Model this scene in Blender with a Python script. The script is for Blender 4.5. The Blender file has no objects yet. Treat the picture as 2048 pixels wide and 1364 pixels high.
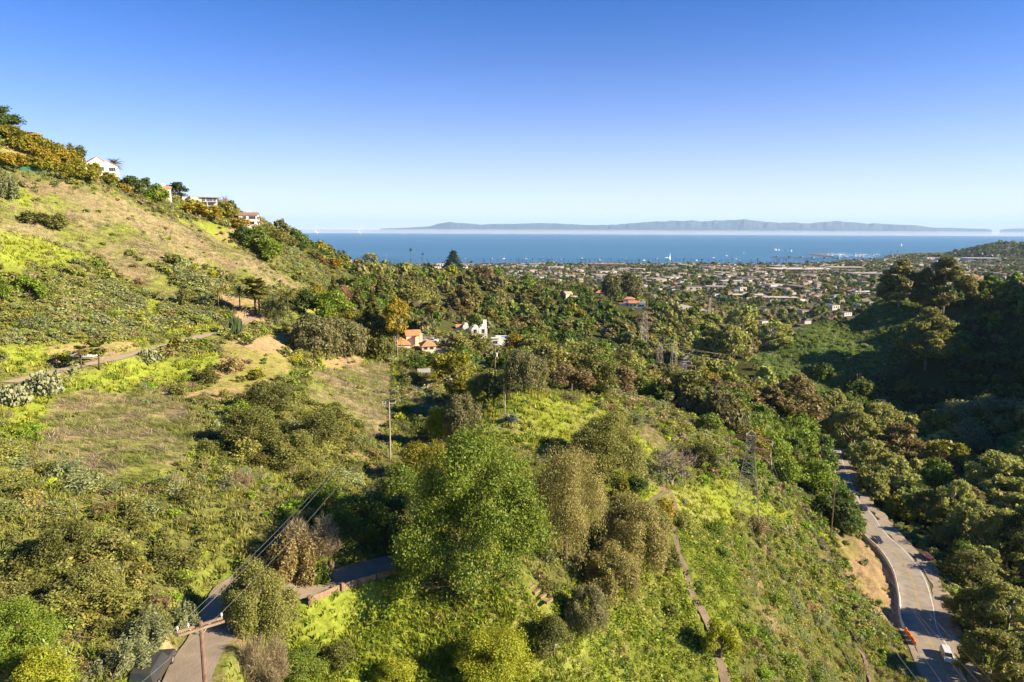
# Canyon hillside above a coastal town, built in metres; the camera hovers at (0, 0, 140)
import bpy, math, random
import numpy as np
from mathutils import Vector, Matrix

QUICK = False
rng = np.random.default_rng(11)
random.seed(11)
C = bpy.context.scene.collection
sc = bpy.context.scene
R_ = math.radians
HC = 140.0
F = 1365.33
PITCH, ROLL = R_(9.14), 0.0045
fwd = np.array([0, math.cos(PITCH), -math.sin(PITCH)])
r0 = np.array([1.0, 0, 0]); u0 = np.array([0, math.sin(PITCH), math.cos(PITCH)])
rt = math.cos(ROLL) * r0 + math.sin(ROLL) * u0
up = -math.sin(ROLL) * r0 + math.cos(ROLL) * u0

cam_d = bpy.data.cameras.new('camera'); cam = bpy.data.objects.new('camera', cam_d); C.objects.link(cam)
cam_d.lens = 24; cam_d.sensor_width = 36; cam_d.clip_start = 0.5; cam_d.clip_end = 200000
M = Matrix(((rt[0], up[0], -fwd[0], 0), (rt[1], up[1], -fwd[1], 0), (rt[2], up[2], -fwd[2], HC), (0, 0, 0, 1)))
cam.matrix_world = M
sc.camera = cam

def ray(px, py):
    px = np.asarray(px, float); py = np.asarray(py, float)
    return fwd + ((px - 1024) / F)[..., None] * rt - ((py - 682) / F)[..., None] * up
def azel(px, py):
    d = ray(px, py)
    return np.arctan2(d[..., 0], d[..., 1]), d[..., 2] / np.hypot(d[..., 0], d[..., 1])
def proj(P):
    P = np.asarray(P, float) - np.array([0, 0, HC])
    c = P @ fwd
    c = np.where(c < 0.1, 0.1, c)
    return 1024 + F * (P @ rt) / c, 682 - F * (P @ up) / c, c

# ---------------------------------------------------------------- noise
def hsh(ix, iy, s):
    n = (ix.astype(np.int64) * 374761393 + iy.astype(np.int64) * 668265263 + s * 1442695041) & 0x7fffffff
    n = ((n ^ (n >> 13)) * 1274126177) & 0x7fffffff
    return ((n ^ (n >> 16)) & 0xffff) / 65535.0
def vn(x, y, s=0):
    ix = np.floor(x); iy = np.floor(y); fx = x - ix; fy = y - iy
    fx = fx * fx * (3 - 2 * fx); fy = fy * fy * (3 - 2 * fy)
    a = hsh(ix, iy, s); b = hsh(ix + 1, iy, s); c = hsh(ix, iy + 1, s); d = hsh(ix + 1, iy + 1, s)
    return (a * (1 - fx) + b * fx) * (1 - fy) + (c * (1 - fx) + d * fx) * fy
def fbm(x, y, s=0, o=4):
    v = 0; a = 0.5
    for k in range(o):
        v = v + a * vn(x, y, s + k * 17); x = x * 2.03 + 11.3; y = y * 2.03 + 5.7; a *= 0.5
    return v / (1 - 0.5 ** o)
def sst(a, b, x):
    t = np.clip((x - a) / (b - a), 0, 1); return t * t * (3 - 2 * t)

# ---------------------------------------------------------------- terrain heights from estimated spots
# (photo x, photo y, ground height above the sea)
ZP = [(0,262,173),(60,283,168.8),(110,305,165.5),(150,330,161.5),(0,340,157),(0,420,145),(0,500,135.7),(0,600,126),(0,700,118),(0,765,114),(0,850,112.3),(0,1000,110.8),(0,1180,109.5),(0,1364,108),
 (100,345,159),(190,352,160.5),(160,430,146),(150,520,132),(190,520,131.5),(0,525,131.8),(150,620,122),(160,715,115.5),(80,748,114.5),
 (250,375,157),(300,402,153),(300,450,144),(300,500,134),(300,600,121),(300,690,115.4),(300,760,110.5),(220,715,115.3),
 (380,420,151),(450,435,148),(450,500,132),(450,580,119.6),(450,658,115.6),(500,452,143),(500,520,129),
 (560,470,137.5),(560,520,124.5),(560,580,117),(560,625,116),(620,505,127),(620,560,114),(620,600,111),(690,548,110.7),(690,600,107),
 (400,700,113),(430,775,109.3),(540,770,108.8),(520,700,112.5),(620,720,106.5),(690,700,103),(700,760,102.5),(660,830,104),
 (790,705,99.5),(850,722,97.5),(800,780,99.5),(830,850,99),(900,772,96.8),(780,918,101),(740,942,100.5),(850,900,100),(660,920,104),(600,850,107),(450,900,109),
 (600,1000,106),(450,1040,108),(300,1000,109.5),(200,1200,108.2),(300,1150,108),(700,1010,103.8),(680,1100,104.4),(820,1060,102.9),
 (380,1364,106.3),(330,1300,106.7),(430,1270,105.7),(455,1200,105),(480,1130,105.3),(590,1188,104.2),(680,1155,103.6),(800,1125,102.8),(900,1105,102),
 (700,1215,101),(600,1250,101.8),(700,1300,99.3),(600,1330,100.3),(500,1340,102.5),(850,1200,100),(850,1290,97.8),(1000,1340,96.2),(1000,1200,99.2),(1040,1140,100.8),(1100,1222,97.2),
 (1020,842,105),(1060,792,106.6),(960,870,103.2),(1000,900,102.5),(1150,830,103.6),(1080,880,102.3),(1215,938,98),(1130,1090,98.5),(1330,975,93),(1265,1110,95.5),(1250,1200,93.5),
 (1180,780,97),(1250,795,92),(1350,825,85.5),(1400,900,88),(1500,1030,80),(1400,980,88.5),(1450,1364,86),(1600,1300,80.3),(1250,1300,91),(1250,1150,94.5),(1100,1330,94.7),(1420,1150,90),(1550,1200,83),
 (1350,1050,92.3),(1380,1250,89),(1600,1100,80.5),(1540,960,78.5),(1660,1075,77.5),(1690,1165,77.5),(1680,1065,76),(1740,1340,76.5),(1600,1010,76),(1480,900,80),(1440,850,80),(1560,900,71),(1640,960,72.5),
 (1850,1300,74),(1905,1364,74.7),(1815,1200,73.6),(1800,1130,73.3),(1780,1100,73),(1720,1030,71.6),(1690,990,70.4),(1675,940,69),(1668,918,68.4),(1665,870,66),(1870,1110,72.5),(1930,1250,73),(1960,1350,73.5),(2040,1340,71),
 (2000,1200,69),(1900,1050,68),(1900,960,66.5),(1860,850,62.5),(1750,860,63),(2048,1000,70),(2048,1150,68),(2040,900,74),(1980,920,66),
 (1700,800,62),(1560,745,60),(1640,760,66),(1540,708,70),(1600,668,82),(1660,638,90),(1750,604,97),(1850,606,99),(1700,690,78),(1750,740,74),(1850,700,83),(1850,770,69),(1950,700,80),(2048,578,107),(1950,585,102),(2048,700,83),(2048,800,68),(1940,800,65),
 (850,640,86),(830,690,86),(865,690,85.5),(940,662,77),(990,690,74),(1000,760,93),(1100,722,78),(1150,752,82),(1050,720,82),
 (720,560,104),(800,562,100),(900,575,88),(1000,562,86),(850,600,90),(1000,620,73),(1100,602,74),(1150,582,58),(1140,600,66),(1265,612,56),(1200,662,54),(1250,722,56),(1350,762,57),(1400,702,48),(1400,642,38),(1500,662,42),(1480,730,50),(1420,800,62),(1550,830,62),(1450,602,22),(1300,582,20),(1500,590,20)]
# spots outside the frame or hidden behind the ridges: (azimuth, distance, height)
XP = [(-50,60,112),(-50,120,124),(-50,200,158),(-50,320,185),(-62,100,124),(-62,250,175),(-62,600,190),(-40,420,170),(-40,800,150),(-28,470,148),(-28,800,110),(-22.5,560,140),(-22.5,900,90),
 (-18.5,620,125),(-18.5,950,70),(-13.5,620,104),(-10,900,66),(-5,950,60),(0,900,66),(-40,30,109),(0,30,103),(0,15,104),(-55,20,110),(25,45,92),(40,30,95),(60,40,92),(45,80,77),(55,120,80),(45,150,76),(45,220,80),
 (45,330,108),(45,480,154),(60,200,95),(60,350,132),(60,600,170),(38,520,100),(34,560,92),(28,600,60),(24,640,45),(50,900,140),(40,900,80),(-62,1200,150),(-35,1200,100),(-10,1250,30),(62,1300,120)]  # unseen rise on the right is heightened to cast shade on the hill
az_, te_ = azel([p[0] for p in ZP], [p[1] for p in ZP])
z_ = np.array([p[2] for p in ZP], float)
d_ = (z_ - HC) / te_
fdeep = np.array([1 + .38 * float(sst(1480, 1690, np.float64(p[0]))) for p in ZP]); fdeep[d_ > 700] = 1
d_ = d_ * fdeep; z_ = HC - (HC - z_) * fdeep                    # the canyon side lies deeper and farther
XP = [(a, r * 1.38, HC - (HC - z) * 1.38) if (a > 20 and r < 700) else (a, r, z) for a, r, z in XP if (a, r) not in ((28, 600), (24, 640), (34, 560))]
XP += [(19,660,30),(22,640,28),(25,660,28),(28,690,32),(31,720,46),(34,760,60),(20,800,21),(25,850,18),(30,880,20),(35,900,40)]
for i, p in enumerate(ZP):
    if not (5 < d_[i] < 3000): print('BAD CP', p, d_[i])
U = np.concatenate([np.stack([az_, np.log(d_)], 1), np.array([[R_(a), math.log(d)] for a, d, _ in XP])])
Z = np.concatenate([z_, [p[2] for p in XP]])
def phi(d2): return 0.5 * d2 * np.log(d2 + 1e-9)
n_ = len(U)
D2 = ((U[:, None] - U[None]) ** 2).sum(2)
A = np.zeros((n_ + 3, n_ + 3)); A[:n_, :n_] = phi(D2) + np.eye(n_) * 2e-4
A[:n_, n_] = 1; A[:n_, n_ + 1:] = U; A[n_, :n_] = 1; A[n_ + 1:, :n_] = U.T
W_ = np.linalg.solve(A, np.concatenate([Z, [0, 0, 0]]))
def tps(az, lr):
    out = np.empty(az.size)
    q = np.stack([az.ravel(), lr.ravel()], 1)
    for i in range(0, len(q), 20000):
        k = q[i:i + 20000]
        out[i:i + 20000] = phi(((k[:, None] - U[None]) ** 2).sum(2)) @ W_[:n_] + W_[n_] + k @ W_[n_ + 1:]
    return out.reshape(az.shape)

# shoreline: photo columns and rows where land meets the sea
SH = [(500,530),(900,529),(1240,528.5),(1540,528.5),(1640,527),(1690,522),(1740,520.5),(1765,518),(1785,509),(1820,506),(1900,504),(2048,501),(2300,499)]
sa, st = azel([p[0] for p in SH], [p[1] for p in SH]); sr = (1.0 - HC) / st
def shore(az): return np.interp(az, sa, sr)

NA, NR = (420, 520) if QUICK else (820, 900)
AZ0, AZ1, LR0, LR1 = R_(-70), R_(70), math.log(12), math.log(9000)
ga = np.linspace(AZ0, AZ1, NA); gl = np.linspace(LR0, LR1, NR)
GA, GL = np.meshgrid(ga, gl, indexing='ij')
GR = np.exp(GL); GX = GR * np.sin(GA); GY = GR * np.cos(GA)
ca = np.linspace(AZ0, AZ1, 200); cl = np.linspace(LR0, LR1, 240)
CA, CL = np.meshgrid(ca, cl, indexing='ij')
coarse = tps(CA, np.minimum(CL, math.log(1700)))
fi = (GA - AZ0) / (AZ1 - AZ0) * 199; fj = (GL - LR0) / (LR1 - LR0) * 239
i0 = np.clip(fi.astype(int), 0, 198); j0 = np.clip(fj.astype(int), 0, 238); fi -= i0; fj -= j0
GZ = (coarse[i0, j0] * (1 - fi) + coarse[i0 + 1, j0] * fi) * (1 - fj) + (coarse[i0, j0 + 1] * (1 - fi) + coarse[i0 + 1, j0 + 1] * fi) * fj
SR = shore(GA)
t = np.clip((GR - 1000) / (SR - 1000), 0, 3)
plain = np.where(t < 1, 2.2 + 20 * np.maximum(1 - t, 0) ** 1.3, 2.2 - (t - 1) * 400)
plain = np.maximum(plain, -12)
# the wooded mesa beyond the harbour
for (mx, my, mr, hh, wa, wr) in ((2048,512,4300,46,0.05,0.09),(1975,508,4250,32,0.03,0.07),(1900,508,4200,14,0.035,0.06),(2200,512,4400,60,0.08,0.1)):
    a0, _ = azel(mx, my)
    plain = plain + hh * np.exp(-((GA - a0) / wa) ** 2 - ((GL - math.log(mr)) / wr) ** 2) * (t < 1.0 + 0.25)
w = sst(math.log(950), math.log(1450), GL)
GZ = GZ * (1 - w) + plain * w
# small relief
amp = sst(20, 120, GR) * 0.9 * (1 - w)
GZ = GZ + amp * (fbm(GX / 11, GY / 11, 3, 3) - 0.5) * 1.6 + (1 - w) * (fbm(GX / 2.6, GY / 2.6, 9, 2) - 0.5) * 0.45
GZ0 = GZ.copy()

def zh(x, y):
    x = np.asarray(x, float); y = np.asarray(y, float)
    a = np.arctan2(x, y); l = np.log(np.hypot(x, y) + 1e-6)
    fi = np.clip((a - AZ0) / (AZ1 - AZ0) * (NA - 1), 0, NA - 1.001); fj = np.clip((l - LR0) / (LR1 - LR0) * (NR - 1), 0, NR - 1.001)
    i = fi.astype(int); j = fj.astype(int); fi = fi - i; fj = fj - j
    return (GZ[i, j] * (1 - fi) + GZ[i + 1, j] * fi) * (1 - fj) + (GZ[i, j + 1] * (1 - fi) + GZ[i + 1, j + 1] * fi) * fj
def G(px, py, rmin=14):
    """ground point under a photo pixel (first hit from the camera)"""
    a, te = azel(px, py); a = float(a); te = float(te)
    fi = min(max((a - AZ0) / (AZ1 - AZ0) * (NA - 1), 0), NA - 1.001); i = int(fi); fi -= i
    col = GZ[i] * (1 - fi) + GZ[i + 1] * fi
    h = HC + np.exp(gl) * te - col
    k = np.where((h < 0) & (np.exp(gl) > rmin))[0]
    if len(k) == 0:
        m = np.exp(gl) < 900; r = float(np.exp(gl[m])[np.argmax((col[m] - HC) / np.exp(gl[m]))]) if px < 700 and py < 520 else 4000.0
    else:
        k = max(k[0], 1); f = h[k - 1] / (h[k - 1] - h[k] + 1e-9)
        r = math.exp(gl[k - 1] + f * (gl[k] - gl[k - 1])) if h[k - 1] > 0 else math.exp(gl[k])
    x, y = r * math.sin(a), r * math.cos(a)
    return np.array([x, y, float(zh(x, y))])
def at(px, py, r):
    a, te = azel(px, py); a = float(a); te = float(te)
    return np.array([r * math.sin(a), r * math.cos(a), HC + r * te])
def depth(P): return float((np.asarray(P) - np.array([0, 0, HC])) @ fwd)
def mpp(P): return depth(P) / F          # metres per photo pixel at P
# ---------------------------------------------------------------- mesh helpers
def mesh_np(name, V, Q, mat, attr=None, smooth=False, T=None):
    me = bpy.data.meshes.new(name)
    V = np.asarray(V, np.float32); k = Q.shape[1]; n = len(Q)
    me.vertices.add(len(V)); me.vertices.foreach_set('co', V.ravel())
    me.loops.add(n * k); me.loops.foreach_set('vertex_index', np.asarray(Q, np.int32).ravel())
    me.polygons.add(n); me.polygons.foreach_set('loop_start', np.arange(0, n * k, k, dtype=np.int32))
    try: me.polygons.foreach_set('loop_total', np.full(n, k, dtype=np.int32))
    except Exception: pass
    if smooth: me.polygons.foreach_set('use_smooth', np.ones(n, dtype=bool))
    if attr:
        for an, val in attr.items():
            val = np.asarray(val, np.float32)
            if val.shape[1] == 3: val = np.concatenate([val, np.ones((len(val), 1), np.float32)], 1)
            at_ = me.attributes.new(an, 'FLOAT_COLOR', 'POINT'); at_.data.foreach_set('color', val.ravel())
    me.update(calc_edges=True)
    if mat: me.materials.append(mat)
    return me
def link(name, me, parent=None, loc=None):
    o = bpy.data.objects.new(name, me); C.objects.link(o)
    if parent is not None: o.parent = parent
    if loc is not None: o.location = [float(v) for v in loc]
    return o
def tag(o, label=None, cat=None, group=None, kind=None):
    if label: o['label'] = label
    if cat: o['category'] = cat
    if group: o['group'] = group
    if kind: o['kind'] = kind
    return o
def thing(name, label, cat, loc=(0, 0, 0), rz=0.0, group=None):
    o = bpy.data.objects.new(name, None); C.objects.link(o)
    o.location = [float(v) for v in loc]; o.rotation_euler = (0, 0, rz); o.empty_display_size = 0.3
    return tag(o, label, cat, group)
def dup(root, loc, rz=0.0, scale=None, label=None, color=None):
    r = root.copy(); C.objects.link(r); r.location = [float(v) for v in loc]; r.rotation_euler = (0, 0, rz)
    if scale is not None: r.scale = scale
    if label: r['label'] = label
    if color is not None: r.color = color
    for ch in list(root.children):
        c = ch.copy(); C.objects.link(c); c.parent = r
        if color is not None and ch.name.startswith('crown'): c.color = color
        for g in ch.children:
            d = g.copy(); C.objects.link(d); d.parent = c
    return r

class MB:
    """gathers boxes, tubes, prisms ... into ONE mesh"""
    def __init__(s): s.v = []; s.f = []
    def add(s, V, Fs):
        b = len(s.v); s.v += [tuple(float(c) for c in p) for p in V]; s.f += [tuple(b + i for i in f) for f in Fs]; return s
    def box(s, c, d, rz=0.0, taper=1.0):
        x, y, z = d[0] / 2, d[1] / 2, d[2] / 2; co, si = math.cos(rz), math.sin(rz); V = []
        for k, (sx, sy, sz) in enumerate(((-1,-1,-1),(1,-1,-1),(1,1,-1),(-1,1,-1),(-1,-1,1),(1,-1,1),(1,1,1),(-1,1,1))):
            tx = taper if sz > 0 else 1
            a, b = sx * x * tx, sy * y * tx
            V.append((c[0] + a * co - b * si, c[1] + a * si + b * co, c[2] + sz * z))
        return s.add(V, [(3,2,1,0),(4,5,6,7),(0,1,5,4),(1,2,6,5),(2,3,7,6),(3,0,4,7)])
    def tube(s, pts, rad, n=6, cap=True):
        pts = [Vector([float(c) for c in p]) for p in pts]
        if not hasattr(rad, '__len__'): rad = [rad] * len(pts)
        V = []; Fs = []; a = None
        for i, p in enumerate(pts):
            d = (pts[min(i + 1, len(pts) - 1)] - pts[max(i - 1, 0)]).normalized()
            if a is None:
                a = d.orthogonal().normalized()
            a = (a - d * a.dot(d)).normalized(); b = d.cross(a)
            for k in range(n):
                th = 2 * math.pi * k / n
                V.append(p + (a * math.cos(th) + b * math.sin(th)) * rad[i])
        for i in range(len(pts) - 1):
            for k in range(n):
                k2 = (k + 1) % n; Fs.append((i * n + k, i * n + k2, (i + 1) * n + k2, (i + 1) * n + k))
        if cap:
            Fs.append(tuple(range(n - 1, -1, -1))); Fs.append(tuple(range((len(pts) - 1) * n, len(pts) * n)))
        return s.add(V, Fs)
    def prism(s, poly, z0, z1):
        n = len(poly); V = [(p[0], p[1], z0) for p in poly] + [(p[0], p[1], z1) for p in poly]
        return s.add(V, [tuple(range(n - 1, -1, -1)), tuple(range(n, 2 * n))] + [(i, (i + 1) % n, n + (i + 1) % n, n + i) for i in range(n)])
    def xprism(s, prof, x0, x1):
        """profile in (y,z) extruded along x"""
        n = len(prof); V = [(x0, p[0], p[1]) for p in prof] + [(x1, p[0], p[1]) for p in prof]
        return s.add(V, [tuple(range(n)), tuple(range(2 * n - 1, n - 1, -1))] + [(n + i, n + (i + 1) % n, (i + 1) % n, i) for i in range(n)])
    def gable(s, c, L, Wd, h, ov=0.3, th=0.18):
        """gable roof, ridge along x, eaves height c[2]"""
        x, y = L / 2 + ov, Wd / 2 + ov; k = h / (Wd / 2); e = -ov * k
        for sg in (-1, 1):
            V = []
            for xx in (-x, x):
                V += [(c[0] + xx, c[1], c[2] + h), (c[0] + xx, c[1] + sg * y, c[2] + e), (c[0] + xx, c[1] + sg * y, c[2] + e + th), (c[0] + xx, c[1], c[2] + h + th)]
            fs = [(0,1,2,3),(7,6,5,4),(0,4,5,1),(1,5,6,2),(2,6,7,3)]
            s.add(V, fs if sg > 0 else [f[::-1] for f in fs])
        return s
    def hip(s, c, L, Wd, h, ov=0.4, th=0.15):
        x, y = L / 2 + ov, Wd / 2 + ov; rr = max(L / 2 - Wd / 2, 0.05)
        V = [(c[0]-x,c[1]-y,c[2]),(c[0]+x,c[1]-y,c[2]),(c[0]+x,c[1]+y,c[2]),(c[0]-x,c[1]+y,c[2]),(c[0]-x,c[1]-y,c[2]+th),(c[0]+x,c[1]-y,c[2]+th),(c[0]+x,c[1]+y,c[2]+th),(c[0]-x,c[1]+y,c[2]+th),(c[0]-rr,c[1],c[2]+h+th),(c[0]+rr,c[1],c[2]+h+th)]
        return s.add(V, [(3,2,1,0),(0,1,5,4),(1,2,6,5),(2,3,7,6),(3,0,4,7),(4,5,9,8),(5,6,9),(6,7,8,9),(7,4,8)])
    def lathe(s, prof, c=(0, 0, 0), n=16):
        V = []; Fs = []
        for (r, z) in prof:
            for k in range(n):
                th = 2 * math.pi * k / n; V.append((c[0] + r * math.cos(th), c[1] + r * math.sin(th), c[2] + z))
        for i in range(len(prof) - 1):
            for k in range(n):
                k2 = (k + 1) % n; Fs.append((i * n + k, i * n + k2, (i + 1) * n + k2, (i + 1) * n + k))
        return s.add(V, Fs)
    def build(s, name, mat, parent=None, loc=None, smooth=False, color=None):
        me = bpy.data.meshes.new(name); me.from_pydata(s.v, [], s.f)
        if smooth: me.polygons.foreach_set('use_smooth', [True] * len(me.polygons))
        me.update()
        if mat: me.materials.append(mat)
        o = link(name, me, parent, loc)
        if color: o.color = color
        return o

# ---------------------------------------------------------------- materials
def nt_of(name):
    m = bpy.data.materials.new(name); m.use_nodes = True; nt = m.node_tree; nt.nodes.clear()
    return m, nt, nt.nodes, nt.links
def surf(name, col, rough=0.8, var=0.25, scale=2.0, bump=0.0, metal=0.0, col2=None, spec=0.3, objcol=False, fine=None):
    m, nt, N, L = nt_of(name)
    out = N.new('ShaderNodeOutputMaterial'); b = N.new('ShaderNodeBsdfPrincipled')
    b.inputs['Roughness'].default_value = rough; b.inputs['Metallic'].default_value = metal
    b.inputs['Specular IOR Level'].default_value = spec
    tc = N.new('ShaderNodeTexCoord'); nz = N.new('ShaderNodeTexNoise'); nz.inputs['Scale'].default_value = scale; nz.inputs['Detail'].default_value = 6
    L.new(tc.outputs['Object'], nz.inputs['Vector'])
    rp = N.new('ShaderNodeValToRGB'); rp.color_ramp.elements[0].position = 0.3; rp.color_ramp.elements[1].position = 0.7
    c2 = col2 or tuple(min(c * (1 + var), 1) for c in col); c1 = tuple(c * (1 - var) for c in col) if col2 is None else col
    rp.color_ramp.elements[0].color = (*c1, 1); rp.color_ramp.elements[1].color = (*c2, 1)
    L.new(nz.outputs['Fac'], rp.inputs['Fac'])
    src = rp.outputs['Color']
    if objcol:
        oi = N.new('ShaderNodeObjectInfo'); mx = N.new('ShaderNodeMix'); mx.data_type = 'RGBA'; mx.blend_type = 'MULTIPLY'; mx.inputs['Factor'].default_value = 1
        L.new(src, mx.inputs[6]); L.new(oi.outputs['Color'], mx.inputs[7]); src = mx.outputs[2]
    L.new(src, b.inputs['Base Color'])
    if bump:
        bp = N.new('ShaderNodeBump'); bp.inputs['Strength'].default_value = bump; bp.inputs['Distance'].default_value = 0.1
        n2 = N.new('ShaderNodeTexNoise'); n2.inputs['Scale'].default_value = fine or scale * 6; n2.inputs['Detail'].default_value = 4
        L.new(tc.outputs['Object'], n2.inputs['Vector']); L.new(n2.outputs['Fac'], bp.inputs['Height']); L.new(bp.outputs['Normal'], b.inputs['Normal'])
    L.new(b.outputs['BSDF'], out.inputs['Surface'])
    return m
def leafmat(name, attr=False, trans=0.38, hv=0.035, vv=0.24, gloss=0.02):
    """leaf surface: colour of the plant, varied leaf by leaf, some light coming through"""
    m, nt, N, L = nt_of(name)
    out = N.new('ShaderNodeOutputMaterial')
    if attr:
        a = N.new('ShaderNodeAttribute'); a.attribute_name = 'tint'; src = a.outputs['Color']
    else:
        a = N.new('ShaderNodeObjectInfo'); src = a.outputs['Color']
    g = N.new('ShaderNodeNewGeometry'); hs = N.new('ShaderNodeHueSaturation')
    mr = N.new('ShaderNodeMapRange'); mr.inputs['To Min'].default_value = 1 - vv; mr.inputs['To Max'].default_value = 1 + vv
    L.new(g.outputs['Random Per Island'], mr.inputs['Value']); L.new(mr.outputs['Result'], hs.inputs['Value'])
    wn = N.new('ShaderNodeTexWhiteNoise'); wn.noise_dimensions = '1D'; L.new(g.outputs['Random Per Island'], wn.inputs['W'])
    m2 = N.new('ShaderNodeMapRange'); m2.inputs['To Min'].default_value = 0.5 - hv; m2.inputs['To Max'].default_value = 0.5 + hv
    L.new(wn.outputs['Value'], m2.inputs['Value']); L.new(m2.outputs['Result'], hs.inputs['Hue'])
    L.new(src, hs.inputs['Color'])
    d = N.new('ShaderNodeBsdfDiffuse'); t = N.new('ShaderNodeBsdfTranslucent'); mx = N.new('ShaderNodeMixShader'); mx.inputs['Fac'].default_value = trans
    L.new(hs.outputs['Color'], d.inputs['Color']); L.new(hs.outputs['Color'], t.inputs['Color'])
    L.new(d.outputs[0], mx.inputs[1]); L.new(t.outputs[0], mx.inputs[2])
    if gloss:
        gl_ = N.new('ShaderNodeBsdfGlossy'); gl_.inputs['Roughness'].default_value = 0.5; m3 = N.new('ShaderNodeMixShader'); m3.inputs['Fac'].default_value = gloss
        L.new(mx.outputs[0], m3.inputs[1]); L.new(gl_.outputs[0], m3.inputs[2]); L.new(m3.outputs[0], out.inputs['Surface'])
    else: L.new(mx.outputs[0], out.inputs['Surface'])
    return m
MAT = {}
# ---------------------------------------------------------------- roads cut into the terrain
def catmull(P, step=1.0):
    P = np.asarray(P, float); out = []
    for i in range(len(P) - 1):
        p0 = P[max(i - 1, 0)]; p1 = P[i]; p2 = P[i + 1]; p3 = P[min(i + 2, len(P) - 1)]
        n = max(2, int(np.linalg.norm((p2 - p1)[:2]) / step))
        for k in range(n):
            t = k / n
            out.append(0.5 * ((2 * p1) + (p2 - p0) * t + (2 * p0 - 5 * p1 + 4 * p2 - p3) * t * t + (3 * p1 - p0 - 3 * p2 + p3) * t ** 3))
    out.append(P[-1]); return np.array(out)
def path_on_ground(pix, step=1.0, sm=9):
    c = catmull([G(*p) for p in pix], step)
    z = c[:, 2].copy()
    for _ in range(3):
        zp = np.pad(z, sm, mode='edge'); z = np.convolve(zp, np.ones(2 * sm + 1) / (2 * sm + 1), 'valid')
    c[:, 2] = z; return c
def dist_to(c, x, y):
    """distance and arc index of the nearest sample of polyline c for arrays x,y"""
    best = np.full(x.shape, 1e9); idx = np.zeros(x.shape, int)
    for i in range(0, len(c)):
        d = (x - c[i, 0]) ** 2 + (y - c[i, 1]) ** 2
        m = d < best; best[m] = d[m]; idx[m] = i
    return np.sqrt(best), idx
def carve(c, half, blend):
    m = (GX > c[:, 0].min() - 15) & (GX < c[:, 0].max() + 15) & (GY > c[:, 1].min() - 15) & (GY < c[:, 1].max() + 15)
    d, i = dist_to(c, GX[m], GY[m]); k = 1 - sst(half, half + blend, d)
    GZ[m] = GZ[m] * (1 - k) + (c[i, 2] - 0.06) * k
def normals2(c):
    t = np.gradient(c[:, :2], axis=0); t /= np.linalg.norm(t, axis=1)[:, None] + 1e-9
    return np.stack([t[:, 1], -t[:, 0]], 1)       # to the right of travel
def ribbon(name, c, offs, dz, mat, jitter=0.0, seed=1):
    """sheet along polyline c; offs = lateral offsets (right positive)"""
    n = normals2(c); V = []; k = len(offs)
    for j, o in enumerate(offs):
        jit = jitter * (vn(np.arange(len(c)) * 0.35, np.full(len(c), j * 7.7), seed) - 0.5) * 2 if j in (0, k - 1) else 0
        oo = o + jit
        V.append(np.stack([c[:, 0] + n[:, 0] * oo, c[:, 1] + n[:, 1] * oo, c[:, 2] + dz], 1))
    V = np.stack(V, 1).reshape(-1, 3); m = len(c)
    Q = np.array([(i * k + j, i * k + j + 1, (i + 1) * k + j + 1, (i + 1) * k + j) for i in range(m - 1) for j in range(k - 1)])
    return link(name, mesh_np(name, V, Q, mat))

road_c = path_on_ground([(2010,1500),(1905,1364),(1868,1300),(1842,1250),(1835,1200),(1820,1150),(1790,1105),(1752,1065),(1722,1030),(1700,1000),(1684,965),(1675,940),(1668,918),(1664,895)], 1.0, 12)
# hidden stretch of the canyon road further down
lane_c = path_on_ground([(330,1480),(372,1364),(400,1310),(428,1265),(446,1220),(458,1190),(478,1160),(520,1160),(560,1178),(600,1185),(650,1168),(700,1150),(760,1133),(815,1120),(870,1108),(930,1085)], 0.8, 5)
dirt_c = path_on_ground([(20,768),(60,755),(150,735),(220,717),(290,703),(350,688),(400,675),(450,660),(480,645),(505,636),(530,630)], 1.0, 5)
carve(road_c, 6.2, 3.0); carve(lane_c, 2.5, 1.6); carve(dirt_c, 1.9, 1.5)
far_road_c = path_on_ground([(1350,765),(1362,735),(1385,708),(1405,690),(1408,665)], 3.0, 3)
carve(far_road_c, 5, 4)
court_a = G(846, 706); court_b = at(880, 670, np.hypot(court_a[0], court_a[1]) + 52)
court_c = np.linspace(court_a, court_b, 40); carve(court_c, 10, 8)
paths_c = [path_on_ground(p, 1.0, 3) for p in ([(1338,985),(1350,1010),(1348,1060),(1358,1100),(1372,1140),(1385,1185),(1405,1230),(1425,1285),(1445,1340),(1455,1400)],
   [(1330,985),(1300,1005),(1270,1030),(1235,1075),(1222,1110)], [(1705,1280),(1725,1310),(1738,1350),(1745,1400)])]
for c in paths_c: carve(c, .55, .5)
def flatten(P, rad, blend):
    d = np.hypot(GX - P[0], GY - P[1]); k = 1 - sst(rad, rad + blend, d); GZ[:] = GZ * (1 - k) + P[2] * k

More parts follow.
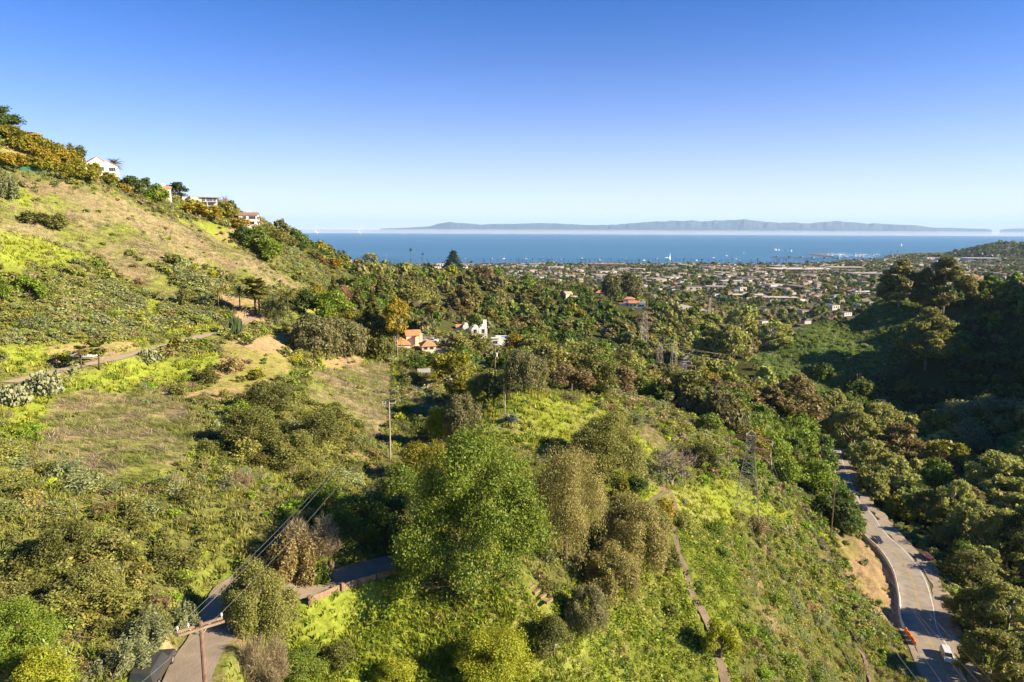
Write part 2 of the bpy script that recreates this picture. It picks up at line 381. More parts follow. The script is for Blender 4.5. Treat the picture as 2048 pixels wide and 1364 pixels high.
# ---------------------------------------------------------------- ground zones (albedo and planting)
ZONES = [ # name, polygon in photo coordinates
 ('brush', [(1085,772),(1180,780),(1260,800),(1350,850),(1440,900),(1480,965),(1560,1000),(1650,1060),(1800,1270),(1900,1500),(1440,1500),(1420,1150),(1340,960),(1250,850),(1130,800)]),
 ('green', [(560,1215),(720,1170),(850,1190),(1000,1180),(1100,1190),(1230,1130),(1345,985),(1480,960),(1560,1030),(1440,1060),(1420,1180),(1440,1364),(1440,1500),(480,1500),(520,1364),(580,1290)]),
 ('green', [(945,800),(1010,792),(1080,785),(1140,800),(1170,840),(1130,900),(1250,945),(1330,960),(1300,1010),(1180,960),(1110,900),(1000,900),(945,880)]),
 ('green', [(1090,770),(1170,790),(1260,850),(1330,890),(1300,920),(1200,860),(1110,800)]),
 ('green', [(780,725),(800,722),(815,830),(860,870),(840,880),(800,840),(785,780)]),
 ('green', [(0,370),(60,385),(200,410),(330,460),(260,470),(100,430),(0,440)]),
 ('green', [(0,462),(70,480),(190,520),(0,545)]),
 ('green', [(330,440),(400,440),(480,470),(530,505),(440,480)]),
 ('green', [(0,700),(150,690),(300,672),(430,640),(450,660),(250,690),(140,712),(0,750)]),
 ('green', [(290,600),(320,595),(325,640),(300,640)]),
 ('green', [(200,735),(330,720),(420,700),(440,730),(360,760),(240,780),(60,830),(0,840),(0,800)]),
 ('green', [(0,800),(200,760),(300,800),(120,880),(0,900)]),
 ('green', [(1420,960),(1480,965),(1590,1035),(1560,1050),(1470,1010)]),
 ('green', [(600,690),(690,715),(760,700),(800,712),(720,740),(640,740)]),
 ('green', [(560,615),(640,610),(640,650),(560,640)]),
 ('green', [(940,560),(1010,560),(1000,590),(950,590)]),
 ('weed', [(1240,1150),(1345,1040),(1380,1110),(1410,1200),(1440,1364),(1440,1500),(1150,1500),(1160,1300)]),
 ('weed', [(1365,1060),(1440,1060),(1475,1150),(1470,1300),(1490,1364),(1490,1500),(1455,1500),(1400,1180)]),
 ('dry', [(80,370),(240,385),(420,480),(540,545),(650,590),(560,575),(440,540),(300,520),(180,470),(60,420)]),
 ('dry', [(0,395),(110,440),(230,480),(330,560),(420,620),(300,590),(180,510),(0,455)]),
 ('dry', [(330,410),(420,470),(560,545),(660,600),(580,570),(450,510)]),
 ('dry', [(620,745),(780,725),(785,800),(770,890),(690,830),(620,790)]),
 ('dry', [(820,760),(880,800),(870,850),(815,820)]),
 ('dry', [(120,790),(330,780),(420,880),(300,980),(60,930)]),
 ('dry', [(1240,830),(1320,860),(1360,920),(1300,900)]),
 ('dry', [(590,640),(640,680),(620,720),(580,680)]),
 ('dirt', [(440,680),(560,670),(600,700),(560,760),(500,800),(360,800),(430,760)]),
 ('dirt', [(640,715),(720,710),(730,735),(650,738)]),
 ('dirt', [(680,880),(735,900),(765,960),(730,960),(690,920)]),
 ('dirt', [(0,285),(60,320),(50,330),(0,305)]),
 ('dirt', [(1668,1066),(1740,1072),(1800,1160),(1806,1245),(1765,1230),(1700,1160),(1680,1110)]),
 ('dirt', [(80,700),(260,680),(280,690),(100,712)]),
 ('dirt', [(440,590),(530,600),(535,640),(480,650),(470,620)]),
 ('dirt', [(470,455),(510,490),(490,495),(430,470)]),
 ('dirt', [(330,1250),(355,1260),(350,1364),(300,1364)]),
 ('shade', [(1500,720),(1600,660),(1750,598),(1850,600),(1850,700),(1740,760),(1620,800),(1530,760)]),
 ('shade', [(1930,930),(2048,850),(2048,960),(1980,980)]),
]
def inpoly(px, py, poly):
    c = np.zeros(px.shape, bool); n = len(poly)
    for i in range(n):
        x1, y1 = poly[i]; x2, y2 = poly[(i + 1) % n]
        if y1 == y2: continue
        c ^= ((y1 > py) != (y2 > py)) & (px < (x2 - x1) * (py - y1) / (y2 - y1) + x1)
    return c
def zone_of(x, y, z):
    """0 scrub 1 green 2 weed 3 dry 4 dirt 5 shade 6 forest 7 town 8 sand"""
    px, py, c = proj(np.stack([x, y, z], -1))
    r = np.hypot(x, y)
    k = np.clip(60 / r, 0, 1)
    wob = 26 * np.clip(120 / r, 0.25, 1)
    qx = px + (fbm(x / 6, y / 6, 31, 3) - 0.5) * 2 * wob; qy = py + (fbm(x / 6, y / 6, 47, 3) - 0.5) * 1.4 * wob
    zn = np.zeros(x.shape, int)
    canyon = (r > 190) & (px > 600 + 0.0 * py)
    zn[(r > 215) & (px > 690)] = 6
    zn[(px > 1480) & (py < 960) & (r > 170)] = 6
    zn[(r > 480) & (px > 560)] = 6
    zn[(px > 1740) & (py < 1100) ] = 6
    zn[(px > 1530) & (px < 1900) & (py < 696 - (px - 1540) * .5) & (r > 590)] = 7
    zn[(px > 1440) & (px < 1760) & (py < 688) & (r > 440)] = 7
    ids = {'brush': 0, 'green': 1, 'weed': 2, 'dry': 3, 'dirt': 4, 'shade': 5}
    for nm, poly in ZONES:
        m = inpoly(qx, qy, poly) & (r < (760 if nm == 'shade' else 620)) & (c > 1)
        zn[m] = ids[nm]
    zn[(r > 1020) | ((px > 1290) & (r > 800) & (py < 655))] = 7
    return zn, px, py
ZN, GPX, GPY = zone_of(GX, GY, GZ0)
dS = GR - SR
cutm = (ZN == 4) & (GPX > 1640) & (GPY > 1040); GZ[cutm] += ((fbm(GX / 1.5 + GY / 4, GY / 5, 611, 4) - .5) * 2.6)[cutm]      # gullies in the cut bank
ZN[(dS > -35) & (GR > 2000)] = 8
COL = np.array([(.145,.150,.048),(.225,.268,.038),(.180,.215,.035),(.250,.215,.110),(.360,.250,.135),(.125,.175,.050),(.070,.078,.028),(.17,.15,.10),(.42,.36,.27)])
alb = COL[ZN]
# soften the zone edges a little and break them up
for _ in range(2):
    alb[1:-1, 1:-1] = (alb[1:-1, 1:-1] * 2 + alb[:-2, 1:-1] + alb[2:, 1:-1] + alb[1:-1, :-2] + alb[1:-1, 2:]) / 6
n1 = fbm(GX / 4.5, GY / 4.5, 71, 4); n2 = fbm(GX / 1.1, GY / 1.1, 83, 3); n3 = fbm(GX / 17, GY / 17, 91, 3)
soil = np.array((.26, .185, .115)); straw = np.array((.31, .25, .14)); lush = np.array((.185, .225, .03))
def mixc(a, b, f): return a * (1 - f[..., None]) + b * f[..., None]
near = (ZN < 5)
alb = mixc(alb, soil, np.where(near & (ZN != 1), sst(.56, .72, n1) * 0.75, np.where(ZN == 1, sst(.68, .8, n1) * 0.5, 0)))
alb = mixc(alb, straw, np.where(ZN == 1, sst(.52, .75, n3) * 0.3, np.where(near, sst(.5, .7, n3) * .22, 0)))
alb = mixc(alb, lush, np.where((ZN == 0) | (ZN == 3) | (ZN == 4), sst(.48, .68, fbm(GX / 9, GY / 9, 101, 3)) * np.where(ZN == 3, .7, .6), 0))
alb = alb * (0.72 + 0.56 * n2)[..., None]

m, nt, N, L = nt_of('ground_soil_and_grass')
out = N.new('ShaderNodeOutputMaterial'); b = N.new('ShaderNodeBsdfDiffuse'); b.inputs['Roughness'].default_value = 0.6
a = N.new('ShaderNodeAttribute'); a.attribute_name = 'albedo'
tc = N.new('ShaderNodeTexCoord'); nz = N.new('ShaderNodeTexNoise'); nz.inputs['Scale'].default_value = 2.2; nz.inputs['Detail'].default_value = 8; nz.inputs['Roughness'].default_value = 0.7
L.new(tc.outputs['Object'], nz.inputs['Vector'])
mr = N.new('ShaderNodeMapRange'); mr.inputs['From Min'].default_value = 0.3; mr.inputs['From Max'].default_value = 0.7; mr.inputs['To Min'].default_value = 0.55; mr.inputs['To Max'].default_value = 1.45
L.new(nz.outputs['Fac'], mr.inputs['Value'])
hs = N.new('ShaderNodeHueSaturation'); L.new(a.outputs['Color'], hs.inputs['Color']); L.new(mr.outputs['Result'], hs.inputs['Value'])
L.new(hs.outputs['Color'], b.inputs['Color'])
bp = N.new('ShaderNodeBump'); bp.inputs['Strength'].default_value = 0.8; bp.inputs['Distance'].default_value = 0.35
n4 = N.new('ShaderNodeTexNoise'); n4.inputs['Scale'].default_value = 1.3; n4.inputs['Detail'].default_value = 7; L.new(tc.outputs['Object'], n4.inputs['Vector'])
L.new(n4.outputs['Fac'], bp.inputs['Height']); L.new(bp.outputs['Normal'], b.inputs['Normal'])
L.new(b.outputs[0], out.inputs['Surface'])
MAT['ground'] = m
idx = np.arange(NA * NR).reshape(NA, NR)
Q = np.stack([idx[:-1, :-1], idx[1:, :-1], idx[1:, 1:], idx[:-1, 1:]], -1).reshape(-1, 4)
keep = (GR[:-1, :-1].reshape(-1) < (SR[:-1, :-1].reshape(-1) + 900))
V = np.stack([GX, GY, GZ], -1).reshape(-1, 3)
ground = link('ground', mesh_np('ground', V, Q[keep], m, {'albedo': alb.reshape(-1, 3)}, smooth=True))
tag(ground, 'grassy and shrubby canyon hillsides running down to the coastal plain', kind='structure')

# ---------------------------------------------------------------- sea
m, nt, N, L = nt_of('sea_water')
out = N.new('ShaderNodeOutputMaterial'); b = N.new('ShaderNodeBsdfPrincipled')
b.inputs['Roughness'].default_value = 0.35; b.inputs['IOR'].default_value = 1.33; b.inputs['Specular IOR Level'].default_value = 0.16
tc = N.new('ShaderNodeTexCoord'); mp = N.new('ShaderNodeMapping'); mp.inputs['Scale'].default_value = (0.00035, 0.0016, 1)
nz = N.new('ShaderNodeTexNoise'); nz.inputs['Scale'].default_value = 1; nz.inputs['Detail'].default_value = 7; nz.inputs['Roughness'].default_value = 0.6
L.new(tc.outputs['Object'], mp.inputs['Vector']); L.new(mp.outputs['Vector'], nz.inputs['Vector'])
rp = N.new('ShaderNodeValToRGB'); rp.color_ramp.elements[0].position = 0.32; rp.color_ramp.elements[1].position = 0.68
rp.color_ramp.elements[0].color = (.027, .120, .220, 1); rp.color_ramp.elements[1].color = (.042, .160, .255, 1)
L.new(nz.outputs['Fac'], rp.inputs['Fac']); L.new(rp.outputs['Color'], b.inputs['Base Color'])
nb = N.new('ShaderNodeTexNoise'); nb.inputs['Scale'].default_value = 0.06; nb.inputs['Detail'].default_value = 5; L.new(tc.outputs['Object'], nb.inputs['Vector'])
bp = N.new('ShaderNodeBump'); bp.inputs['Strength'].default_value = 0.35; bp.inputs['Distance'].default_value = 2.0
L.new(nb.outputs['Fac'], bp.inputs['Height']); L.new(bp.outputs['Normal'], b.inputs['Normal'])
L.new(b.outputs[0], out.inputs['Surface'])
mb = MB(); X1 = 60000
ys = [1500, 6000, 15000, 30000, 57000]
for i in range(4):
    mb.add([(-X1, ys[i], 0), (X1, ys[i], 0), (X1, ys[i + 1], 0), (-X1, ys[i + 1], 0)], [(0, 1, 2, 3)])
sea = mb.build('sea', m); tag(sea, 'calm blue sea reaching the horizon', kind='structure')

# ---------------------------------------------------------------- islands on the horizon
MAT['island'] = surf('island_hills', (.045, .06, .055), 1.0, col2=(.09, .10, .085), scale=0.0012)
PROF = [(760,457),(800,456),(840,454),(860,452),(880,447),(900,444),(930,446),(960,449),(1000,448),(1040,447),(1075,446.5),(1110,447),(1150,448.5),(1190,450),(1230,449.5),(1260,446.5),(1290,444),(1320,442.5),(1350,441.5),(1385,441),(1400,443),(1430,441),(1460,440.5),(1488,438.5),(1505,440.5),(1530,443),(1560,446),(1585,444.5),(1610,447),(1640,445),(1660,443),(1676,442),(1690,444),(1705,444.5),(1730,446.5),(1755,447),(1780,448.5),(1810,450.5),(1830,450),(1855,454),(1880,456.5)]
def island(name, prof, dist, label, base=0, thick=5000):
    px = np.arange(prof[0][0], prof[-1][0] + 0.1, 1.5); py = np.interp(px, [p[0] for p in prof], [p[1] for p in prof])
    py = py + (fbm(px / 9, px * 0 + 3, 5, 3) - 0.5) * 2.0 * np.clip((458 - py) / 8, 0, 1)
    a, te = azel(px, py); h = np.maximum(HC + dist / np.cos(a) * te, 2)
    rows = np.linspace(-1, 1, 13); V = []
    for t in rows:
        d = (dist + t * thick) / np.cos(a)
        prof_ = (1 - abs(t)) ** 0.8
        hh = h * prof_ * (1 if t == 0 else (0.75 + 0.5 * fbm(px / 12, px * 0 + t * 4, 8, 3)))
        V.append(np.stack([d * np.sin(a), d * np.cos(a), np.where(abs(t) == 1, -5, hh)], 1))
    k = len(rows); n = len(px); V = np.stack(V, 1).reshape(-1, 3)
    Q = np.array([(i * k + j, (i + 1) * k + j, (i + 1) * k + j + 1, i * k + j + 1) for i in range(n - 1) for j in range(k - 1)])
    return tag(link(name, mesh_np(name, V, Q, MAT['island'], smooth=True)), label, kind='structure')
island('island_hills', PROF, 41000, 'long mountainous island on the horizon')
island('island_hills', [(1780,457),(1810,456.5),(1870,455.5),(1900,455.5),(1925,456.5),(1960,457),(1975,457.5),(1985,460)], 45000, 'low end of the island chain', thick=2500)
island('island_hills', [(2000,459),(2030,457),(2048,456.8),(2120,457),(2160,459)], 48000, 'faint far island at the right edge', thick=2500)
island('island_hills', [(560,461),(575,459.2),(600,459.0),(660,459.3),(720,459.6),(780,459),(820,459.5)], 47000, 'faint low far island', thick=2500)

# ---------------------------------------------------------------- air
def volume_box(name, lo, hi, dens, col, label, aniso=0.0):
    m, nt, N, L = nt_of(name)
    out = N.new('ShaderNodeOutputMaterial'); v = N.new('ShaderNodeVolumePrincipled')
    v.inputs['Density'].default_value = dens; v.inputs['Color'].default_value = (*col, 1); v.inputs['Anisotropy'].default_value = aniso
    L.new(v.outputs[0], out.inputs['Volume'])
    mb = MB(); mb.box([(lo[i] + hi[i]) / 2 for i in range(3)], [hi[i] - lo[i] for i in range(3)])
    return tag(mb.build(name, m), label, kind='stuff')
HAZE = True
if HAZE:
    volume_box('haze', (-70000, -400, -13), (70000, 62000, 1050), 1.8e-5, (.48, .72, 1.0), 'thin pale blue sea haze over the whole view')
    for k_, h_ in enumerate((110, 165, 225)): volume_box('fog_bank', (-65000 + k_ * 10, 33000 - k_ * 900, 0.5 + k_ * .3), (65000 - k_ * 10, 36000 + k_ * 900, h_), 0.75e-4, (.96, .98, 1.0), 'low white fog bank lying on the far sea')

# ---------------------------------------------------------------- sky and sun
SUN_AZ, SUN_EL = R_(104), R_(26)
w = bpy.data.worlds.new('World'); sc.world = w; w.use_nodes = True
nt = w.node_tree; nt.nodes.clear()
sky = nt.nodes.new('ShaderNodeTexSky'); sky.sky_type = 'NISHITA'; sky.sun_disc = False
sky.sun_elevation = SUN_EL; sky.sun_rotation = SUN_AZ
sky.altitude = 3000; sky.air_density = 0.7; sky.dust_density = 0.0; sky.ozone_density = 10.0
bg = nt.nodes.new('ShaderNodeBackground'); bg.inputs['Strength'].default_value = 0.088
wo = nt.nodes.new('ShaderNodeOutputWorld')

# the sky pales through thicker sea air toward the horizon
hs = nt.nodes.new('ShaderNodeHueSaturation'); hs.inputs['Saturation'].default_value = 1.14; hs.inputs['Value'].default_value = 1.05
tcw = nt.nodes.new('ShaderNodeTexCoord'); sx = nt.nodes.new('ShaderNodeSeparateXYZ')
def mth(op, a, b=None):
    n = nt.nodes.new('ShaderNodeMath'); n.operation = op
    for i, v in enumerate((a, b)):
        if v is None: continue
        if isinstance(v, (int, float)): n.inputs[i].default_value = v
        else: nt.links.new(v, n.inputs[i])
    return n.outputs[0]
nt.links.new(tcw.outputs['Generated'], sx.inputs[0])
e_ = mth('POWER', mth('DIVIDE', mth('MAXIMUM', sx.outputs['Z'], 0.0), 0.128), 1.3)
fz = mth('MULTIPLY', mth('EXPONENT', mth('MULTIPLY', e_, -1.0)), 0.95)
mxw = nt.nodes.new('ShaderNodeMix'); mxw.data_type = 'RGBA'; mxw.inputs[7].default_value = (4.9, 4.8, 4.8, 1)
nt.links.new(sky.outputs[0], hs.inputs['Color']); nt.links.new(fz, mxw.inputs['Factor']); nt.links.new(hs.outputs[0], mxw.inputs[6]); nt.links.new(mxw.outputs[2], bg.inputs['Color'])
nt.links.new(bg.outputs[0], wo.inputs['Surface'])
sd = bpy.data.lights.new('sun', 'SUN'); sd.energy = 5.0; sd.angle = R_(0.5); sd.color = (1.0, .84, .60)
so = bpy.data.objects.new('sun', sd); C.objects.link(so)
S = Vector((math.cos(SUN_EL) * math.sin(SUN_AZ), math.cos(SUN_EL) * math.cos(SUN_AZ), math.sin(SUN_EL)))
so.rotation_euler = S.to_track_quat('Z', 'Y').to_euler(); so.location = S * 500
sc.view_settings.view_transform = 'Standard'; sc.view_settings.look = 'None'
sc.view_settings.exposure = 1.38; sc.view_settings.gamma = 1
sc.render.engine = 'CYCLES'
cy = sc.cycles
cy.max_bounces = 6; cy.diffuse_bounces = 4; cy.glossy_bounces = 2; cy.transmission_bounces = 2; cy.volume_bounces = 1; cy.transparent_max_bounces = 4
cy.use_denoising = True; cy.caustics_reflective = False; cy.caustics_refractive = False
cy.use_adaptive_sampling = False
# ---------------------------------------------------------------- plant shapes (unit height, base at 0)
def rvec(n, g):
    v = g.normal(size=(n, 3)); return v / (np.linalg.norm(v, axis=1)[:, None] + 1e-9)
def leaves(c, outw, size, g, asp=1.5, droop=0.0, upb=0.25, rnd=0.8):
    """diamond leaves at centres c facing roughly outw"""
    n = len(c); nrm = outw * 0.75 + rvec(n, g) * rnd + np.array([0, 0, upb]); nrm /= np.linalg.norm(nrm, axis=1)[:, None] + 1e-9
    a = rvec(n, g); 
    if droop: a = a * (1 - droop) + np.array([0, 0, -1.0]) * droop
    a = a - nrm * (a * nrm).sum(1)[:, None]; a /= np.linalg.norm(a, axis=1)[:, None] + 1e-9
    b = np.cross(nrm, a); s = size * g.uniform(0.6, 1.35, n)[:, None] if not hasattr(size, 'shape') else size * g.uniform(0.6, 1.35, (n, 1))
    return np.stack([c + a * s * asp * .5, c + b * s * .5, c - a * s * asp * .5, c - b * s * .5], 1).reshape(-1, 3)
def lumps_oak(g, n, zc=0.50, rx=0.36, rz=0.36, lr=(0.13, 0.22), flat=0.0):
    d = rvec(n, g); d[:, 2] = np.abs(d[:, 2]) * 1.7 - 0.85; k = g.uniform(0.55, 1.0, n)[:, None] ** 0.6
    c = d * k * np.array([rx, rx, rz]) + np.array([0, 0, zc]); return c, g.uniform(*lr, n)
def cloud(c, r, nl, size, g, sq=0.85, **kw):
    n = len(c); w = r ** 2; w = w / w.sum(); id_ = g.choice(n, nl, p=w); d = rvec(nl, g)
    d[:, 2] = d[:, 2] * 0.9 + 0.18
    k = g.uniform(0.6, 1.08, nl)[:, None]; inn = np.arange(nl) < nl * .14; k[inn] *= .42
    p = c[id_] + d * k * r[id_][:, None] * np.array([1, 1, sq]); p += g.normal(size=(nl, 3)) * 0.008
    return leaves(p, d, size * np.where(inn, 1.8, 1)[:, None] * np.ones((nl, 1)), g, **kw)
def crown_np(kind, g, nl, ls):
    if kind == 'oak':
        c, r = lumps_oak(g, 22); return cloud(c, r, nl, ls, g), c
    if kind == 'ash':
        c0, r0_ = lumps_oak(g, 25, 0.50, 0.37, 0.43, (0.09, 0.15)); q = np.repeat(np.arange(25), 6); d_ = rvec(len(q), g); d_[:, 2] = d_[:, 2] * .8 + .1; c = c0[q] + d_ * r0_[q][:, None] * g.uniform(.55, 1.0, (len(q), 1)); r = g.uniform(.065, .105, len(q)); c2 = g.normal(size=(22, 3)) * np.array([.17, .17, .13]) + np.array([0, 0, .34]); c = np.concatenate([c, c2]); r = np.concatenate([r, g.uniform(.06, .10, 22)]); return cloud(c, r, nl, ls, g, asp=1.6, rnd=.95), c
    if kind == 'sycamore':
        c, r = lumps_oak(g, 52, 0.50, 0.40, 0.44, (0.05, 0.115)); return cloud(c, r, nl, ls, g, rnd=1.2), c
    if kind == 'eucalyptus':
        n = 40; t = g.uniform(0, 1, n); z = 0.20 + 0.76 * t; rr = 0.34 * np.sin(np.clip(t * 0.95 + 0.12, 0, 1) * math.pi) ** 0.7; th = g.uniform(0, 2 * math.pi, n); k = g.uniform(.35, 1, n)
        c = np.stack([np.cos(th) * rr * k, np.sin(th) * rr * k, z], 1); r = g.uniform(.055, .12, n); return cloud(c, r, nl, ls, g, sq=0.8, asp=2.0, droop=.35), c
    if kind == 'tallgum':
        n = 34; t = g.uniform(0, 1, n); z = 0.50 + 0.46 * t; rr = 0.34 * np.sin(np.clip(t * 0.95 + 0.12, 0, 1) * math.pi) ** 0.7; th = g.uniform(0, 2 * math.pi, n); k = g.uniform(.35, 1, n)
        c = np.stack([np.cos(th) * rr * k, np.sin(th) * rr * k, z], 1); r = g.uniform(.06, .12, n); return cloud(c, r, nl, ls, g, sq=0.7, asp=2.0, droop=.35), c
    if kind == 'pepper':
        c, r = lumps_oak(g, 40, 0.54, 0.38, 0.38, (0.08, 0.14))
        a = cloud(c, r, int(nl * .55), ls, g, asp=1.9, droop=.55)
        m = int(nl * .45); id_ = g.integers(0, len(c), m); d = rvec(m, g); d[:, 2] = 0
        p = c[id_] + d * r[id_][:, None] * g.uniform(.5, 1.1, m)[:, None]; p[:, 2] -= g.uniform(0, 0.42, m) ** 1.2 * (0.4 + g.uniform(0, .6, m)); p[:, 2] = np.maximum(p[:, 2], 0.02)
        return np.concatenate([a, leaves(p, d, ls, g, asp=2.2, droop=.8)]), c
    if kind == 'conifer':
        n = nl; t = g.uniform(0, 1, n) ** 0.75; z = 0.08 + 0.92 * (1 - t) ; lay = np.abs(((z * 11) % 1) - 0.5) * 2
        rad = 0.30 * t ** 0.85 * (0.55 + 0.45 * lay) * g.uniform(.55, 1.05, n); th = g.uniform(0, 2 * math.pi, n); rad = rad * (0.75 + 0.35 * np.sin(th * 5 + z * 17))
        p = np.stack([np.cos(th) * rad, np.sin(th) * rad, z - rad * 0.25], 1); o = np.stack([np.cos(th), np.sin(th), 0.5 + 0 * th], 1)
        return leaves(p, o, ls, g, asp=2.0), np.array([[0, 0, .5]])
    if kind == 'column':
        z = g.uniform(0.02, 1, nl); rad = 0.5 * np.sin(np.clip(z * .86 + .1, 0, 1) * math.pi) ** .6 * g.uniform(.7, 1.05, nl); th = g.uniform(0, 2 * math.pi, nl)
        p = np.stack([np.cos(th) * rad, np.sin(th) * rad, z], 1); o = np.stack([np.cos(th), np.sin(th), 0.2 + 0 * th], 1)
        v = leaves(p, o, ls, g, asp=1.0).reshape(-1, 4, 3); cc = v.mean(1, keepdims=True); v = cc + (v - cc) * np.array([2.2, 2.2, .5]); return v.reshape(-1, 3), np.array([[0, 0, .5]])
    if kind == 'citrus':
        c, r = lumps_oak(g, 22, 0.48, 0.36, 0.36, (0.12, 0.2)); return cloud(c, r, nl, ls, g), c
    if kind == 'shrub':
        n = 16; d = rvec(n, g); d[:, 2] = np.abs(d[:, 2]); c = d * np.array([.36, .36, .55]) * g.uniform(.5, 1, n)[:, None] + np.array([0, 0, .18]); r = g.uniform(.14, .26, n)
        v = cloud(c, r, nl, ls, g, rnd=1.1); v[:, 2] = np.maximum(v[:, 2], -.12); return v, c
    if kind == 'sage':
        th = g.uniform(0, 2 * math.pi, nl); ph = np.arccos(g.uniform(0.05, 1, nl)); d = np.stack([np.sin(ph) * np.cos(th), np.sin(ph) * np.sin(th), np.cos(ph)], 1)
        k = g.uniform(.35, 1.0, nl)[:, None] * (0.8 + 0.3 * np.sin(th * 5 + ph * 4))[:, None]; p = d * k * np.array([.5, .5, .85])
        return leaves(p, d, ls, g, asp=2.6, rnd=1.3, droop=-.3), p[:3]
    if kind == 'twigs':
        th = g.uniform(0, 2 * math.pi, nl); ph = np.arccos(g.uniform(0.1, 1, nl)); d = np.stack([np.sin(ph) * np.cos(th), np.sin(ph) * np.sin(th), np.cos(ph)], 1)
        sc_ = g.normal(size=(7, 3)) * np.array([.25, .25, 0]); sz_ = g.uniform(.3, .85, 7); q = g.integers(0, 7, nl)
        p = d * g.uniform(.15, 1.0, nl)[:, None] ** .7 * np.array([.42, .42, .85]) * sz_[q][:, None] + sc_[q]; s = ls; a = d + rvec(nl, g) * .8; b = np.cross(a, rvec(nl, g)); b /= np.linalg.norm(b, axis=1)[:, None]
        return np.stack([p + a * s * 2.6, p + b * s * .22, p - a * s * 2.6, p - b * s * .22], 1).reshape(-1, 3), p[:3]
def unit(v):
    """scale to unit width and height, base at 0"""
    v = v.copy(); w_ = np.percentile(np.abs(v[:, :2]), 99) * 2; h = np.percentile(v[:, 2], 99.6); v[:, :2] /= w_; v[:, 2] /= h; return v
def trunk_mb(kind, c, g, h=1.0):
    mb = MB()
    if kind in ('shrub', 'sage', 'twigs'): return mb
    tw = {'eucalyptus': .022, 'tallgum': .02, 'ash': .017, 'column': .04, 'conifer': .022, 'citrus': .03}.get(kind, .028)
    top = {'eucalyptus': .8, 'tallgum': .8, 'conifer': .9, 'column': .8}.get(kind, .5); lean = g.normal(size=2) * .03
    pts = [(0, 0, -.06), (lean[0] * .3, lean[1] * .3, top * .3), (lean[0] * .8, lean[1] * .8, top * .65), (lean[0], lean[1], top)]
    mb.tube(pts, [tw * 1.3, tw, tw * .75, tw * .4], 7)
    if kind not in ('conifer', 'column'):
        for i in g.choice(len(c), min(9, len(c)), replace=False):
            q = c[i]; z0 = min(max(q[2] * g.uniform(.35, .6), .12), top * .9); f = z0 / top
            s0 = np.array([lean[0] * f, lean[1] * f, z0]); md = (s0 + q) / 2 + np.array([0, 0, -.03])
            mb.tube([s0, md, q], [tw * .55, tw * .4, tw * .15], 5)
    return mb
MAT['leaf'] = leafmat('leaves_by_plant')
MAT['leafs'] = leafmat('leaves_varied', attr=True)
MAT['grass'] = leafmat('grass_blades', attr=True, trans=0.35, gloss=0.02, vv=.3, hv=.02)
MAT['bark'] = surf('bark', (.12, .085, .055), .9, scale=3, var=.4, bump=.5)
MAT['palebark'] = surf('pale_bark', (.30, .25, .19), .8, scale=2.5, var=.35, bump=.3)
MAT['greybark'] = surf('grey_twigs', (.26, .21, .17), .9, scale=3, var=.3)
TPL = {}
def template(kind, seed, nl, ls):
    k = (kind, seed, nl)
    if k not in TPL:
        g = np.random.default_rng(seed * 101 + len(kind)); v, c = crown_np(kind, g, nl, ls)
        w_ = np.percentile(np.abs(v[:, :2]), 99) * 2; h = np.percentile(v[:, 2], 99.6)
        cs = c / np.array([w_, w_, h]); TPL[k] = (unit(v), cs, g)
    return TPL[k]
MESH = {}
def tree_mesh(kind, seed, nl, ls, bark):
    k = (kind, seed, nl, bark)
    if k not in MESH:
        v, c, g = template(kind, seed, nl, ls); q = np.arange(len(v)).reshape(-1, 4)
        cm = mesh_np('crown_' + kind, v, q, MAT['leaf'])
        mb = trunk_mb(kind, c, g); tm = None
        if mb.v:
            tm = bpy.data.meshes.new('trunk_' + kind); tm.from_pydata(mb.v, [], mb.f); tm.materials.append(MAT[bark]); tm.polygons.foreach_set('use_smooth', [True] * len(tm.polygons))
        MESH[k] = (cm, tm)
    return MESH[k]
def put_tree(name, kind, P, w_, h, col, label, cat='tree', group=None, seed=0, nl=1500, ls=.055, bark='bark', rz=None):
    cm, tm = tree_mesh(kind, seed, nl, ls, bark)
    rz = random.uniform(0, 6.28) if rz is None else rz
    if tm is None:
        o = link(name, cm, None, P); o.rotation_euler = (0, 0, rz); o.scale = (w_, w_, h); o.color = (*col, 1); return tag(o, label, cat, group)
    t = thing(name, label, cat, P, rz, group); t.scale = (w_, w_, h)
    a = link('crown', cm, t); a.color = (*col, 1); b = link('trunk', tm, t)
    return t
def batch(pos, tpl_ids, tpls, rot, scl, tint):
    """copies of templates merged into arrays"""
    Vs, Ts = [], []
    for k, tv in enumerate(tpls):
        m = np.where(tpl_ids == k)[0]
        if not len(m): continue
        c, s = np.cos(rot[m])[:, None], np.sin(rot[m])[:, None]
        x = tv[None, :, 0] * scl[m, 0:1]; y = tv[None, :, 1] * scl[m, 1:2]; z = tv[None, :, 2] * scl[m, 2:3]
        V = np.stack([x * c - y * s + pos[m, 0:1], x * s + y * c + pos[m, 1:2], z + pos[m, 2:3]], -1)
        Vs.append(V.reshape(-1, 3)); Ts.append(np.repeat(tint[m], tv.shape[0], 0))
    return np.concatenate(Vs), np.concatenate(Ts)

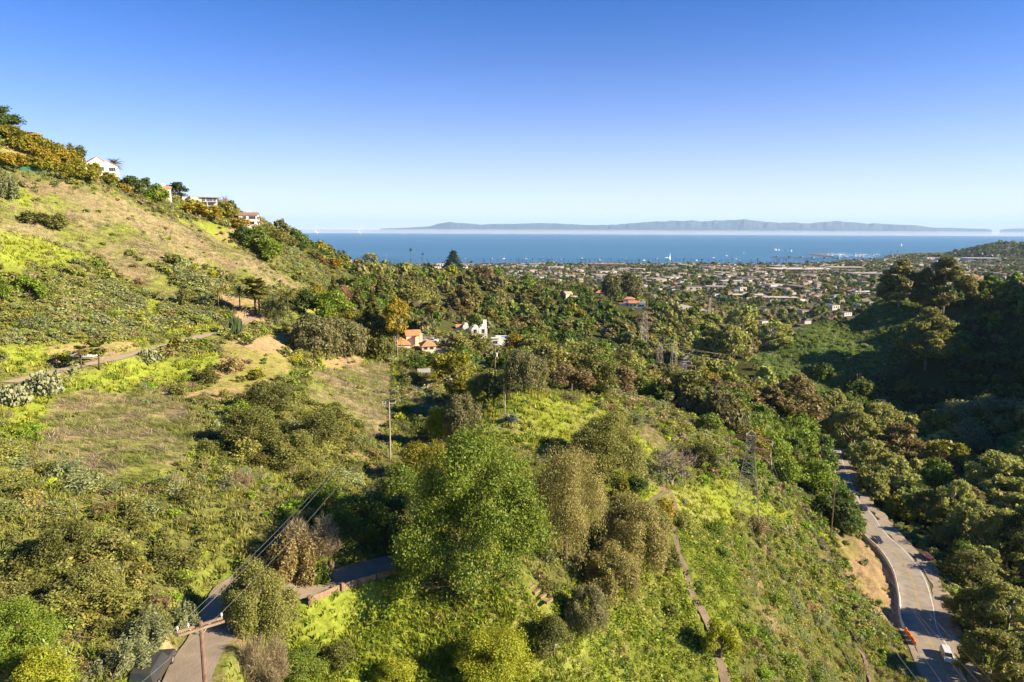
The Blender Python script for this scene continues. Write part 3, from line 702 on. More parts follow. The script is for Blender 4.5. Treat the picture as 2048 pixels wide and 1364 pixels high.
# plant colours (real leaf and twig colours)
CL_ = dict(ash=(.084,.110,.016), olive=(.125,.125,.036), pepper=(.150,.132,.050), grayol=(.108,.104,.050), dark=(.038,.058,.014), vdark=(.026,.040,.014), darkol=(.075,.078,.022),
 bright=(.100,.135,.018), yg=(.175,.185,.018), gold=(.165,.130,.016), citrus=(.118,.112,.014), orange=(.150,.112,.016), brown=(.112,.086,.044), redbr=(.130,.070,.045), syc=(.165,.168,.055), pale=(.185,.195,.060),
 sage=(.112,.122,.064), scrub=(.125,.128,.042), twig=(.150,.122,.085), euc=(.110,.105,.034), eucb=(.110,.088,.038), oak=(.055,.080,.016), green=(.078,.104,.018), tan=(.155,.120,.055), pine=(.075,.075,.028))
LEAF_GAIN = 2.15
CL = {k: tuple(c * g for c, g in zip(v, (LEAF_GAIN * 1.01, LEAF_GAIN * 1.02, LEAF_GAIN * .85))) for k, v in CL_.items()}
HERO = []   # world spots of the trees placed one by one
def hero(kind, cx, by, w_, h, col, label, cat='tree', name=None, seed=None, nl=None, bark='bark', group=None, lf=1.0):
    P = G(cx, by); s = mpp(P); W, H = w_ * s, h * s
    px_leaf = s * 2 * lf * (.8 if kind == 'pepper' else 1) * (1.0 if P[0] ** 2 + P[1] ** 2 < 150 ** 2 else 1.35)                       # leaf sprays about a pixel and a half of the final picture
    ls = min(max(px_leaf / max(W, H), .0065), .10)
    area = 1.7 * (W * H) / (px_leaf ** 2)
    n = int(min(max(area * 3.2, 260), 75000 if kind == 'ash' else 48000))
    n = int(round(n, -2)) if n > 400 else int(round(n, -1))
    sd_ = (len(HERO) % 4) if seed is None else seed
    P[2] -= 0.1
    nm = name or {'oak': 'oak_tree', 'ash': 'broadleaf_tree', 'pepper': 'pepper_tree', 'sycamore': 'sycamore_tree', 'eucalyptus': 'eucalyptus_tree', 'tallgum': 'eucalyptus_tree', 'conifer': 'conifer_tree', 'column': 'cypress_tree', 'citrus': 'fruit_tree', 'shrub': 'shrub', 'sage': 'shrub', 'twigs': 'bare_shrub'}[kind]
    c = np.array(CL[col]) * random.uniform(.92, 1.08)
    o = put_tree(nm, kind, P, W, H, tuple(c), label, cat, group, sd_, n, ls, bark)
    HERO.append((P[0], P[1], W / 2)); return o
# ---------------------------------------------------------------- trees and bushes one can point at
hero('ash', 938,1198, 302,345, 'ash', 'huge leafy green tree at the bend of the paved lane', seed=0, lf=1.3)
hero('pepper',1130,1122,160,238,'pepper','tall olive brown drooping tree just right of the huge leafy green tree', seed=1, nl=11000)
hero('pepper',1266,1130,134,140,'pepper','broad olive brown drooping tree left of the narrow footpath', seed=2, nl=7500)
hero('pepper',1222,1190,106,104,'pepper','olive brown drooping tree below the broad one by the footpath', seed=3, nl=5500)
hero('pepper',1174,1262,88,96,'grayol','lowest of the olive brown drooping trees, near the foot of the wooden steps', seed=1, nl=5000)
hero('oak',1108,1313,92,82,'darkol','dark olive round tree at the foot of the wooden steps', seed=1)
hero('citrus',985,1368,155,112,'yg','bright yellow green bushy tree on the grass slope at the bottom edge', seed=0)
hero('pepper',1212,946,136,118,'olive','dense olive green tree at the rim of the bright green knoll', seed=0, nl=7000)
hero('citrus',1402,938,66,56,'darkol','round dark olive bush right of the bare spreading tree', cat='bush', name='bush')
hero('pepper',520,1272,140,150,'olive','feathery olive bush tree inside the bend of the paved lane', seed=2, nl=7000)
hero('sage',590,1155,100,95,'tan','tan dry shrub above the paved lane', cat='shrub', nl=2600)
hero('twigs',612,1105,105,80,'twig','grey leafless shrub at the edge of the dark shaded bank', cat='shrub', nl=2600)
hero('sage',640,1165,45,50,'green','small green shrub behind the timber wall of the lane', cat='shrub')
hero('citrus',882,885,65,75,'yg','yellow green bush tree below the driveway', seed=1)
hero('pepper',925,872,75,85,'grayol','greyish olive tree at the left rim of the green knoll', seed=2)
hero('oak',850,965,105,85,'citrus','yellowish green tree between the slim pole and the huge leafy tree', seed=2)
hero('oak',800,1005,85,80,'green','green tree at the upper left of the huge leafy tree', seed=3)
hero('citrus',770,1085,120,110,'oak','dark round tree on the shaded bank above the lane', seed=3)
hero('citrus',700,1085,110,95,'oak','dark bushy tree on the shaded bank, beside the grey leafless shrub', seed=1)
hero('citrus',650,1030,80,70,'green','green bush on the bank above the shaded trees', cat='bush', name='bush')
hero('citrus',40,1330,150,130,'bright','large bright green bush in the bottom left corner', cat='bush', name='bush', nl=6000)
hero('citrus',85,1395,120,100,'yg','yellow green bush below the bright green corner bush', cat='bush', name='bush', nl=5000)
hero('twigs',520,1385,120,110,'twig','grey dry brush right of the leaning utility pole', cat='shrub', nl=3200)
hero('citrus',600,1360,110,70,'green','leafy green bush at the bottom edge right of the grey dry brush', cat='bush', name='bush', nl=4500)
hero('sage',265,1340,80,75,'sage','spiky grey green shrub left of the parked dark car', cat='shrub', nl=2400)
hero('sage',300,1285,75,70,'sage','pale grey sage shrub beside the road verge', cat='shrub', nl=2400)
hero('sage',370,1262,60,60,'sage','grey shrub with purple flower spikes at the lane edge', cat='shrub', nl=2000)
hero('citrus',680,1330,70,50,'darkol','dark round bush on the grass slope', cat='bush', name='bush')
hero('citrus',790,1372,85,60,'yg','yellow flowering bush at the bottom edge', cat='bush', name='bush')
hero('citrus',60,600,60,50,'bright','bright green bush on the brushy slope above the dirt track', cat='bush', name='bush')
hero('citrus',70,450,55,28,'darkol','dark low bush on the tan grass slope', cat='bush', name='bush')
hero('citrus',115,460,40,34,'darkol','dark bush right of the low one on the tan grass slope', cat='bush', name='bush')
hero('citrus',8,605,30,50,'bright','bright green bush at the left edge above the dirt track', cat='bush', name='bush')
hero('citrus',365,610,34,30,'darkol','round dark bush above the dirt track, right of the tan grass', cat='bush', name='bush')
hero('citrus',345,530,32,24,'darkol','dark bush in the middle of the tan grass slope', cat='bush', name='bush')
hero('citrus',512,758,36,20,'citrus','small round bush on the bare dirt terrace', cat='bush', name='bush')
hero('sage',465,740,50,32,'tan','dry tan shrub on the bare bank', cat='shrub')
hero('citrus',353,702,32,30,'citrus','round bush on the outer edge of the dirt track', cat='bush', name='bush')
hero('citrus',640,900,90,80,'darkol','dark olive tree bush on the steep brush slope', name='bush', cat='bush')
hero('citrus',540,830,100,70,'darkol','broad dark bush at the top of the dark brush patch', name='bush', cat='bush')
hero('citrus',500,900,110,90,'darkol','broad dark bush in the middle of the dark brush patch', name='bush', cat='bush')
hero('citrus',590,940,100,80,'olive','olive bush at the lower side of the dark brush patch', name='bush', cat='bush')
hero('citrus',130,1130,110,90,'darkol','dark olive bush in the lower left brush', name='bush', cat='bush')
hero('citrus',190,1200,100,80,'olive','olive bush downhill of the dark one in the lower left brush', name='bush', cat='bush')
hero('citrus',1335,1140,50,55,'darkol','dark green bush beside the footpath', name='bush', cat='bush')
hero('citrus',1440,1315,75,80,'yg','yellow green bush across the lower footpath', name='bush', cat='bush')
hero('sage',1330,1040,40,50,'gold','shrub with golden yellow flowers at the top of the footpath', cat='shrub')
hero('citrus',1300,1075,80,70,'olive','olive bush left of the golden flowering shrub', name='bush', cat='bush')
hero('citrus',1270,985,52,36,'dark','dark low bush below the bare spreading tree', name='bush', cat='bush')
hero('citrus',1245,985,30,30,'citrus','small yellowish bush left of the dark low one', name='bush', cat='bush')
hero('sage',1360,1055,50,36,'olive','olive shrub right of the footpath', cat='shrub')
hero('sage',1510,1060,60,30,'brown','brownish shrub at the foot of the steel pylon', cat='shrub')
hero('sage',1270,845,70,24,'sage','long grey green shrub on the far side of the knoll', cat='shrub')
hero('sage',1135,798,66,18,'grayol','grey olive shrub behind the green knoll', cat='shrub')

# skyline and orchard on the left
hero('oak',8,262,72,50,'dark','spreading dark oak on the skyline at the upper left corner', seed=0)
orch = [(8,276),(28,282),(46,290),(68,292),(88,304),(108,312),(62,308),(34,302),(84,324),(102,334),(122,326),(131,316),(146,334),(152,350),(122,350),(97,348),(76,342),(134,362),(160,360),(176,366),(22,336),(2,334),(42,340)]
for i, (x, y) in enumerate(orch):
    hero('citrus', x, y, random.uniform(34, 44), random.uniform(26, 34), random.choice(['citrus', 'orange', 'gold', 'citrus', 'citrus']), 'yellowish orchard tree in the rows above the green netting fence', cat='fruit tree', group='orchard trees above the netting fence')
hero('oak',158,340,36,48,'darkol','tall dark tree between the orchard and the white gabled house')
hero('citrus',188,352,30,28,'citrus','yellowish bush tree left of the white gabled house')
hero('citrus',218,372,40,28,'citrus','yellow green tree below the white gabled house')
for (x, y, w_, h, c, l) in [(265,390,55,38,'dark','broad dark tree downhill of the white gabled house'),(250,388,30,22,'orange','small orange bush tree below the white gabled house'),(292,384,26,30,'dark','dark round tree touching the skyline between the two hill houses'),
 (314,408,48,40,'bright','bright green tree on the ridge left of the dark domed tree'),(358,400,50,36,'vdark','dark dome shaped tree left of the grey flat roofed house'),(392,434,56,32,'gold','golden brown tree under the grey flat roofed house'),(424,444,48,34,'gold','golden brown tree right of the one under the grey flat roofed house'),(456,440,36,36,'citrus','yellowish tree between the grey house and the balconied house'),
 (464,428,20,28,'darkol','small dark tree left of the balconied house'),(478,458,44,24,'orange','orange tinted bush tree below the balconied house'),(485,490,48,36,'dark','dark tree on the slope under the balconied house'),(512,505,58,52,'green','leafy green tree in the clump on the hill shoulder'),(538,522,58,46,'bright','bright green tree at the lower end of the clump on the hill shoulder'),
 (528,475,44,28,'olive','olive tree on the ridge right of the balconied house'),(558,488,44,30,'olive','olive tree on the descending ridge'),(580,498,36,26,'darkol','dark olive tree on the descending ridge'),(600,506,28,22,'dark','dark tree standing out against the sea on the descending ridge'),(632,518,30,16,'darkol','low dark tree lower on the descending ridge'),
 (672,540,40,26,'orange','orange tinted tree left of the white ridge house'),(645,528,26,14,'redbr','low reddish tree at the end of the descending ridge')]:
    hero('oak', x, y, w_, h, c, l)
hero('twigs',446,418,36,28,'twig','leafless grey tree beside the grey flat roofed house', name='bare_tree', cat='tree')
hero('sage',14,395,44,50,'sage','pale spiny cactus clump at the left edge under the orchard', cat='cactus', name='cactus_clump')
# around the bend of the dirt track and below it
for (k, x, y, w_, h, c, l) in [('pepper',630,714,92,86,'grayol','broad grey olive tree left of the dry grass clearing'),('pepper',690,716,92,80,'grayol','grey olive tree behind the dry grass clearing'),('oak',672,658,88,76,'bright','bright green tree behind the two grey olive trees'),('oak',626,622,70,50,'citrus','yellow green tree left of the narrow cypress'),('oak',610,630,62,52,'dark','dark green tree right of the date palm'),
 ('column',651,595,14,46,'green','narrow green cypress at the foot of the hill shoulder'),('conifer',668,604,36,50,'darkol','small dark conifer right of the narrow cypress'),('conifer',718,664,60,90,'darkol','dark conifer left of the yellow leaved tree'),('conifer',747,704,76,120,'darkol','tallest dark conifer left of the yellow leaved tree'),('pepper',752,716,84,78,'darkol','dark drooping tree left of the pale trunk'),('pepper',784,690,60,64,'darkol','dark drooping tree behind the pale trunk'),('conifer',762,626,54,66,'darkol','dark conifer behind the tallest conifer'),
 ('oak',820,622,74,62,'olive','olive tree behind the yellow leaved tree'),('oak',852,630,64,50,'olive','olive tree right of the yellow leaved tree'),('column',802,722,10,52,'green','thin cypress beside the pale trunk'),('citrus',905,778,90,78,'citrus','large yellow green tree below the parking court'),('oak',868,738,56,32,'oak','dark green tree below the orange roofed house'),('oak',836,740,50,32,'oak','dark tree under the front of the orange roofed house'),
 ('citrus',1030,708,60,40,'orange','orange coloured tree below the white pool house'),('citrus',1066,712,70,40,'gold','golden tree right of the orange coloured one'),('citrus',1098,716,44,28,'orange','low orange bush tree at the right end of the golden trees'),('oak',955,722,80,58,'olive','olive tree in front of the white pool house'),('oak',920,715,56,44,'olive','olive tree between the parking court and the pool house'),('eucalyptus',922,640,50,70,'eucb','brownish slender tree behind the white domed house'),('eucalyptus',950,632,46,60,'euc','slender tree right behind the white domed house'),
 ('pepper',1048,782,90,84,'grayol','grey olive drooping tree behind the green knoll'),('column',1007,796,11,74,'dark','tall thin cypress behind the green knoll'),('column',997,790,9,56,'dark','shorter thin cypress behind the green knoll'),('pepper',975,800,80,56,'olive','olive tree left of the thin cypresses'),('pepper',930,805,70,50,'citrus','yellowish tree below the driveway shed'),('citrus',1142,786,96,58,'brown','pale stemmed brownish shrub tree below the golden trees'),('oak',1200,795,70,78,'darkol','dark olive tree right of the pale stemmed shrub tree'),
 ('oak',1132,732,52,40,'bright','bright green tree below the golden trees'),('oak',1165,740,60,52,'olive','olive tree behind the pale stemmed shrub tree'),('oak',1240,790,70,60,'brown','brownish tree on the slope toward the canyon road'),('oak',1290,790,60,50,'olive','olive tree on the slope toward the canyon road'),('pepper',1330,800,60,46,'brown','reddish brown tree near the canyon floor'),
 ('conifer',907,548,46,46,'vdark','dark pyramid shaped conifer on the ridge before the sea'),('oak',904,560,30,30,'yg','lime green tree in front of the ridge conifer'),('oak',966,566,48,36,'brown','brownish tree beside the ridge houses'),('oak',995,562,26,28,'bright','bright green tree right of the brownish ridge tree'),('oak',1053,580,36,32,'bright','bright green tree right of the ridge houses'),('oak',742,534,38,28,'olive','olive tree right of the white ridge house'),
 ('oak',1222,606,42,60,'pine','umbrella shaped pine above the red roofed white house'),('oak',1258,606,52,62,'pine','second umbrella shaped pine, to the right above the red roofed white house')]:
    hero(k, x, y, w_, h, c, l)
hero('tallgum',795,722,66,126,'gold','tall yellow leaved tree with a pale trunk beside the orange roofed house', bark='palebark', seed=2)
hero('twigs',704,634,58,62,'redbr','reddish leafless tree among the conifers', name='bare_tree')
# canyon road side and the right hill
for (k, x, y, w_, h, c, l) in [('eucalyptus',1588,860,105,112,'eucb','large reddish brown eucalyptus near the canyon road'),('eucalyptus',1540,850,80,80,'eucb','brownish eucalyptus left of the large reddish one'),('eucalyptus',1480,830,80,64,'eucb','low brownish eucalyptus above the steel pylon'),('eucalyptus',1430,815,80,60,'brown','brownish tree left of the low eucalyptus'),
 ('eucalyptus',1797,618,84,98,'euc','tall eucalyptus at the left on the crest of the shaded hill'),('eucalyptus',1885,628,96,112,'euc','tallest eucalyptus on the crest of the shaded hill'),('eucalyptus',1768,610,40,60,'darkol','small eucalyptus at the left end of the crest group'),('eucalyptus',1845,622,56,86,'euc','eucalyptus between the two tallest on the crest'),('eucalyptus',1850,738,110,122,'olive','large sunlit tree halfway down the shaded hill'),
 ('sycamore',1482,668,54,58,'pale','pale yellow green tree beside the canyon floor houses'),('sycamore',1550,690,70,48,'pale','pale tree at the foot of the shaded hill'),('sycamore',1460,740,80,90,'syc','pale brown sycamore on the canyon floor'),('sycamore',1420,730,70,80,'syc','pale sycamore left of the brown one on the canyon floor'),
 ('sycamore',1668,865,80,80,'syc','pale sycamore at the upper bend of the canyon road'),('sycamore',1705,905,90,96,'syc','pale sycamore overhanging the upper canyon road'),('sycamore',1755,895,96,90,'syc','large pale sycamore right of the upper canyon road'),('sycamore',1790,935,90,92,'eucb','brownish sycamore beside the tile roofed valley house'),('sycamore',1735,965,80,90,'syc','sycamore right beside the upper canyon road'),('sycamore',1785,985,80,80,'syc','sycamore below the brownish one by the valley house'),
 ('oak',1540,935,80,70,'bright','bright green tree right behind the steel pylon'),('oak',1595,925,80,70,'bright','bright green tree left of the upper canyon road'),('oak',1575,975,80,62,'bright','lower bright green tree behind the steel pylon'),('oak',1628,985,76,70,'bright','bright green tree at the inner curve of the canyon road'),('oak',1635,925,60,60,'oak','dark green tree at the inner curve of the canyon road'),('oak',1595,880,70,56,'bright','bright green tree under the large reddish eucalyptus'),('oak',1505,965,60,60,'bright','bright green tree touching the steel pylon'),
 ('citrus',1795,868,46,40,'yg','yellow green bamboo like clump in the valley garden'),('citrus',1828,870,44,36,'yg','second yellow green clump in the valley garden'),('sycamore',1988,1000,110,100,'pale','tall pale green sycamore by the right edge'),('sycamore',1905,1055,70,100,'pale','pale green sycamore in front of the valley house'),('sycamore',1950,1110,110,110,'syc','broad sycamore over the road side, right'),('sycamore',2010,1130,110,110,'pale','pale sycamore at the right edge above the road'),('sycamore',1850,1045,80,70,'olive','olive tree on the right shoulder of the road'),('oak',1800,1040,60,50,'citrus','yellowish bush tree on the right shoulder of the road'),
 ('oak',1930,1165,90,70,'darkol','dark tree at the right shoulder beside the dirt pull out'),('oak',2045,1150,90,150,'vdark','dark conifer like tree at the right edge'),('sycamore',1945,1265,100,100,'olive','olive sycamore right of the silver car'),('sycamore',2010,1290,130,130,'syc','large sycamore in the lower right corner'),('sycamore',1975,1370,120,120,'olive','olive tree right of the road in the lower right corner'),('sycamore',2050,1390,120,130,'syc','sycamore at the very corner, lower right'),
 ('oak',1645,765,44,40,'oak','dark tree at the foot of the shaded hill'),('oak',1720,815,60,56,'green','green tree on the lower shaded hill'),('oak',1690,830,50,44,'oak','dark green tree below the shaded hill'),('oak',1925,860,80,60,'sage','grey green tree right of the tile roofed hut'),('oak',1990,850,90,60,'sage','grey green tree at the right of the valley garden'),('oak',1935,905,80,56,'sage','grey green round tree above the valley house'),('oak',1480,860,60,46,'oak','dark tree on the slope above the steel pylon'),('oak',1420,870,60,44,'green','green tree on the slope below the brownish trees')]:
    hero(k, x, y, w_, h, c, l, bark='palebark' if k in ('sycamore', 'eucalyptus') else 'bark')
hero('twigs',1885,950,50,44,'redbr','pinkish leafless tree behind the valley house', name='bare_tree')
# the bare spreading tree
def bare_tree(P, W, H, label):
    g = np.random.default_rng(5); mb = MB()
    def br(p, d, L, r, lv):
        q = p + d * L * .55 + g.normal(size=3) * L * .06; e = p + d * L; mb.tube([p, q, e], [r, r * .8, r * .55], 6 if lv < 2 else 4, cap=lv == 0)
        if lv >= 5: return
        for k in range(3 if lv < 4 else 2):
            nd = d * .62 + rvec(1, g)[0] * .75 + np.array([0, 0, .10]); nd /= np.linalg.norm(nd); br(e if k < 2 else q, nd, L * g.uniform(.62, .82), r * .6, lv + 1)
    for k in range(4):
        a = k * 1.57 + .4; d = np.array([math.cos(a) * .8, math.sin(a) * .8, .75]); br(np.array([0, 0, .2]), d / np.linalg.norm(d), 1.0, .10, 1)
    mb.tube([(0, 0, -.4), (0, 0, .3)], [.2, .16], 8)
    v = np.array(mb.v); sx = W / (v[:, 0].max() - v[:, 0].min()); sz = H / v[:, 2].max()
    mb.v = [(a * sx, b * sx, c * sz) for a, b, c in mb.v]
    t = thing('bare_tree', label, 'tree', P); mb.build('branches', MAT['greybark'], t); 
    gq = np.random.default_rng(6); tip = np.array(mb.v)[gq.integers(0, len(mb.v), 1500)]; tip = tip[tip[:, 2] > H * .3]
    d = rvec(len(tip), gq); s = .35; b = np.cross(d, rvec(len(tip), gq)); b /= np.linalg.norm(b, axis=1)[:, None]
    V = np.stack([tip + d * s, tip + b * .018, tip - d * s, tip - b * .018], 1).reshape(-1, 3)
    link('twigs', mesh_np('twigs', V, np.arange(len(V)).reshape(-1, 4), MAT['greybark']), t); HERO.append((P[0], P[1], W / 2))
P = G(1342, 968); bare_tree(P, 112 * mpp(P), 84 * mpp(P), 'bare spreading grey tree at the top of the footpath')
# ---------------------------------------------------------------- scattered cover
NB = np.array(HERO)
KEEP = []                                    # photo boxes kept clear of nearer trees: x0,y0,x1,y1,distance
def poly_mask(x, y, z, polys):
    px, py, c = proj(np.stack([x, y, z], -1)); m = np.zeros(x.shape, bool)
    for p in polys: m |= inpoly(px, py, p)
    return m
def sector(n, r0, r1, a0=-40, a1=40):
    a = rng.uniform(R_(a0), R_(a1), n); r = np.sqrt(rng.uniform(r0 ** 2, r1 ** 2, n)); return r * np.sin(a), r * np.cos(a)
def pline_d(c, x, y):
    d = np.full(x.shape, 1e9)
    for i in range(0, len(c), 2): d = np.minimum(d, (x - c[i, 0]) ** 2 + (y - c[i, 1]) ** 2)
    return np.sqrt(d)
def clear(x, y, pad):
    ok0 = pline_d(st_c, x, y) > 1.0
    ok = (pline_d(road_c, x, y) > 6.6 + pad) & (pline_d(lane_c, x, y) > 2.6 + pad) & (pline_d(dirt_c, x, y) > 2.3 + pad)
    ok &= ok0
    for c in paths_c: ok &= pline_d(c, x, y) > 1.1 + pad * .7
    return ok
def seen(x, y, z, h):
    """could a plant of height h at this spot show in the frame?"""
    px, py, c = proj(np.stack([x, y, z], -1)); hp = h * F / c
    ok = (px > -80) & (px < 2128) & (py - hp < 1400) & (c > 5)
    # hidden behind nearer ground?
    a = np.arctan2(x, y); r = np.hypot(x, y); te = (z + h - HC) / r; vis = np.ones(x.shape, bool)
    for f in np.linspace(.12, .94, 28):
        g_ = zh(x * f, y * f); vis &= (g_ - HC) / (r * f) < te
    return ok & vis

# ---------------------------------------------------------------- road surfaces
MAT['asphalt'] = surf('asphalt', (.235, .20, .16), .9, scale=.5, col2=(.34, .295, .235), bump=.2)
MAT['lane'] = surf('worn_asphalt', (.26, .21, .15), .9, scale=.7, col2=(.35, .28, .20), bump=.3)
MAT['dirt'] = surf('packed_dirt', (.38, .29, .20), .95, scale=.8, col2=(.50, .39, .28), bump=.5)
MAT['trail'] = surf('trodden_soil', (.20, .145, .10), .95, scale=1.2, col2=(.31, .235, .165), bump=.5)
MAT['gravel'] = surf('dusty_shoulder', (.25, .20, .15), .95, scale=.6, col2=(.38, .30, .22), bump=.4)
MAT['white_line'] = surf('white_road_paint', (.70, .69, .66), .7, scale=1.5, var=.15)
MAT['yellow_line'] = surf('yellow_road_paint', (.50, .33, .08), .7, scale=1.5, var=.2)
MAT['white'] = surf('white_plaster', (.74, .71, .66), .8, scale=.6, var=.07)
MAT['cream'] = surf('cream_plaster', (.66, .56, .42), .85, scale=.6, var=.08)
MAT['grey'] = surf('grey_plaster', (.46, .45, .43), .8, scale=.5, var=.08)
MAT['brownwall'] = surf('tan_plaster', (.45, .34, .24), .85, scale=.6, var=.1)
MAT['terra'] = surf('terracotta_tiles', (.50, .19, .08), .85, scale=1.2, col2=(.62, .30, .14), bump=.5, fine=5)
MAT['browntile'] = surf('brown_tiles', (.22, .13, .09), .9, scale=1.2, col2=(.33, .21, .15), bump=.5, fine=5)
MAT['greyroof'] = surf('grey_flat_roof', (.30, .28, .26), .9, scale=.6, col2=(.38, .35, .32))
MAT['glass'] = surf('window_glass', (.03, .04, .05), .1, scale=1, var=.2, spec=.8)
MAT['frame'] = surf('painted_frame', (.55, .50, .45), .6, scale=2, var=.1)
MAT['darkmetal'] = surf('dark_metal', (.06, .06, .06), .5, scale=2, var=.2, metal=.5)
MAT['steel'] = surf('weathered_steel', (.50, .43, .35), .7, scale=1.5, col2=(.62, .55, .46))
MAT['rust'] = surf('rusty_steel', (.34, .16, .09), .8, scale=1.5, col2=(.44, .26, .17), metal=.1)
MAT['wood'] = surf('weathered_timber', (.20, .13, .085), .9, scale=2.5, col2=(.32, .23, .15), bump=.4)
MAT['polewood'] = surf('creosoted_pole', (.13, .08, .05), .9, scale=2.5, col2=(.24, .165, .11), bump=.4)
MAT['palewood'] = surf('sun_bleached_pole', (.34, .27, .20), .9, scale=2.5, col2=(.45, .37, .29), bump=.4)
MAT['concrete'] = surf('pale_concrete', (.60, .57, .52), .85, scale=1.0, col2=(.70, .67, .62))
MAT['porcelain'] = surf('porcelain', (.60, .58, .56), .4, scale=3, var=.1)
MAT['wire'] = surf('aluminium_wire', (.36, .34, .31), .5, scale=1, var=.05, metal=.2)
MAT['orange'] = surf('orange_plastic', (.80, .20, .01), .6, scale=2, var=.1)
MAT['paint'] = surf('car_paint', (1, 1, 1), .35, scale=1, var=.03, spec=.6, objcol=True)
MAT['tyre'] = surf('tyre_rubber', (.02, .02, .02), .9, scale=3, var=.2)
MAT['rim'] = surf('wheel_rim', (.45, .45, .46), .4, scale=3, var=.1, metal=.7)
MAT['lamp'] = surf('headlamp', (.75, .75, .72), .2, scale=3, var=.05, spec=.8)
MAT['green_net'] = surf('green_netting', (.02, .10, .055), .9, scale=2, col2=(.03, .15, .09))
MAT['pool'] = surf('pool_water', (.05, .25, .55), .1, scale=.8, col2=(.07, .33, .66), spec=.5)
MAT['rock'] = surf('dark_rock', (.12, .11, .10), .95, scale=.3, col2=(.22, .20, .18))
MAT['bluegreen'] = surf('agave_leaf', (.10, .13, .11), .6, scale=1.5, col2=(.17, .20, .17))
MAT['cactus'] = surf('cactus_pad', (.20, .22, .10), .7, scale=1.5, col2=(.30, .31, .18))
MAT['euph'] = surf('euphorbia_skin', (.045, .085, .025), .7, scale=1.2, col2=(.09, .13, .04))
MAT['whitepaint'] = surf('white_gelcoat', (.78, .78, .77), .5, scale=.5, var=.04)

def S_(o, label): return tag(o, label, kind='structure')
S_(ribbon('canyon_road', road_c, [-3.7, -1.8, 0, 1.8, 3.7], .05, MAT['asphalt']), 'two lane asphalt road winding down the canyon')
S_(ribbon('road_shoulder', road_c, [3.7, 5.2, 7.4], .03, MAT['gravel'], 1.3), 'dusty shoulder along the right side of the road')
S_(ribbon('road_shoulder', road_c, [-5.2, -3.7], .03, MAT['gravel'], .3, 4), 'narrow dirt strip along the left side of the road')
for a, b in ((-.17, -.06), (.06, .17)): S_(ribbon('centre_line', road_c, [a, b], .058, MAT['yellow_line']), 'yellow centre line')
S_(ribbon('edge_line', road_c, [3.15, 3.32], .058, MAT['white_line']), 'white edge line')
S_(ribbon('lane', lane_c, [-1.9, 0, 1.9], .05, MAT['lane'], .15), 'narrow paved lane curving round the hillside')
S_(ribbon('dirt_track', dirt_c, [-1.6, 0, 1.6], .05, MAT['dirt'], .35), 'pale dirt track across the upper slope')
S_(ribbon('canyon_road', far_road_c, [-3, 0, 3], .1, MAT['asphalt']), 'further stretch of the canyon road between the trees')
for i, c in enumerate(paths_c):
    S_(ribbon('footpath', c, [-.45, 0, .45], .10, MAT['trail'], .3), 'narrow dirt footpath down the spur')
def idx_y(c, y):      # arc sample whose photo row is y
    _, py, _ = proj(c); return int(np.argmin(np.abs(py - y)))
def along(c, i, off, dz=0.0):
    n = normals2(c)[i]; return np.array([c[i, 0] + n[0] * off, c[i, 1] + n[1] * off, c[i, 2] + dz])
def heading(c, i):
    t = c[min(i + 1, len(c) - 1)] - c[max(i - 1, 0)]; return math.atan2(t[1], t[0])

# concrete barrier beside the cut bank
i0_, i1_ = sorted((idx_y(road_c, 1262), idx_y(road_c, 1072)))
cb = road_c[i0_:i1_ + 1]; n_b = normals2(cb); prof = [(-.30, 0), (-.30, .08), (-.14, .33), (-.09, .85), (.09, .85), (.14, .33), (.30, .08), (.30, 0)]
mb = MB(); V = []
for k in range(len(cb)):
    for (o_, h) in prof: V.append((cb[k, 0] + n_b[k, 0] * (-4.15 + o_), cb[k, 1] + n_b[k, 1] * (-4.15 + o_), cb[k, 2] + h))
m_ = len(prof); Fs = [(k * m_ + j, k * m_ + j + 1, (k + 1) * m_ + j + 1, (k + 1) * m_ + j) for k in range(len(cb) - 1) for j in range(m_ - 1)]
mb.add(V, Fs + [tuple(range(m_)), tuple(range((len(cb) - 1) * m_ + m_ - 1, (len(cb) - 1) * m_ - 1, -1))])
tag(mb.build('concrete_barrier', MAT['concrete']), 'long pale concrete barrier between the road and the bare cut bank', 'barrier')
def traffic_barrier(P, rz, label):
    t = thing('traffic_barrier', label, 'barrier', P, rz, 'orange barriers at the end of the concrete barrier')
    mb = MB(); mb.xprism([(-.35, .0), (-.35, .12), (-.2, .45), (-.13, 1.0), (.13, 1.0), (.2, .45), (.35, .12), (.35, 0)], -.95, .95); mb.build('body', MAT['orange'], t)
    mb = MB(); mb.box((0, 0, 1.03), (.5, .16, .1)); mb.box((.95, 0, .6), (.1, .14, .5)); mb.build('filler_cap', MAT['orange'], t)
k0 = idx_y(road_c, 1270)
for k in range(3):
    i = max(k0 - 1 - int(k * 2.0), 1); traffic_barrier(along(road_c, i, -4.1 + k * .18), heading(road_c, i), ['orange plastic barrier touching the near end of the concrete barrier', 'middle orange barrier of the short row beside the road', 'orange barrier at the bottom end of the row, nearest the silver car'][k])
i = idx_y(road_c, 1064); traffic_barrier(along(road_c, i, -4.2), heading(road_c, i) + .3, 'lone orange barrier at the far upper end of the concrete barrier')

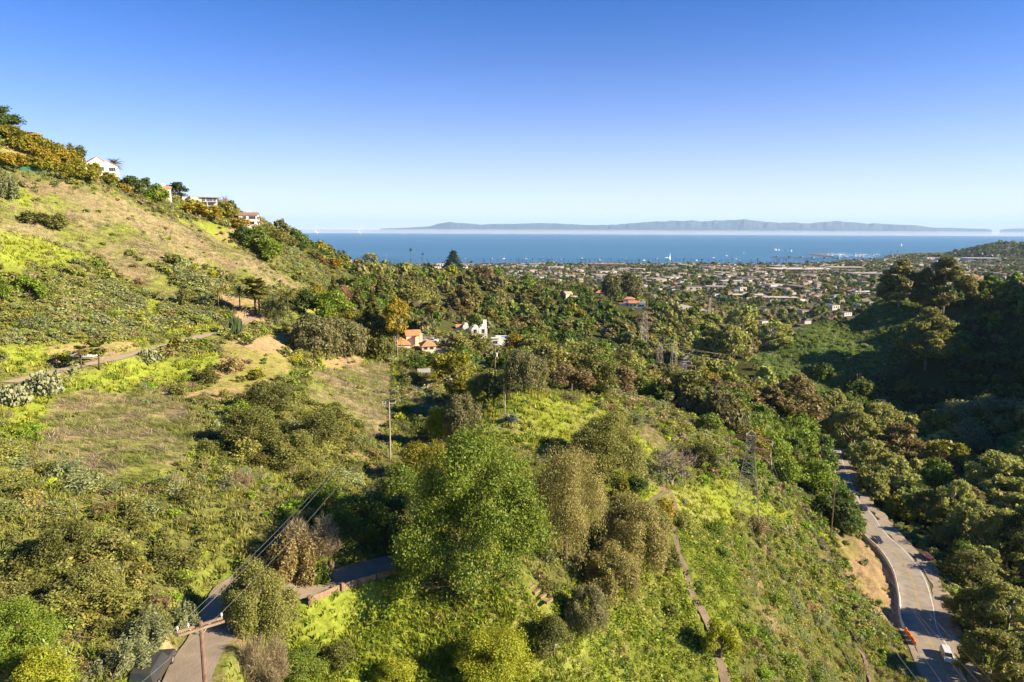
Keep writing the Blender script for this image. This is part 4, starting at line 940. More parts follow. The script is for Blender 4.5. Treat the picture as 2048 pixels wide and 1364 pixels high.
# ---------------------------------------------------------------- vehicles
def car(kind, label, P, rz, col, cat='car', name='parked_car'):
    L, Wd, Hh = {'suv': (4.7, 1.9, 1.75), 'sedan': (4.6, 1.8, 1.42), 'van': (5.0, 1.95, 1.75), 'pickup': (5.5, 1.95, 1.8)}[kind]
    t = thing(name, label, cat, P, rz); l = L / 2; b = .32; sh = Hh * .56
    body = {'suv': [(-l, b), (-l, sh), (-l + .15, sh + .05), (l - 1.35, sh + .02), (l - .15, sh - .16), (l, sh - .35), (l, b)], 'sedan': [(-l, b), (-l, sh - .05), (-l + .9, sh + .02), (l - 1.3, sh), (l - .2, sh - .16), (l, sh - .3), (l, b)],
            'van': [(-l, b), (-l, sh + .02), (l - 1.0, sh), (l - .12, sh - .25), (l, sh - .4), (l, b)], 'pickup': [(-l, b + .1), (-l, sh), (l - 1.35, sh), (l - .1, sh - .1), (l, sh - .25), (l, b)]}[kind]
    top = {'suv': [(-l + .12, sh), (-l + .35, Hh - .03), (-l + .7, Hh), (.35, Hh), (l - 1.35, sh)], 'sedan': [(-l + .85, sh), (-l + 1.5, Hh - .02), (.2, Hh), (l - 1.3, sh)], 'van': [(-l + .05, sh), (-l + .28, Hh - .03), (.9, Hh), (l - .95, sh)], 'pickup': [(-.55, sh), (-.45, Hh), (.75, Hh), (l - 1.4, sh)]}[kind]
    def ext(prof, w0, w1, zsplit):
        mb = MB(); n = len(prof)
        V = [(x, -(w0 if z <= zsplit else w1) / 2, z) for x, z in prof] + [(x, (w0 if z <= zsplit else w1) / 2, z) for x, z in prof]
        mb.add(V, [tuple(range(n - 1, -1, -1)), tuple(range(n, 2 * n))] + [(i, (i + 1) % n, n + (i + 1) % n, n + i) for i in range(n)]); return mb
    o = ext(body, Wd, Wd * .97, .7).build('body', MAT['paint'], t, color=(*col, 1)); bv = o.modifiers.new('round', 'BEVEL'); bv.width = .06; bv.segments = 2
    o = ext(top, Wd * .93, Wd * .76, sh + .01).build('roof', MAT['paint'], t, color=(*col, 1)); bv = o.modifiers.new('round', 'BEVEL'); bv.width = .05; bv.segments = 2
    cx = sum(p[0] for p in top) / len(top); wi = [(cx + (x - cx) * .93, sh + .06 + (z - sh) * .80 if z > sh + .01 else sh + .05) for x, z in top]
    ext(wi, Wd * .945, Wd * .80, sh + .1).build('side_windows', MAT['glass'], t)
    x1, z1 = top[-1]; x0, z0 = top[-2]
    for nm, (xa, za, xb, zb) in (('windscreen', (x1, z1, x0, z0)), ('rear_window', (top[0][0], top[0][1], top[1][0], top[1][1]))):
        d = Vector((xb - xa, 0, zb - za)); nn = Vector((d.z, 0, -d.x)).normalized() * .012; nn = nn if (nn.x > 0) == (nm == 'windscreen') else -nn
        V = []
        for f, w_ in ((.12, .86), (.9, .68)):
            for s in (-1, 1): V.append((xa + d.x * f + nn.x, s * Wd * w_ / 2, za + d.z * f + nn.z))
        mb = MB(); mb.add(V, [(0, 1, 3, 2)]); mb.build(nm, MAT['glass'], t)
    for sx in (-1, 1):
        for sy in (-1, 1):
            mb = MB(); mb.tube([(sx * L * .31, sy * (Wd / 2 - .2), .34), (sx * L * .31, sy * (Wd / 2 + .02), .34)], .34, 14); w_ = mb.build('wheel', MAT['tyre'], t)
            mb = MB(); mb.tube([(sx * L * .31, sy * (Wd / 2 + .0), .34), (sx * L * .31, sy * (Wd / 2 + .03), .34)], .2, 10); mb.build('rim', MAT['rim'], w_)
    for sy in (-1, 1):
        mb = MB(); mb.box((l - .02, sy * Wd * .36, sh - .36), (.08, .36, .14)); mb.build('headlight', MAT['lamp'], t)
        mb = MB(); mb.box((-l + .01, sy * Wd * .40, sh - .2), (.08, .22, .2)); mb.build('tail_light', MAT['rust'], t)
    return t
i = idx_y(road_c, 1312); car('van', 'silver white car on the near part of the canyon road', along(road_c, i, 1.75, .06), heading(road_c, i) + math.pi, (.62, .62, .66), name='car')
i = idx_y(road_c, 1082); car('sedan', 'dark sedan passing the upper end of the concrete barrier', along(road_c, i, -1.7, .06), heading(road_c, i) + math.pi, (.03, .035, .045), name='car')
i = idx_y(road_c, 1018); car('suv', 'dark car furthest up the canyon road in the tree shade', along(road_c, i, 1.7, .06), heading(road_c, i), (.035, .04, .06), name='car')
i = idx_y(road_c, 1110); car('sedan', 'dark red car parked on the dirt shoulder under the trees', along(road_c, i, 7.6, .05), heading(road_c, i) + .25, (.12, .02, .015), name='parked_car')
P = G(306, 1352); i = idx_y(lane_c, 1352); car('suv', 'dark roofed car parked beside the lane at the bottom edge', P, heading(lane_c, i) - .1, (.05, .045, .04), name='parked_car')
P = G(864, 684); car('pickup', 'white pickup parked on the round parking court', P, -1.1 + 1.0, (.75, .75, .75), name='parked_car')
P = G(857, 691); car('suv', 'dark car parked beside the white pickup', P, -.1, (.04, .05, .06), name='parked_car')
S_(ribbon('parking_court', court_c, [-8, 0, 9], .12, MAT['gravel'], .8), 'paved parking court')
S_(ribbon('driveway', path_on_ground([(880, 782), (900, 774), (925, 765), (945, 756)], 1.5, 3), [-2.2, 0, 2.2], .08, MAT['lane'], .3), 'driveway behind the shrubs')
# boat on a trailer by the dirt track
P = G(160, 717); P[2] -= .3; t = thing('boat_trailer', 'white boat on a trailer on the grass beside the dirt track', 'boat trailer', P, .12)
mb = MB(); V = []; Fs = []
for k, (x, w_, k_) in enumerate(((-3, .9, .35), (-1, 1.0, .3), (1, .9, .32), (2.4, .5, .5), (3.2, .05, .8))):
    V += [(x, -w_, 1.15), (x, -w_ * .75, .6 + k_ * .2), (x, 0, .5 + k_ * .3), (x, w_ * .75, .6 + k_ * .2), (x, w_, 1.15)]
for k in range(4):
    for j in range(4): Fs.append((k * 5 + j, k * 5 + j + 1, (k + 1) * 5 + j + 1, (k + 1) * 5 + j))
    Fs.append((k * 5 + 4, k * 5, (k + 1) * 5, (k + 1) * 5 + 4))
Fs.append((0, 1, 2, 3, 4)); mb.add(V, Fs); mb.build('hull', MAT['whitepaint'], t)
mb = MB(); mb.box((-.6, 0, 1.4), (1.6, 1.3, .5), taper=.8); mb.build('canopy', MAT['greyroof'], t)
mb = MB(); mb.box((0, -.5, .45), (5.5, .1, .1)); mb.box((0, .5, .45), (5.5, .1, .1)); mb.box((3.4, 0, .45), (1.4, .1, .1)); mb.build('trailer_frame', MAT['steel'], t)
for s in (-1, 1): mb = MB(); mb.tube([(-.8, s * .8, .33), (-.8, s * 1.02, .33)], .33, 12); mb.build('wheel', MAT['tyre'], t)

# ---------------------------------------------------------------- poles, pylons and wires
def upole(label, P, h, rz, mat='polewood', arms=((.4, 2.3),), rad=.16, dbl=False, xfmr=False, name='utility_pole'):
    t = thing(name, label, 'utility pole', P, rz)
    mb = MB(); mb.tube([(0, 0, -1), (0, 0, h * .5), (0, 0, h)], [rad, rad * .88, rad * .7], 10); mb.build('shaft', MAT[mat], t); tips = []
    for (dz, w_) in arms:
        z = h - dz
        for s in ((-1, 1) if dbl else (1,)):
            mb = MB(); mb.box((0, s * (rad + .06), z), (w_, .11, .14)); mb.build('crossarm', MAT['wood'] if dbl else MAT[mat], t)
        mb = MB()
        for s in (-1, 1): mb.tube([(0, rad + .06, z - .75), (s * .6, rad + .06, z - .08)], .025, 5)
        mb.build('brace', MAT['steel'], t)
        for u in (-.96, -.5, .96):
            x = u * w_ / 2; mb = MB(); mb.lathe([(.0, .28), (.05, .27), (.07, .2), (.045, .16), (.08, .12), (.03, .06), (.03, 0)], (x, rad + .06, z + .07), 8); mb.build('insulator', MAT['porcelain'], t)
            tips.append((x, rad + .06, z + .34))
    if xfmr:
        mb = MB(); mb.lathe([(0, 0), (.28, .02), (.28, .8), (.22, .88), (0, .9)], (.1, -.45, h - 2.4), 12); mb.build('transformer', MAT['grey'], t)
    c, s = math.cos(rz), math.sin(rz)
    return [np.array([P[0] + x * c - y * s, P[1] + x * s + y * c, P[2] + z]) for x, y, z in tips]
def base_for(px, py_top, h, r0, r1):
    """ground spot at photo column px whose pole of height h tops out at photo row py_top"""
    best = None
    for r in np.linspace(r0, r1, 160):
        a = float(azel(px, py_top)[0])
        for _ in range(2):
            P = np.array([r * math.sin(a), r * math.cos(a), 0]); P[2] = float(zh(P[0], P[1])); qx, qy, _c = proj(P + np.array([0, 0, h])); a += (px - float(qx)) / F * .9
        e = abs(float(qy) - py_top)
        if best is None or e < best[0]: best = (e, P)
    return best[1]
PA = base_for(401, 1243, 10.5, 28, 60); tA = upole('brown utility pole with a doubled lichen stained crossarm beside the lane', PA, 10.5, math.atan2(-PA[0], PA[1]) + .18, dbl=True, arms=((.35, 2.6),), rad=.17)
PB = G(781, 918); hB = 115 * mpp(PB) / .97; tB = upole('slim pale utility pole standing alone in the dry gully', PB, hB, .25, 'palewood', rad=.14)
PC = G(990, 795); hC = 105 * mpp(PC); tC = upole('dark utility pole with a transformer beside the thin cypresses', PC, hC, .5, rad=.17, xfmr=True, arms=((.5, 2.4), (1.6, 2.0)))
PD = G(1661, 1078); hD = 122 * mpp(PD); tD = upole('tall dark utility pole at the top of the bare cut bank', PD, hD, -.4, rad=.2, arms=((.4, 2.2), (5.2, 3.2)))
PE = G(1010, 832); upole('thin pole beside the spiky agave', PE, 46 * mpp(PE), .3, 'steel', arms=(), rad=.06, name='thin_pole')
PF_ = G(773, 541); upole('utility pole with a crossarm on the ridge before the sea', PF_, 33 * mpp(PF_), -.1, 'palewood', arms=((.8, 5.5), (2.6, 3.0)), rad=.35)
PG = G(1634, 910); upole('pole at the upper bend of the canyon road', PG, 52 * mpp(PG), .2, 'polewood', arms=((.4, 2.4), (1.5, 2.0)), rad=.15)
PH = G(1899, 915); upole('pole with a transformer behind the valley house', PH, 28 * mpp(PH), .2, 'palewood', arms=((.4, 1.6),), rad=.18, xfmr=True)
def wire(label, A, B, sag, rad=.012, group='wires'):
    A, B = np.asarray(A, float), np.asarray(B, float); t = np.linspace(0, 1, 28)[:, None]; P = A * (1 - t) + B * t; P[:, 2] -= sag * 4 * (t * (1 - t))[:, 0]
    mb = MB(); mb.tube(P, rad, 4, cap=False); tag(mb.build('power_cable', MAT['wire']), label, 'cable', group)
for k in range(3): wire('thin wire from the brown lane pole to the slim pale pole', tA[k], tB[k], 1.6, .008, 'wires between the lane pole and the slim pole')
for k in range(3): wire('thin wire from the slim pale pole to the transformer pole', tB[k], tC[k], 1.5, .010, 'wires between the slim pole and the transformer pole')
for k in range(2):
    wire('thin wire leaving the brown lane pole toward the bottom edge', tA[k * 2], tA[k * 2] + np.array([-12 + k * 2, -40, 2.0]), 1.0, .006, 'wires leaving the lane pole at the bottom')
for k in range(3): wire('thin wire along the canyon road between two poles', tD[k], np.array([PG[0], PG[1], PG[2] + 50 * mpp(PG)]) + np.array([k * .8 - .8, 0, 0]), 1.5, .012, 'wires above the upper canyon road')
for k in range(4):
    wire('thin wire slanting over the lower canyon road', tD[3 + k % 3] if k else tD[0], at([1975, 2010, 2050, 1930][k], [1420, 1420, 1430, 1430][k], 92), 2.0, .009, 'wires over the lower canyon road')

def lattice(pts4a, pts4b, nseg, mb, r, brace=True):
    """four legs between two squares with X bracing"""
    A = [np.array(p, float) for p in pts4a]; B = [np.array(p, float) for p in pts4b]
    for a, b in zip(A, B): mb.tube([a, b], r, 4)
    L_ = [[a + (b - a) * (k / nseg) for a, b in zip(A, B)] for k in range(nseg + 1)]
    for k in range(nseg):
        for j in range(4):
            p, q, s, u = L_[k][j], L_[k][(j + 1) % 4], L_[k + 1][j], L_[k + 1][(j + 1) % 4]
            if brace: mb.tube([p, u], r * .6, 3); mb.tube([q, s], r * .6, 3)
            mb.tube([s, u], r * .6, 3)
def pylon(label, P, h, bw, tw, arms, rz, r=.07, name='steel_pylon', seg=(2, 5, 4)):
    t = thing(name, label, 'pylon', P, rz); sq = lambda w_, z: [(-w_ / 2, -w_ / 2, z), (w_ / 2, -w_ / 2, z), (w_ / 2, w_ / 2, z), (-w_ / 2, w_ / 2, z)]
    mb = MB(); wm = bw * .55 + tw * .45; lattice(sq(bw, -1), sq(wm, h * .34), seg[0], mb, r); lattice(sq(wm, h * .34), sq(tw, h * .74), seg[1], mb, r * .9); lattice(sq(tw, h * .74), sq(tw, h * .95), seg[2], mb, r * .8)
    for p in sq(tw, h * .95): mb.tube([p, (0, 0, h)], r * .7, 4)
    mb.build('lattice_tower', MAT['steel'], t); tips = []
    for f, w_ in arms:
        z = h * f; mb = MB()
        for y in (-tw / 2, tw / 2):
            mb.tube([(-w_ / 2, 0, z), (-tw / 2, y, z), (tw / 2, y, z), (w_ / 2, 0, z)], r * .8, 4)
            for s in (-1, 1):
                mb.tube([(s * w_ / 2, 0, z), (s * tw / 2, y, z + h * .045)], r * .6, 3)
                for q in (.33, .66): mb.tube([(s * (tw / 2 + (w_ - tw) / 2 * q), y * (1 - q), z), (s * (tw / 2 + (w_ - tw) / 2 * max(q - .33, 0)), y * (1 - max(q - .33, 0)), z + h * .045 * (1 - max(q - .33, 0)))], r * .5, 3)
        mb.build('crossarm', MAT['rust'], t)
        for s in (-1, 1):
            mb = MB(); mb.lathe([(.02, 0)] + [(.02 + .09 * (k % 2), -.12 * k) for k in range(1, 11)], (s * w_ * .48, 0, z), 6); mb.build('insulator', MAT['porcelain'], t); tips.append((s * w_ * .48, 0, z - 1.3))
    c, s = math.cos(rz), math.sin(rz)
    return [np.array([P[0] + x * c - y * s, P[1] + x * s + y * c, P[2] + z]) for x, y, z in tips]
P1 = G(1492, 1032); s1 = mpp(P1); T1 = pylon('nearest steel lattice pylon on the green slope above the canyon road', P1, 178 * s1, 50 * s1, 17 * s1, ((.90, 84 * s1), (.78, 80 * s1), (.69, 84 * s1)), -.35, .075, seg=(2, 4, 3))
P2 = G(1287, 700); s2 = mpp(P2); T2 = pylon('tall pale steel pylon among the dark trees below the red roofed house', P2, 78 * s2, 19 * s2, 8 * s2, ((.95, 34 * s2), (.82, 32 * s2), (.70, 30 * s2)), .1, .14, seg=(2, 3, 2))
P3 = G(1345, 778); s3 = mpp(P3); T3 = pylon('steel pylon in the middle of the canyon forest', P3, 96 * s3, 16 * s3, 8 * s3, ((.96, 22 * s3), (.84, 20 * s3)), .1, .075, seg=(1, 3, 2))
P4 = G(1366, 800); s4 = mpp(P4); T4 = pylon('rusty armed steel pylon just right of the mid canyon pylon', P4, 76 * s4, 16 * s4, 8 * s4, ((.92, 44 * s4), (.72, 40 * s4)), -.1, .08, seg=(1, 3, 2))
P5 = G(1318, 760); s5 = mpp(P5); T5 = pylon('grey steel pylon half hidden left of the mid canyon pylon', P5, 76 * s5, 14 * s5, 8 * s5, ((.95, 24 * s5), (.80, 22 * s5)), .1, .075, seg=(1, 3, 2))
P6 = G(1418, 645); s6 = mpp(P6); T6 = pylon('distant slender pylon at the mouth of the canyon', P6, 50 * s6, 6 * s6, 3 * s6, ((.95, 14 * s6), (.8, 12 * s6)), .1, .16)
for k in range(6): wire('cable slanting down from the nearest pylon toward the lower right', T1[k], at([1760, 1930, 1690, 1850, 1620, 1800][k], [1500, 1480, 1500, 1500, 1500, 1520][k], 70), 3.0, .017, 'cables from the nearest pylon down to the right')
for k in range(4): wire('cable from the nearest pylon to the rusty armed pylon', T1[k], T4[k], 5, .013, 'cables between the nearest and the rusty armed pylon')
for k in range(3): wire('cable between the rusty armed pylon and the canyon mouth', T4[k], T6[k % 4] + np.array([20 + 9 * k, 0, 0]), 12, .014, 'cables running on to the canyon mouth')
for k in range(4): wire('cable between the pale pylon and the mid canyon pylon', T2[k], T3[k % 4], 8, .035, 'cables between the pale and the mid canyon pylon')
for k in range(5): wire('cable crossing the canyon forest to the right', T3[k % 4] if k < 4 else T2[5], at(1700 + 20 * k, 640 + 9 * k, 760), 16, .04, 'cables crossing the canyon forest')

# ---------------------------------------------------------------- timber walls, steps, fence
def post_wall(label, c, i0, i1, off, h, hp, step, name):
    t = thing(name, label, 'timber wall', along(c, (i0 + i1) // 2, off)); B = np.array(t.location)
    mb = MB(); pts = [along(c, i, off) - B for i in range(i0, i1 + 1)]
    for k in range(len(pts) - 1):
        a, b = pts[k], pts[k + 1]; d = (b - a)[:2]; n = np.array([d[1], -d[0]]) / (np.linalg.norm(d) + 1e-9) * .06
        V = []
        for p in (a, b):
            for s in (-1, 1):
                for z in (-1.2, h): V.append((p[0] + n[0] * s, p[1] + n[1] * s, p[2] + z))
        mb.add(V, [(0, 4, 5, 1), (2, 3, 7, 6), (1, 5, 7, 3), (0, 1, 3, 2), (4, 6, 7, 5)])
    mb.build('planks', MAT['wood'], t)
    for i in range(i0, i1 + 1, step):
        p = along(c, i, off + (.17 if off > 0 else -.17) * (1 if off > 0 else -1)) - B; mb = MB(); mb.box((p[0], p[1], p[2] + hp / 2 - .6), (.26, .26, hp + 1.2), heading(c, i)); mb.build('post', MAT['polewood'], t)
def idx_x(c, x, y0=0, y1=3000):
    px, py, _ = proj(c); e = np.abs(px - x) + np.where((py < y0) | (py > y1), 1e6, 0); return int(np.argmin(e))
a_, b_ = idx_x(lane_c, 592), idx_x(lane_c, 835); post_wall('timber edging with square posts along the lower side of the lane', lane_c, min(a_, b_), max(a_, b_), 2.45, .55, .75, 3, 'timber_guard_wall')
a_, b_ = idx_x(lane_c, 632), idx_x(lane_c, 705); post_wall('low timber retaining wall with dark posts on the upper side of the lane', lane_c, min(a_, b_), max(a_, b_), -2.5, .8, 1.05, 4, 'timber_retaining_wall')
st_c = path_on_ground([(1034, 1128), (1050, 1152), (1068, 1178), (1085, 1202), (1102, 1226)], .34, 6)
t = thing('garden_steps', 'wooden steps climbing the grass beside the huge leafy tree', 'steps', st_c[len(st_c) // 2]); B = np.array(t.location); hd = heading(st_c, len(st_c) // 2)
for i in range(0, len(st_c), 2):
    p = st_c[i] - B; mb = MB(); mb.box((p[0], p[1], p[2] + .12), (.34, 1.15, .3), heading(st_c, i)); mb.build('step', MAT['wood'], t)
mb = MB(); rl = [along(st_c, i, -.8, .95) - B for i in range(0, len(st_c), 4)]; mb.tube(rl, .035, 6)
for p in rl[::3]: mb.tube([p - np.array([0, 0, 1.1]), p], .03, 5)
mb.build('handrail', MAT['darkmetal'], t)
fc = catmull([G(*p) for p in ((-20, 333), (20, 338), (60, 343), (100, 349), (140, 356), (182, 364))], 1.5)
t = thing('netting_fence', 'green netting fence below the orchard', 'fence', fc[len(fc) // 2]); B = np.array(t.location); mb = MB()
for i in range(len(fc) - 1):
    a, b = fc[i] - B, fc[i + 1] - B; g0, g1 = .0 + .15 * math.sin(i), .15 * math.sin(i + 1)
    mb.add([(a[0], a[1], a[2] - .3), (b[0], b[1], b[2] - .3), (b[0], b[1], b[2] + 1.35 + g1), (a[0], a[1], a[2] + 1.35 + g0), (a[0], a[1] + .03, a[2] - .3), (b[0], b[1] + .03, b[2] - .3), (b[0], b[1] + .03, b[2] + 1.35 + g1), (a[0], a[1] + .03, a[2] + 1.35 + g0)], [(0, 1, 2, 3), (7, 6, 5, 4), (3, 2, 6, 7)])
mb.build('netting', MAT['green_net'], t)
for i in range(0, len(fc), 3): p = fc[i] - B; mb = MB(); mb.tube([(p[0], p[1] - .06, p[2] - .4), (p[0], p[1] - .06, p[2] + 1.6)], .05, 6); mb.build('post', MAT['steel'], t)

def hedge(label, pixs, h, w_):
    c = catmull([G(*p) for p in pixs], .5); n = 2600; i = rng.integers(0, len(c), n); B = c[len(c) // 2]; q = c[i] + np.stack([rng.normal(0, w_ * .35, n), rng.normal(0, w_ * .35, n), rng.uniform(0, h, n)], 1) - B
    V = leaves(q, rvec(n, rng), .22, rng, asp=1.5); o = link('hedge', mesh_np('hedge', V, np.arange(len(V)).reshape(-1, 4), MAT['leaf']), None, B); o.color = (.09, .125, .03, 1); tag(o, label, 'hedge')
hedge('thin dark hedge along the left side of the mown green strip', ((783, 730), (784, 770), (787, 810), (806, 850), (838, 888)), .8, .7)
hedge('thicker dark hedge along the right side of the mown green strip', ((800, 727), (804, 765), (808, 805), (828, 838), (858, 872)), 1.3, 1.1)

# ---------------------------------------------------------------- palms, agaves and cacti
MAT['frond'] = leafmat('palm_fronds', trans=.25)
def palm_parts(kind, g):
    """fan, feather or date palm of unit height: trunk and crown"""
    tr = MB(); V = []; ht = {'fan': .80, 'feather': .62, 'date': .34, 'tall': .90}[kind]; R = {'fan': .40, 'feather': .42, 'date': .62, 'tall': .085}[kind]; tw = {'fan': .03, 'feather': .022, 'date': .07, 'tall': .011}[kind]
    tr.tube([(0, 0, -.05), (.01, 0, ht * .5), (0, .0, ht)], [tw * 1.3, tw, tw * .9], 8)
    for i in range({'fan': 34, 'feather': 22, 'date': 46, 'tall': 34}[kind]):
        th = i * 2.4 + g.uniform(-.2, .2); el = g.uniform(-.5, 1.3) if kind != 'feather' else g.uniform(-.1, 1.2); L = R * g.uniform(.8, 1.1); n = 7; pts = []
        for k in range(n + 1):
            f = k / n; e = el - f * f * (1.1 if kind in ('feather', 'date') else .7); 
            if k == 0: p = np.array([0, 0, ht])
            else: p = p + np.array([math.cos(th) * math.cos(e), math.sin(th) * math.cos(e), math.sin(e)]) * L / n
            pts.append(p)
        side = np.array([-math.sin(th), math.cos(th), 0])
        for k in range(n):
            a, b = pts[k], pts[k + 1]
            if kind in ('feather', 'date'):
                w_ = R * .20 * math.sin(math.pi * (k + .8) / (n + 1.2))
                for s in (-1, 1):
                    tip = (a + b) / 2 + side * s * w_ + (b - a) * .9 - np.array([0, 0, w_ * .5]); V += [a, a + (b - a) * .8, tip, (a + tip) / 2]
            elif k >= 3:
                w_ = R * .34
                for s in (-1, -.4, .4, 1):
                    if k == 3: tip = pts[3] + (pts[-1] - pts[3]) * (1 - .3 * abs(s)) + side * s * w_; V += [pts[3], (pts[3] + tip) / 2 + side * .05 * R * 4, tip, (pts[3] + tip) / 2 - side * .05 * R * 4]
    return tr, np.array(V)
def palm(kind, label, px, py, hpx, col, rz=0, name='palm_tree', skirt=False):
    P = G(px, py); h = hpx * mpp(P) * (1.25 if kind in ('date', 'fan', 'feather') and px < 600 else 1.0); g = np.random.default_rng(px); tr, V = palm_parts(kind, g); t = thing(name, label, 'palm tree', P, rz); t.scale = (h, h, h)
    a = link('crown', mesh_np('palm_crown', V, np.arange(len(V)).reshape(-1, 4), MAT['frond']), t); a.color = (*col, 1); tr.build('trunk', MAT['bark'], t, smooth=True)
    if skirt:
        mb = MB(); mb.lathe([(.03, .58), (.07, .64), (.08, .74), (.05, .82)], n=9); mb.build('dry_skirt', MAT['bark'], t)
    HERO.append((P[0], P[1], h * .2)); return t
palm('date','date palm with a dense round crown at the head of the dirt track',550,640,56,(.075,.085,.03))
palm('fan','fan palm with a dry skirt left of the date palm',511,632,58,(.12,.12,.03),skirt=True)
palm('fan','fan palm touching the one with a dry skirt',519,634,52,(.13,.12,.03),skirt=True)
palm('feather','dark young palm left of the fan palms',480,622,46,(.06,.075,.025))
palm('feather','yellow green feather palm on the slope above the dirt track',437,616,40,(.25,.21,.04))
palm('feather','slender palm right of the date palm',576,632,52,(.16,.15,.04))
palm('fan','palm with a brown skirt beside the boat on the trailer',163,738,36,(.20,.17,.05),skirt=True)
palm('fan','low palm right of the boat on the trailer',199,740,42,(.13,.16,.03))
palm('tall','taller of the two thin palms standing against the sea',822,545,50,(.05,.06,.03))
palm('tall','shorter of the two thin palms standing against the sea',846,546,42,(.05,.06,.03))
palm('feather','feather palm beside the white gabled house',228,350,42,(.10,.10,.03))
palm('date','date palm behind the orange roofed house',840,662,44,(.07,.08,.03))
palm('fan','leaning fan palm behind the parking court',864,652,48,(.13,.12,.04),skirt=True)
palm('feather','yellowish palm beside the swimming pool',1019,676,40,(.17,.15,.03))
palm('feather','palm left of the tile roofed hut',1808,860,46,(.13,.15,.05))
palm('feather','second palm left of the tile roofed hut',1780,862,42,(.14,.16,.05))
palm('date','date palm in the valley garden',1838,885,36,(.10,.12,.04))
def rosette(label, px, py, wpx, n, name='agave', mat='bluegreen'):
    P = G(px, py); R = wpx * mpp(P) / 2; mb = MB(); g = np.random.default_rng(px)
    for i in range(n):
        th = i * 2.4; el = .15 + 1.25 * (i / n); L = R * g.uniform(.9, 1.1); side = np.array([-math.sin(th), math.cos(th), 0]); up_ = np.array([-math.cos(th) * math.sin(el), -math.sin(th) * math.sin(el), math.cos(el)])
        pts = [np.array([math.cos(th) * math.cos(el - f * .35), math.sin(th) * math.cos(el - f * .35), math.sin(el - f * .35)]) * L * f for f in (0.02, .35, .7, 1)]; ws = [.10, .14, .09, .005]
        V = []
        for p, w_ in zip(pts, ws): V += [p - side * w_ * R + up_ * .04 * R, p - up_ * .03 * R, p + side * w_ * R + up_ * .04 * R]
        mb.add(V, [(k * 3 + j, k * 3 + j + 1, (k + 1) * 3 + j + 1, (k + 1) * 3 + j) for k in range(3) for j in range(2)] + [(k * 3 + 2, k * 3, (k + 1) * 3, (k + 1) * 3 + 2) for k in range(3)])
    tag(mb.build(name, MAT[mat], loc=P), label, 'agave'); HERO.append((P[0], P[1], R * .8))
rosette('large grey green agave alone on the bright green knoll', 1021, 843, 36, 60)
rosette('small blue grey agave on the slope right of the footpath', 1411, 1046, 20, 34)
rosette('blue grey agave among shrubs right of the date palm', 590, 622, 20, 30)
def pads(label, px, py, wpx, hpx, n):
    P = G(px, py); s = mpp(P); W, H = wpx * s, hpx * s; mb = MB(); g = np.random.default_rng(px + 1)
    for i in range(n):
        c = np.array([g.uniform(-.5, .5) * W, g.uniform(-.35, .35) * W, 0]); c[2] = H * g.uniform(.05, 1) * math.sqrt(max(1 - (c[0] / W * 2) ** 2, .05)); r = g.uniform(.22, .36) * max(1, s * 6); a = rvec(1, g)[0]; a[2] *= .4; a /= np.linalg.norm(a); b = np.cross(a, [0, 0, 1.0]); b /= np.linalg.norm(b); u = np.cross(b, a)
        V = [c + a * .05]; V += [c + (b * math.cos(q) * .8 + u * math.sin(q)) * r for q in np.linspace(0, 2 * math.pi, 9)[:-1]]; V += [c - a * .05]
        mb.add(V, [(0, 1 + k, 1 + (k + 1) % 8) for k in range(8)] + [(9, 1 + (k + 1) % 8, 1 + k) for k in range(8)])
    tag(mb.build('prickly_pear', MAT['cactus'], loc=P), label, 'cactus'); HERO.append((P[0], P[1], W / 2))
pads('big pale prickly pear clump below the near end of the dirt track', 88, 788, 66, 46, 420)
pads('yellowish prickly pear clump at the left edge', 25, 808, 60, 40, 320)
pads('prickly pear clump on the lower edge of the dirt track', 296, 722, 44, 24, 170)
P = G(470, 668); s = mpp(P); mb = MB(); g = np.random.default_rng(3)
for i in range(60):
    th = g.uniform(0, 6.28); rr = g.uniform(.2, 1) * 22 * s; h = 42 * s * (1 - .45 * (rr / (22 * s)) ** 2) * g.uniform(.7, 1); x, y = math.cos(th) * rr, math.sin(th) * rr
    mb.tube([(x * .35, y * .35, 0), (x * .85, y * .85, h * .35), (x, y, h)], [.14, .15, .10], 5)
tag(mb.build('candelabra_euphorbia', MAT['euph'], loc=P), 'dark many armed candelabra cactus beside the dirt track', 'cactus'); HERO.append((P[0], P[1], 22 * s))
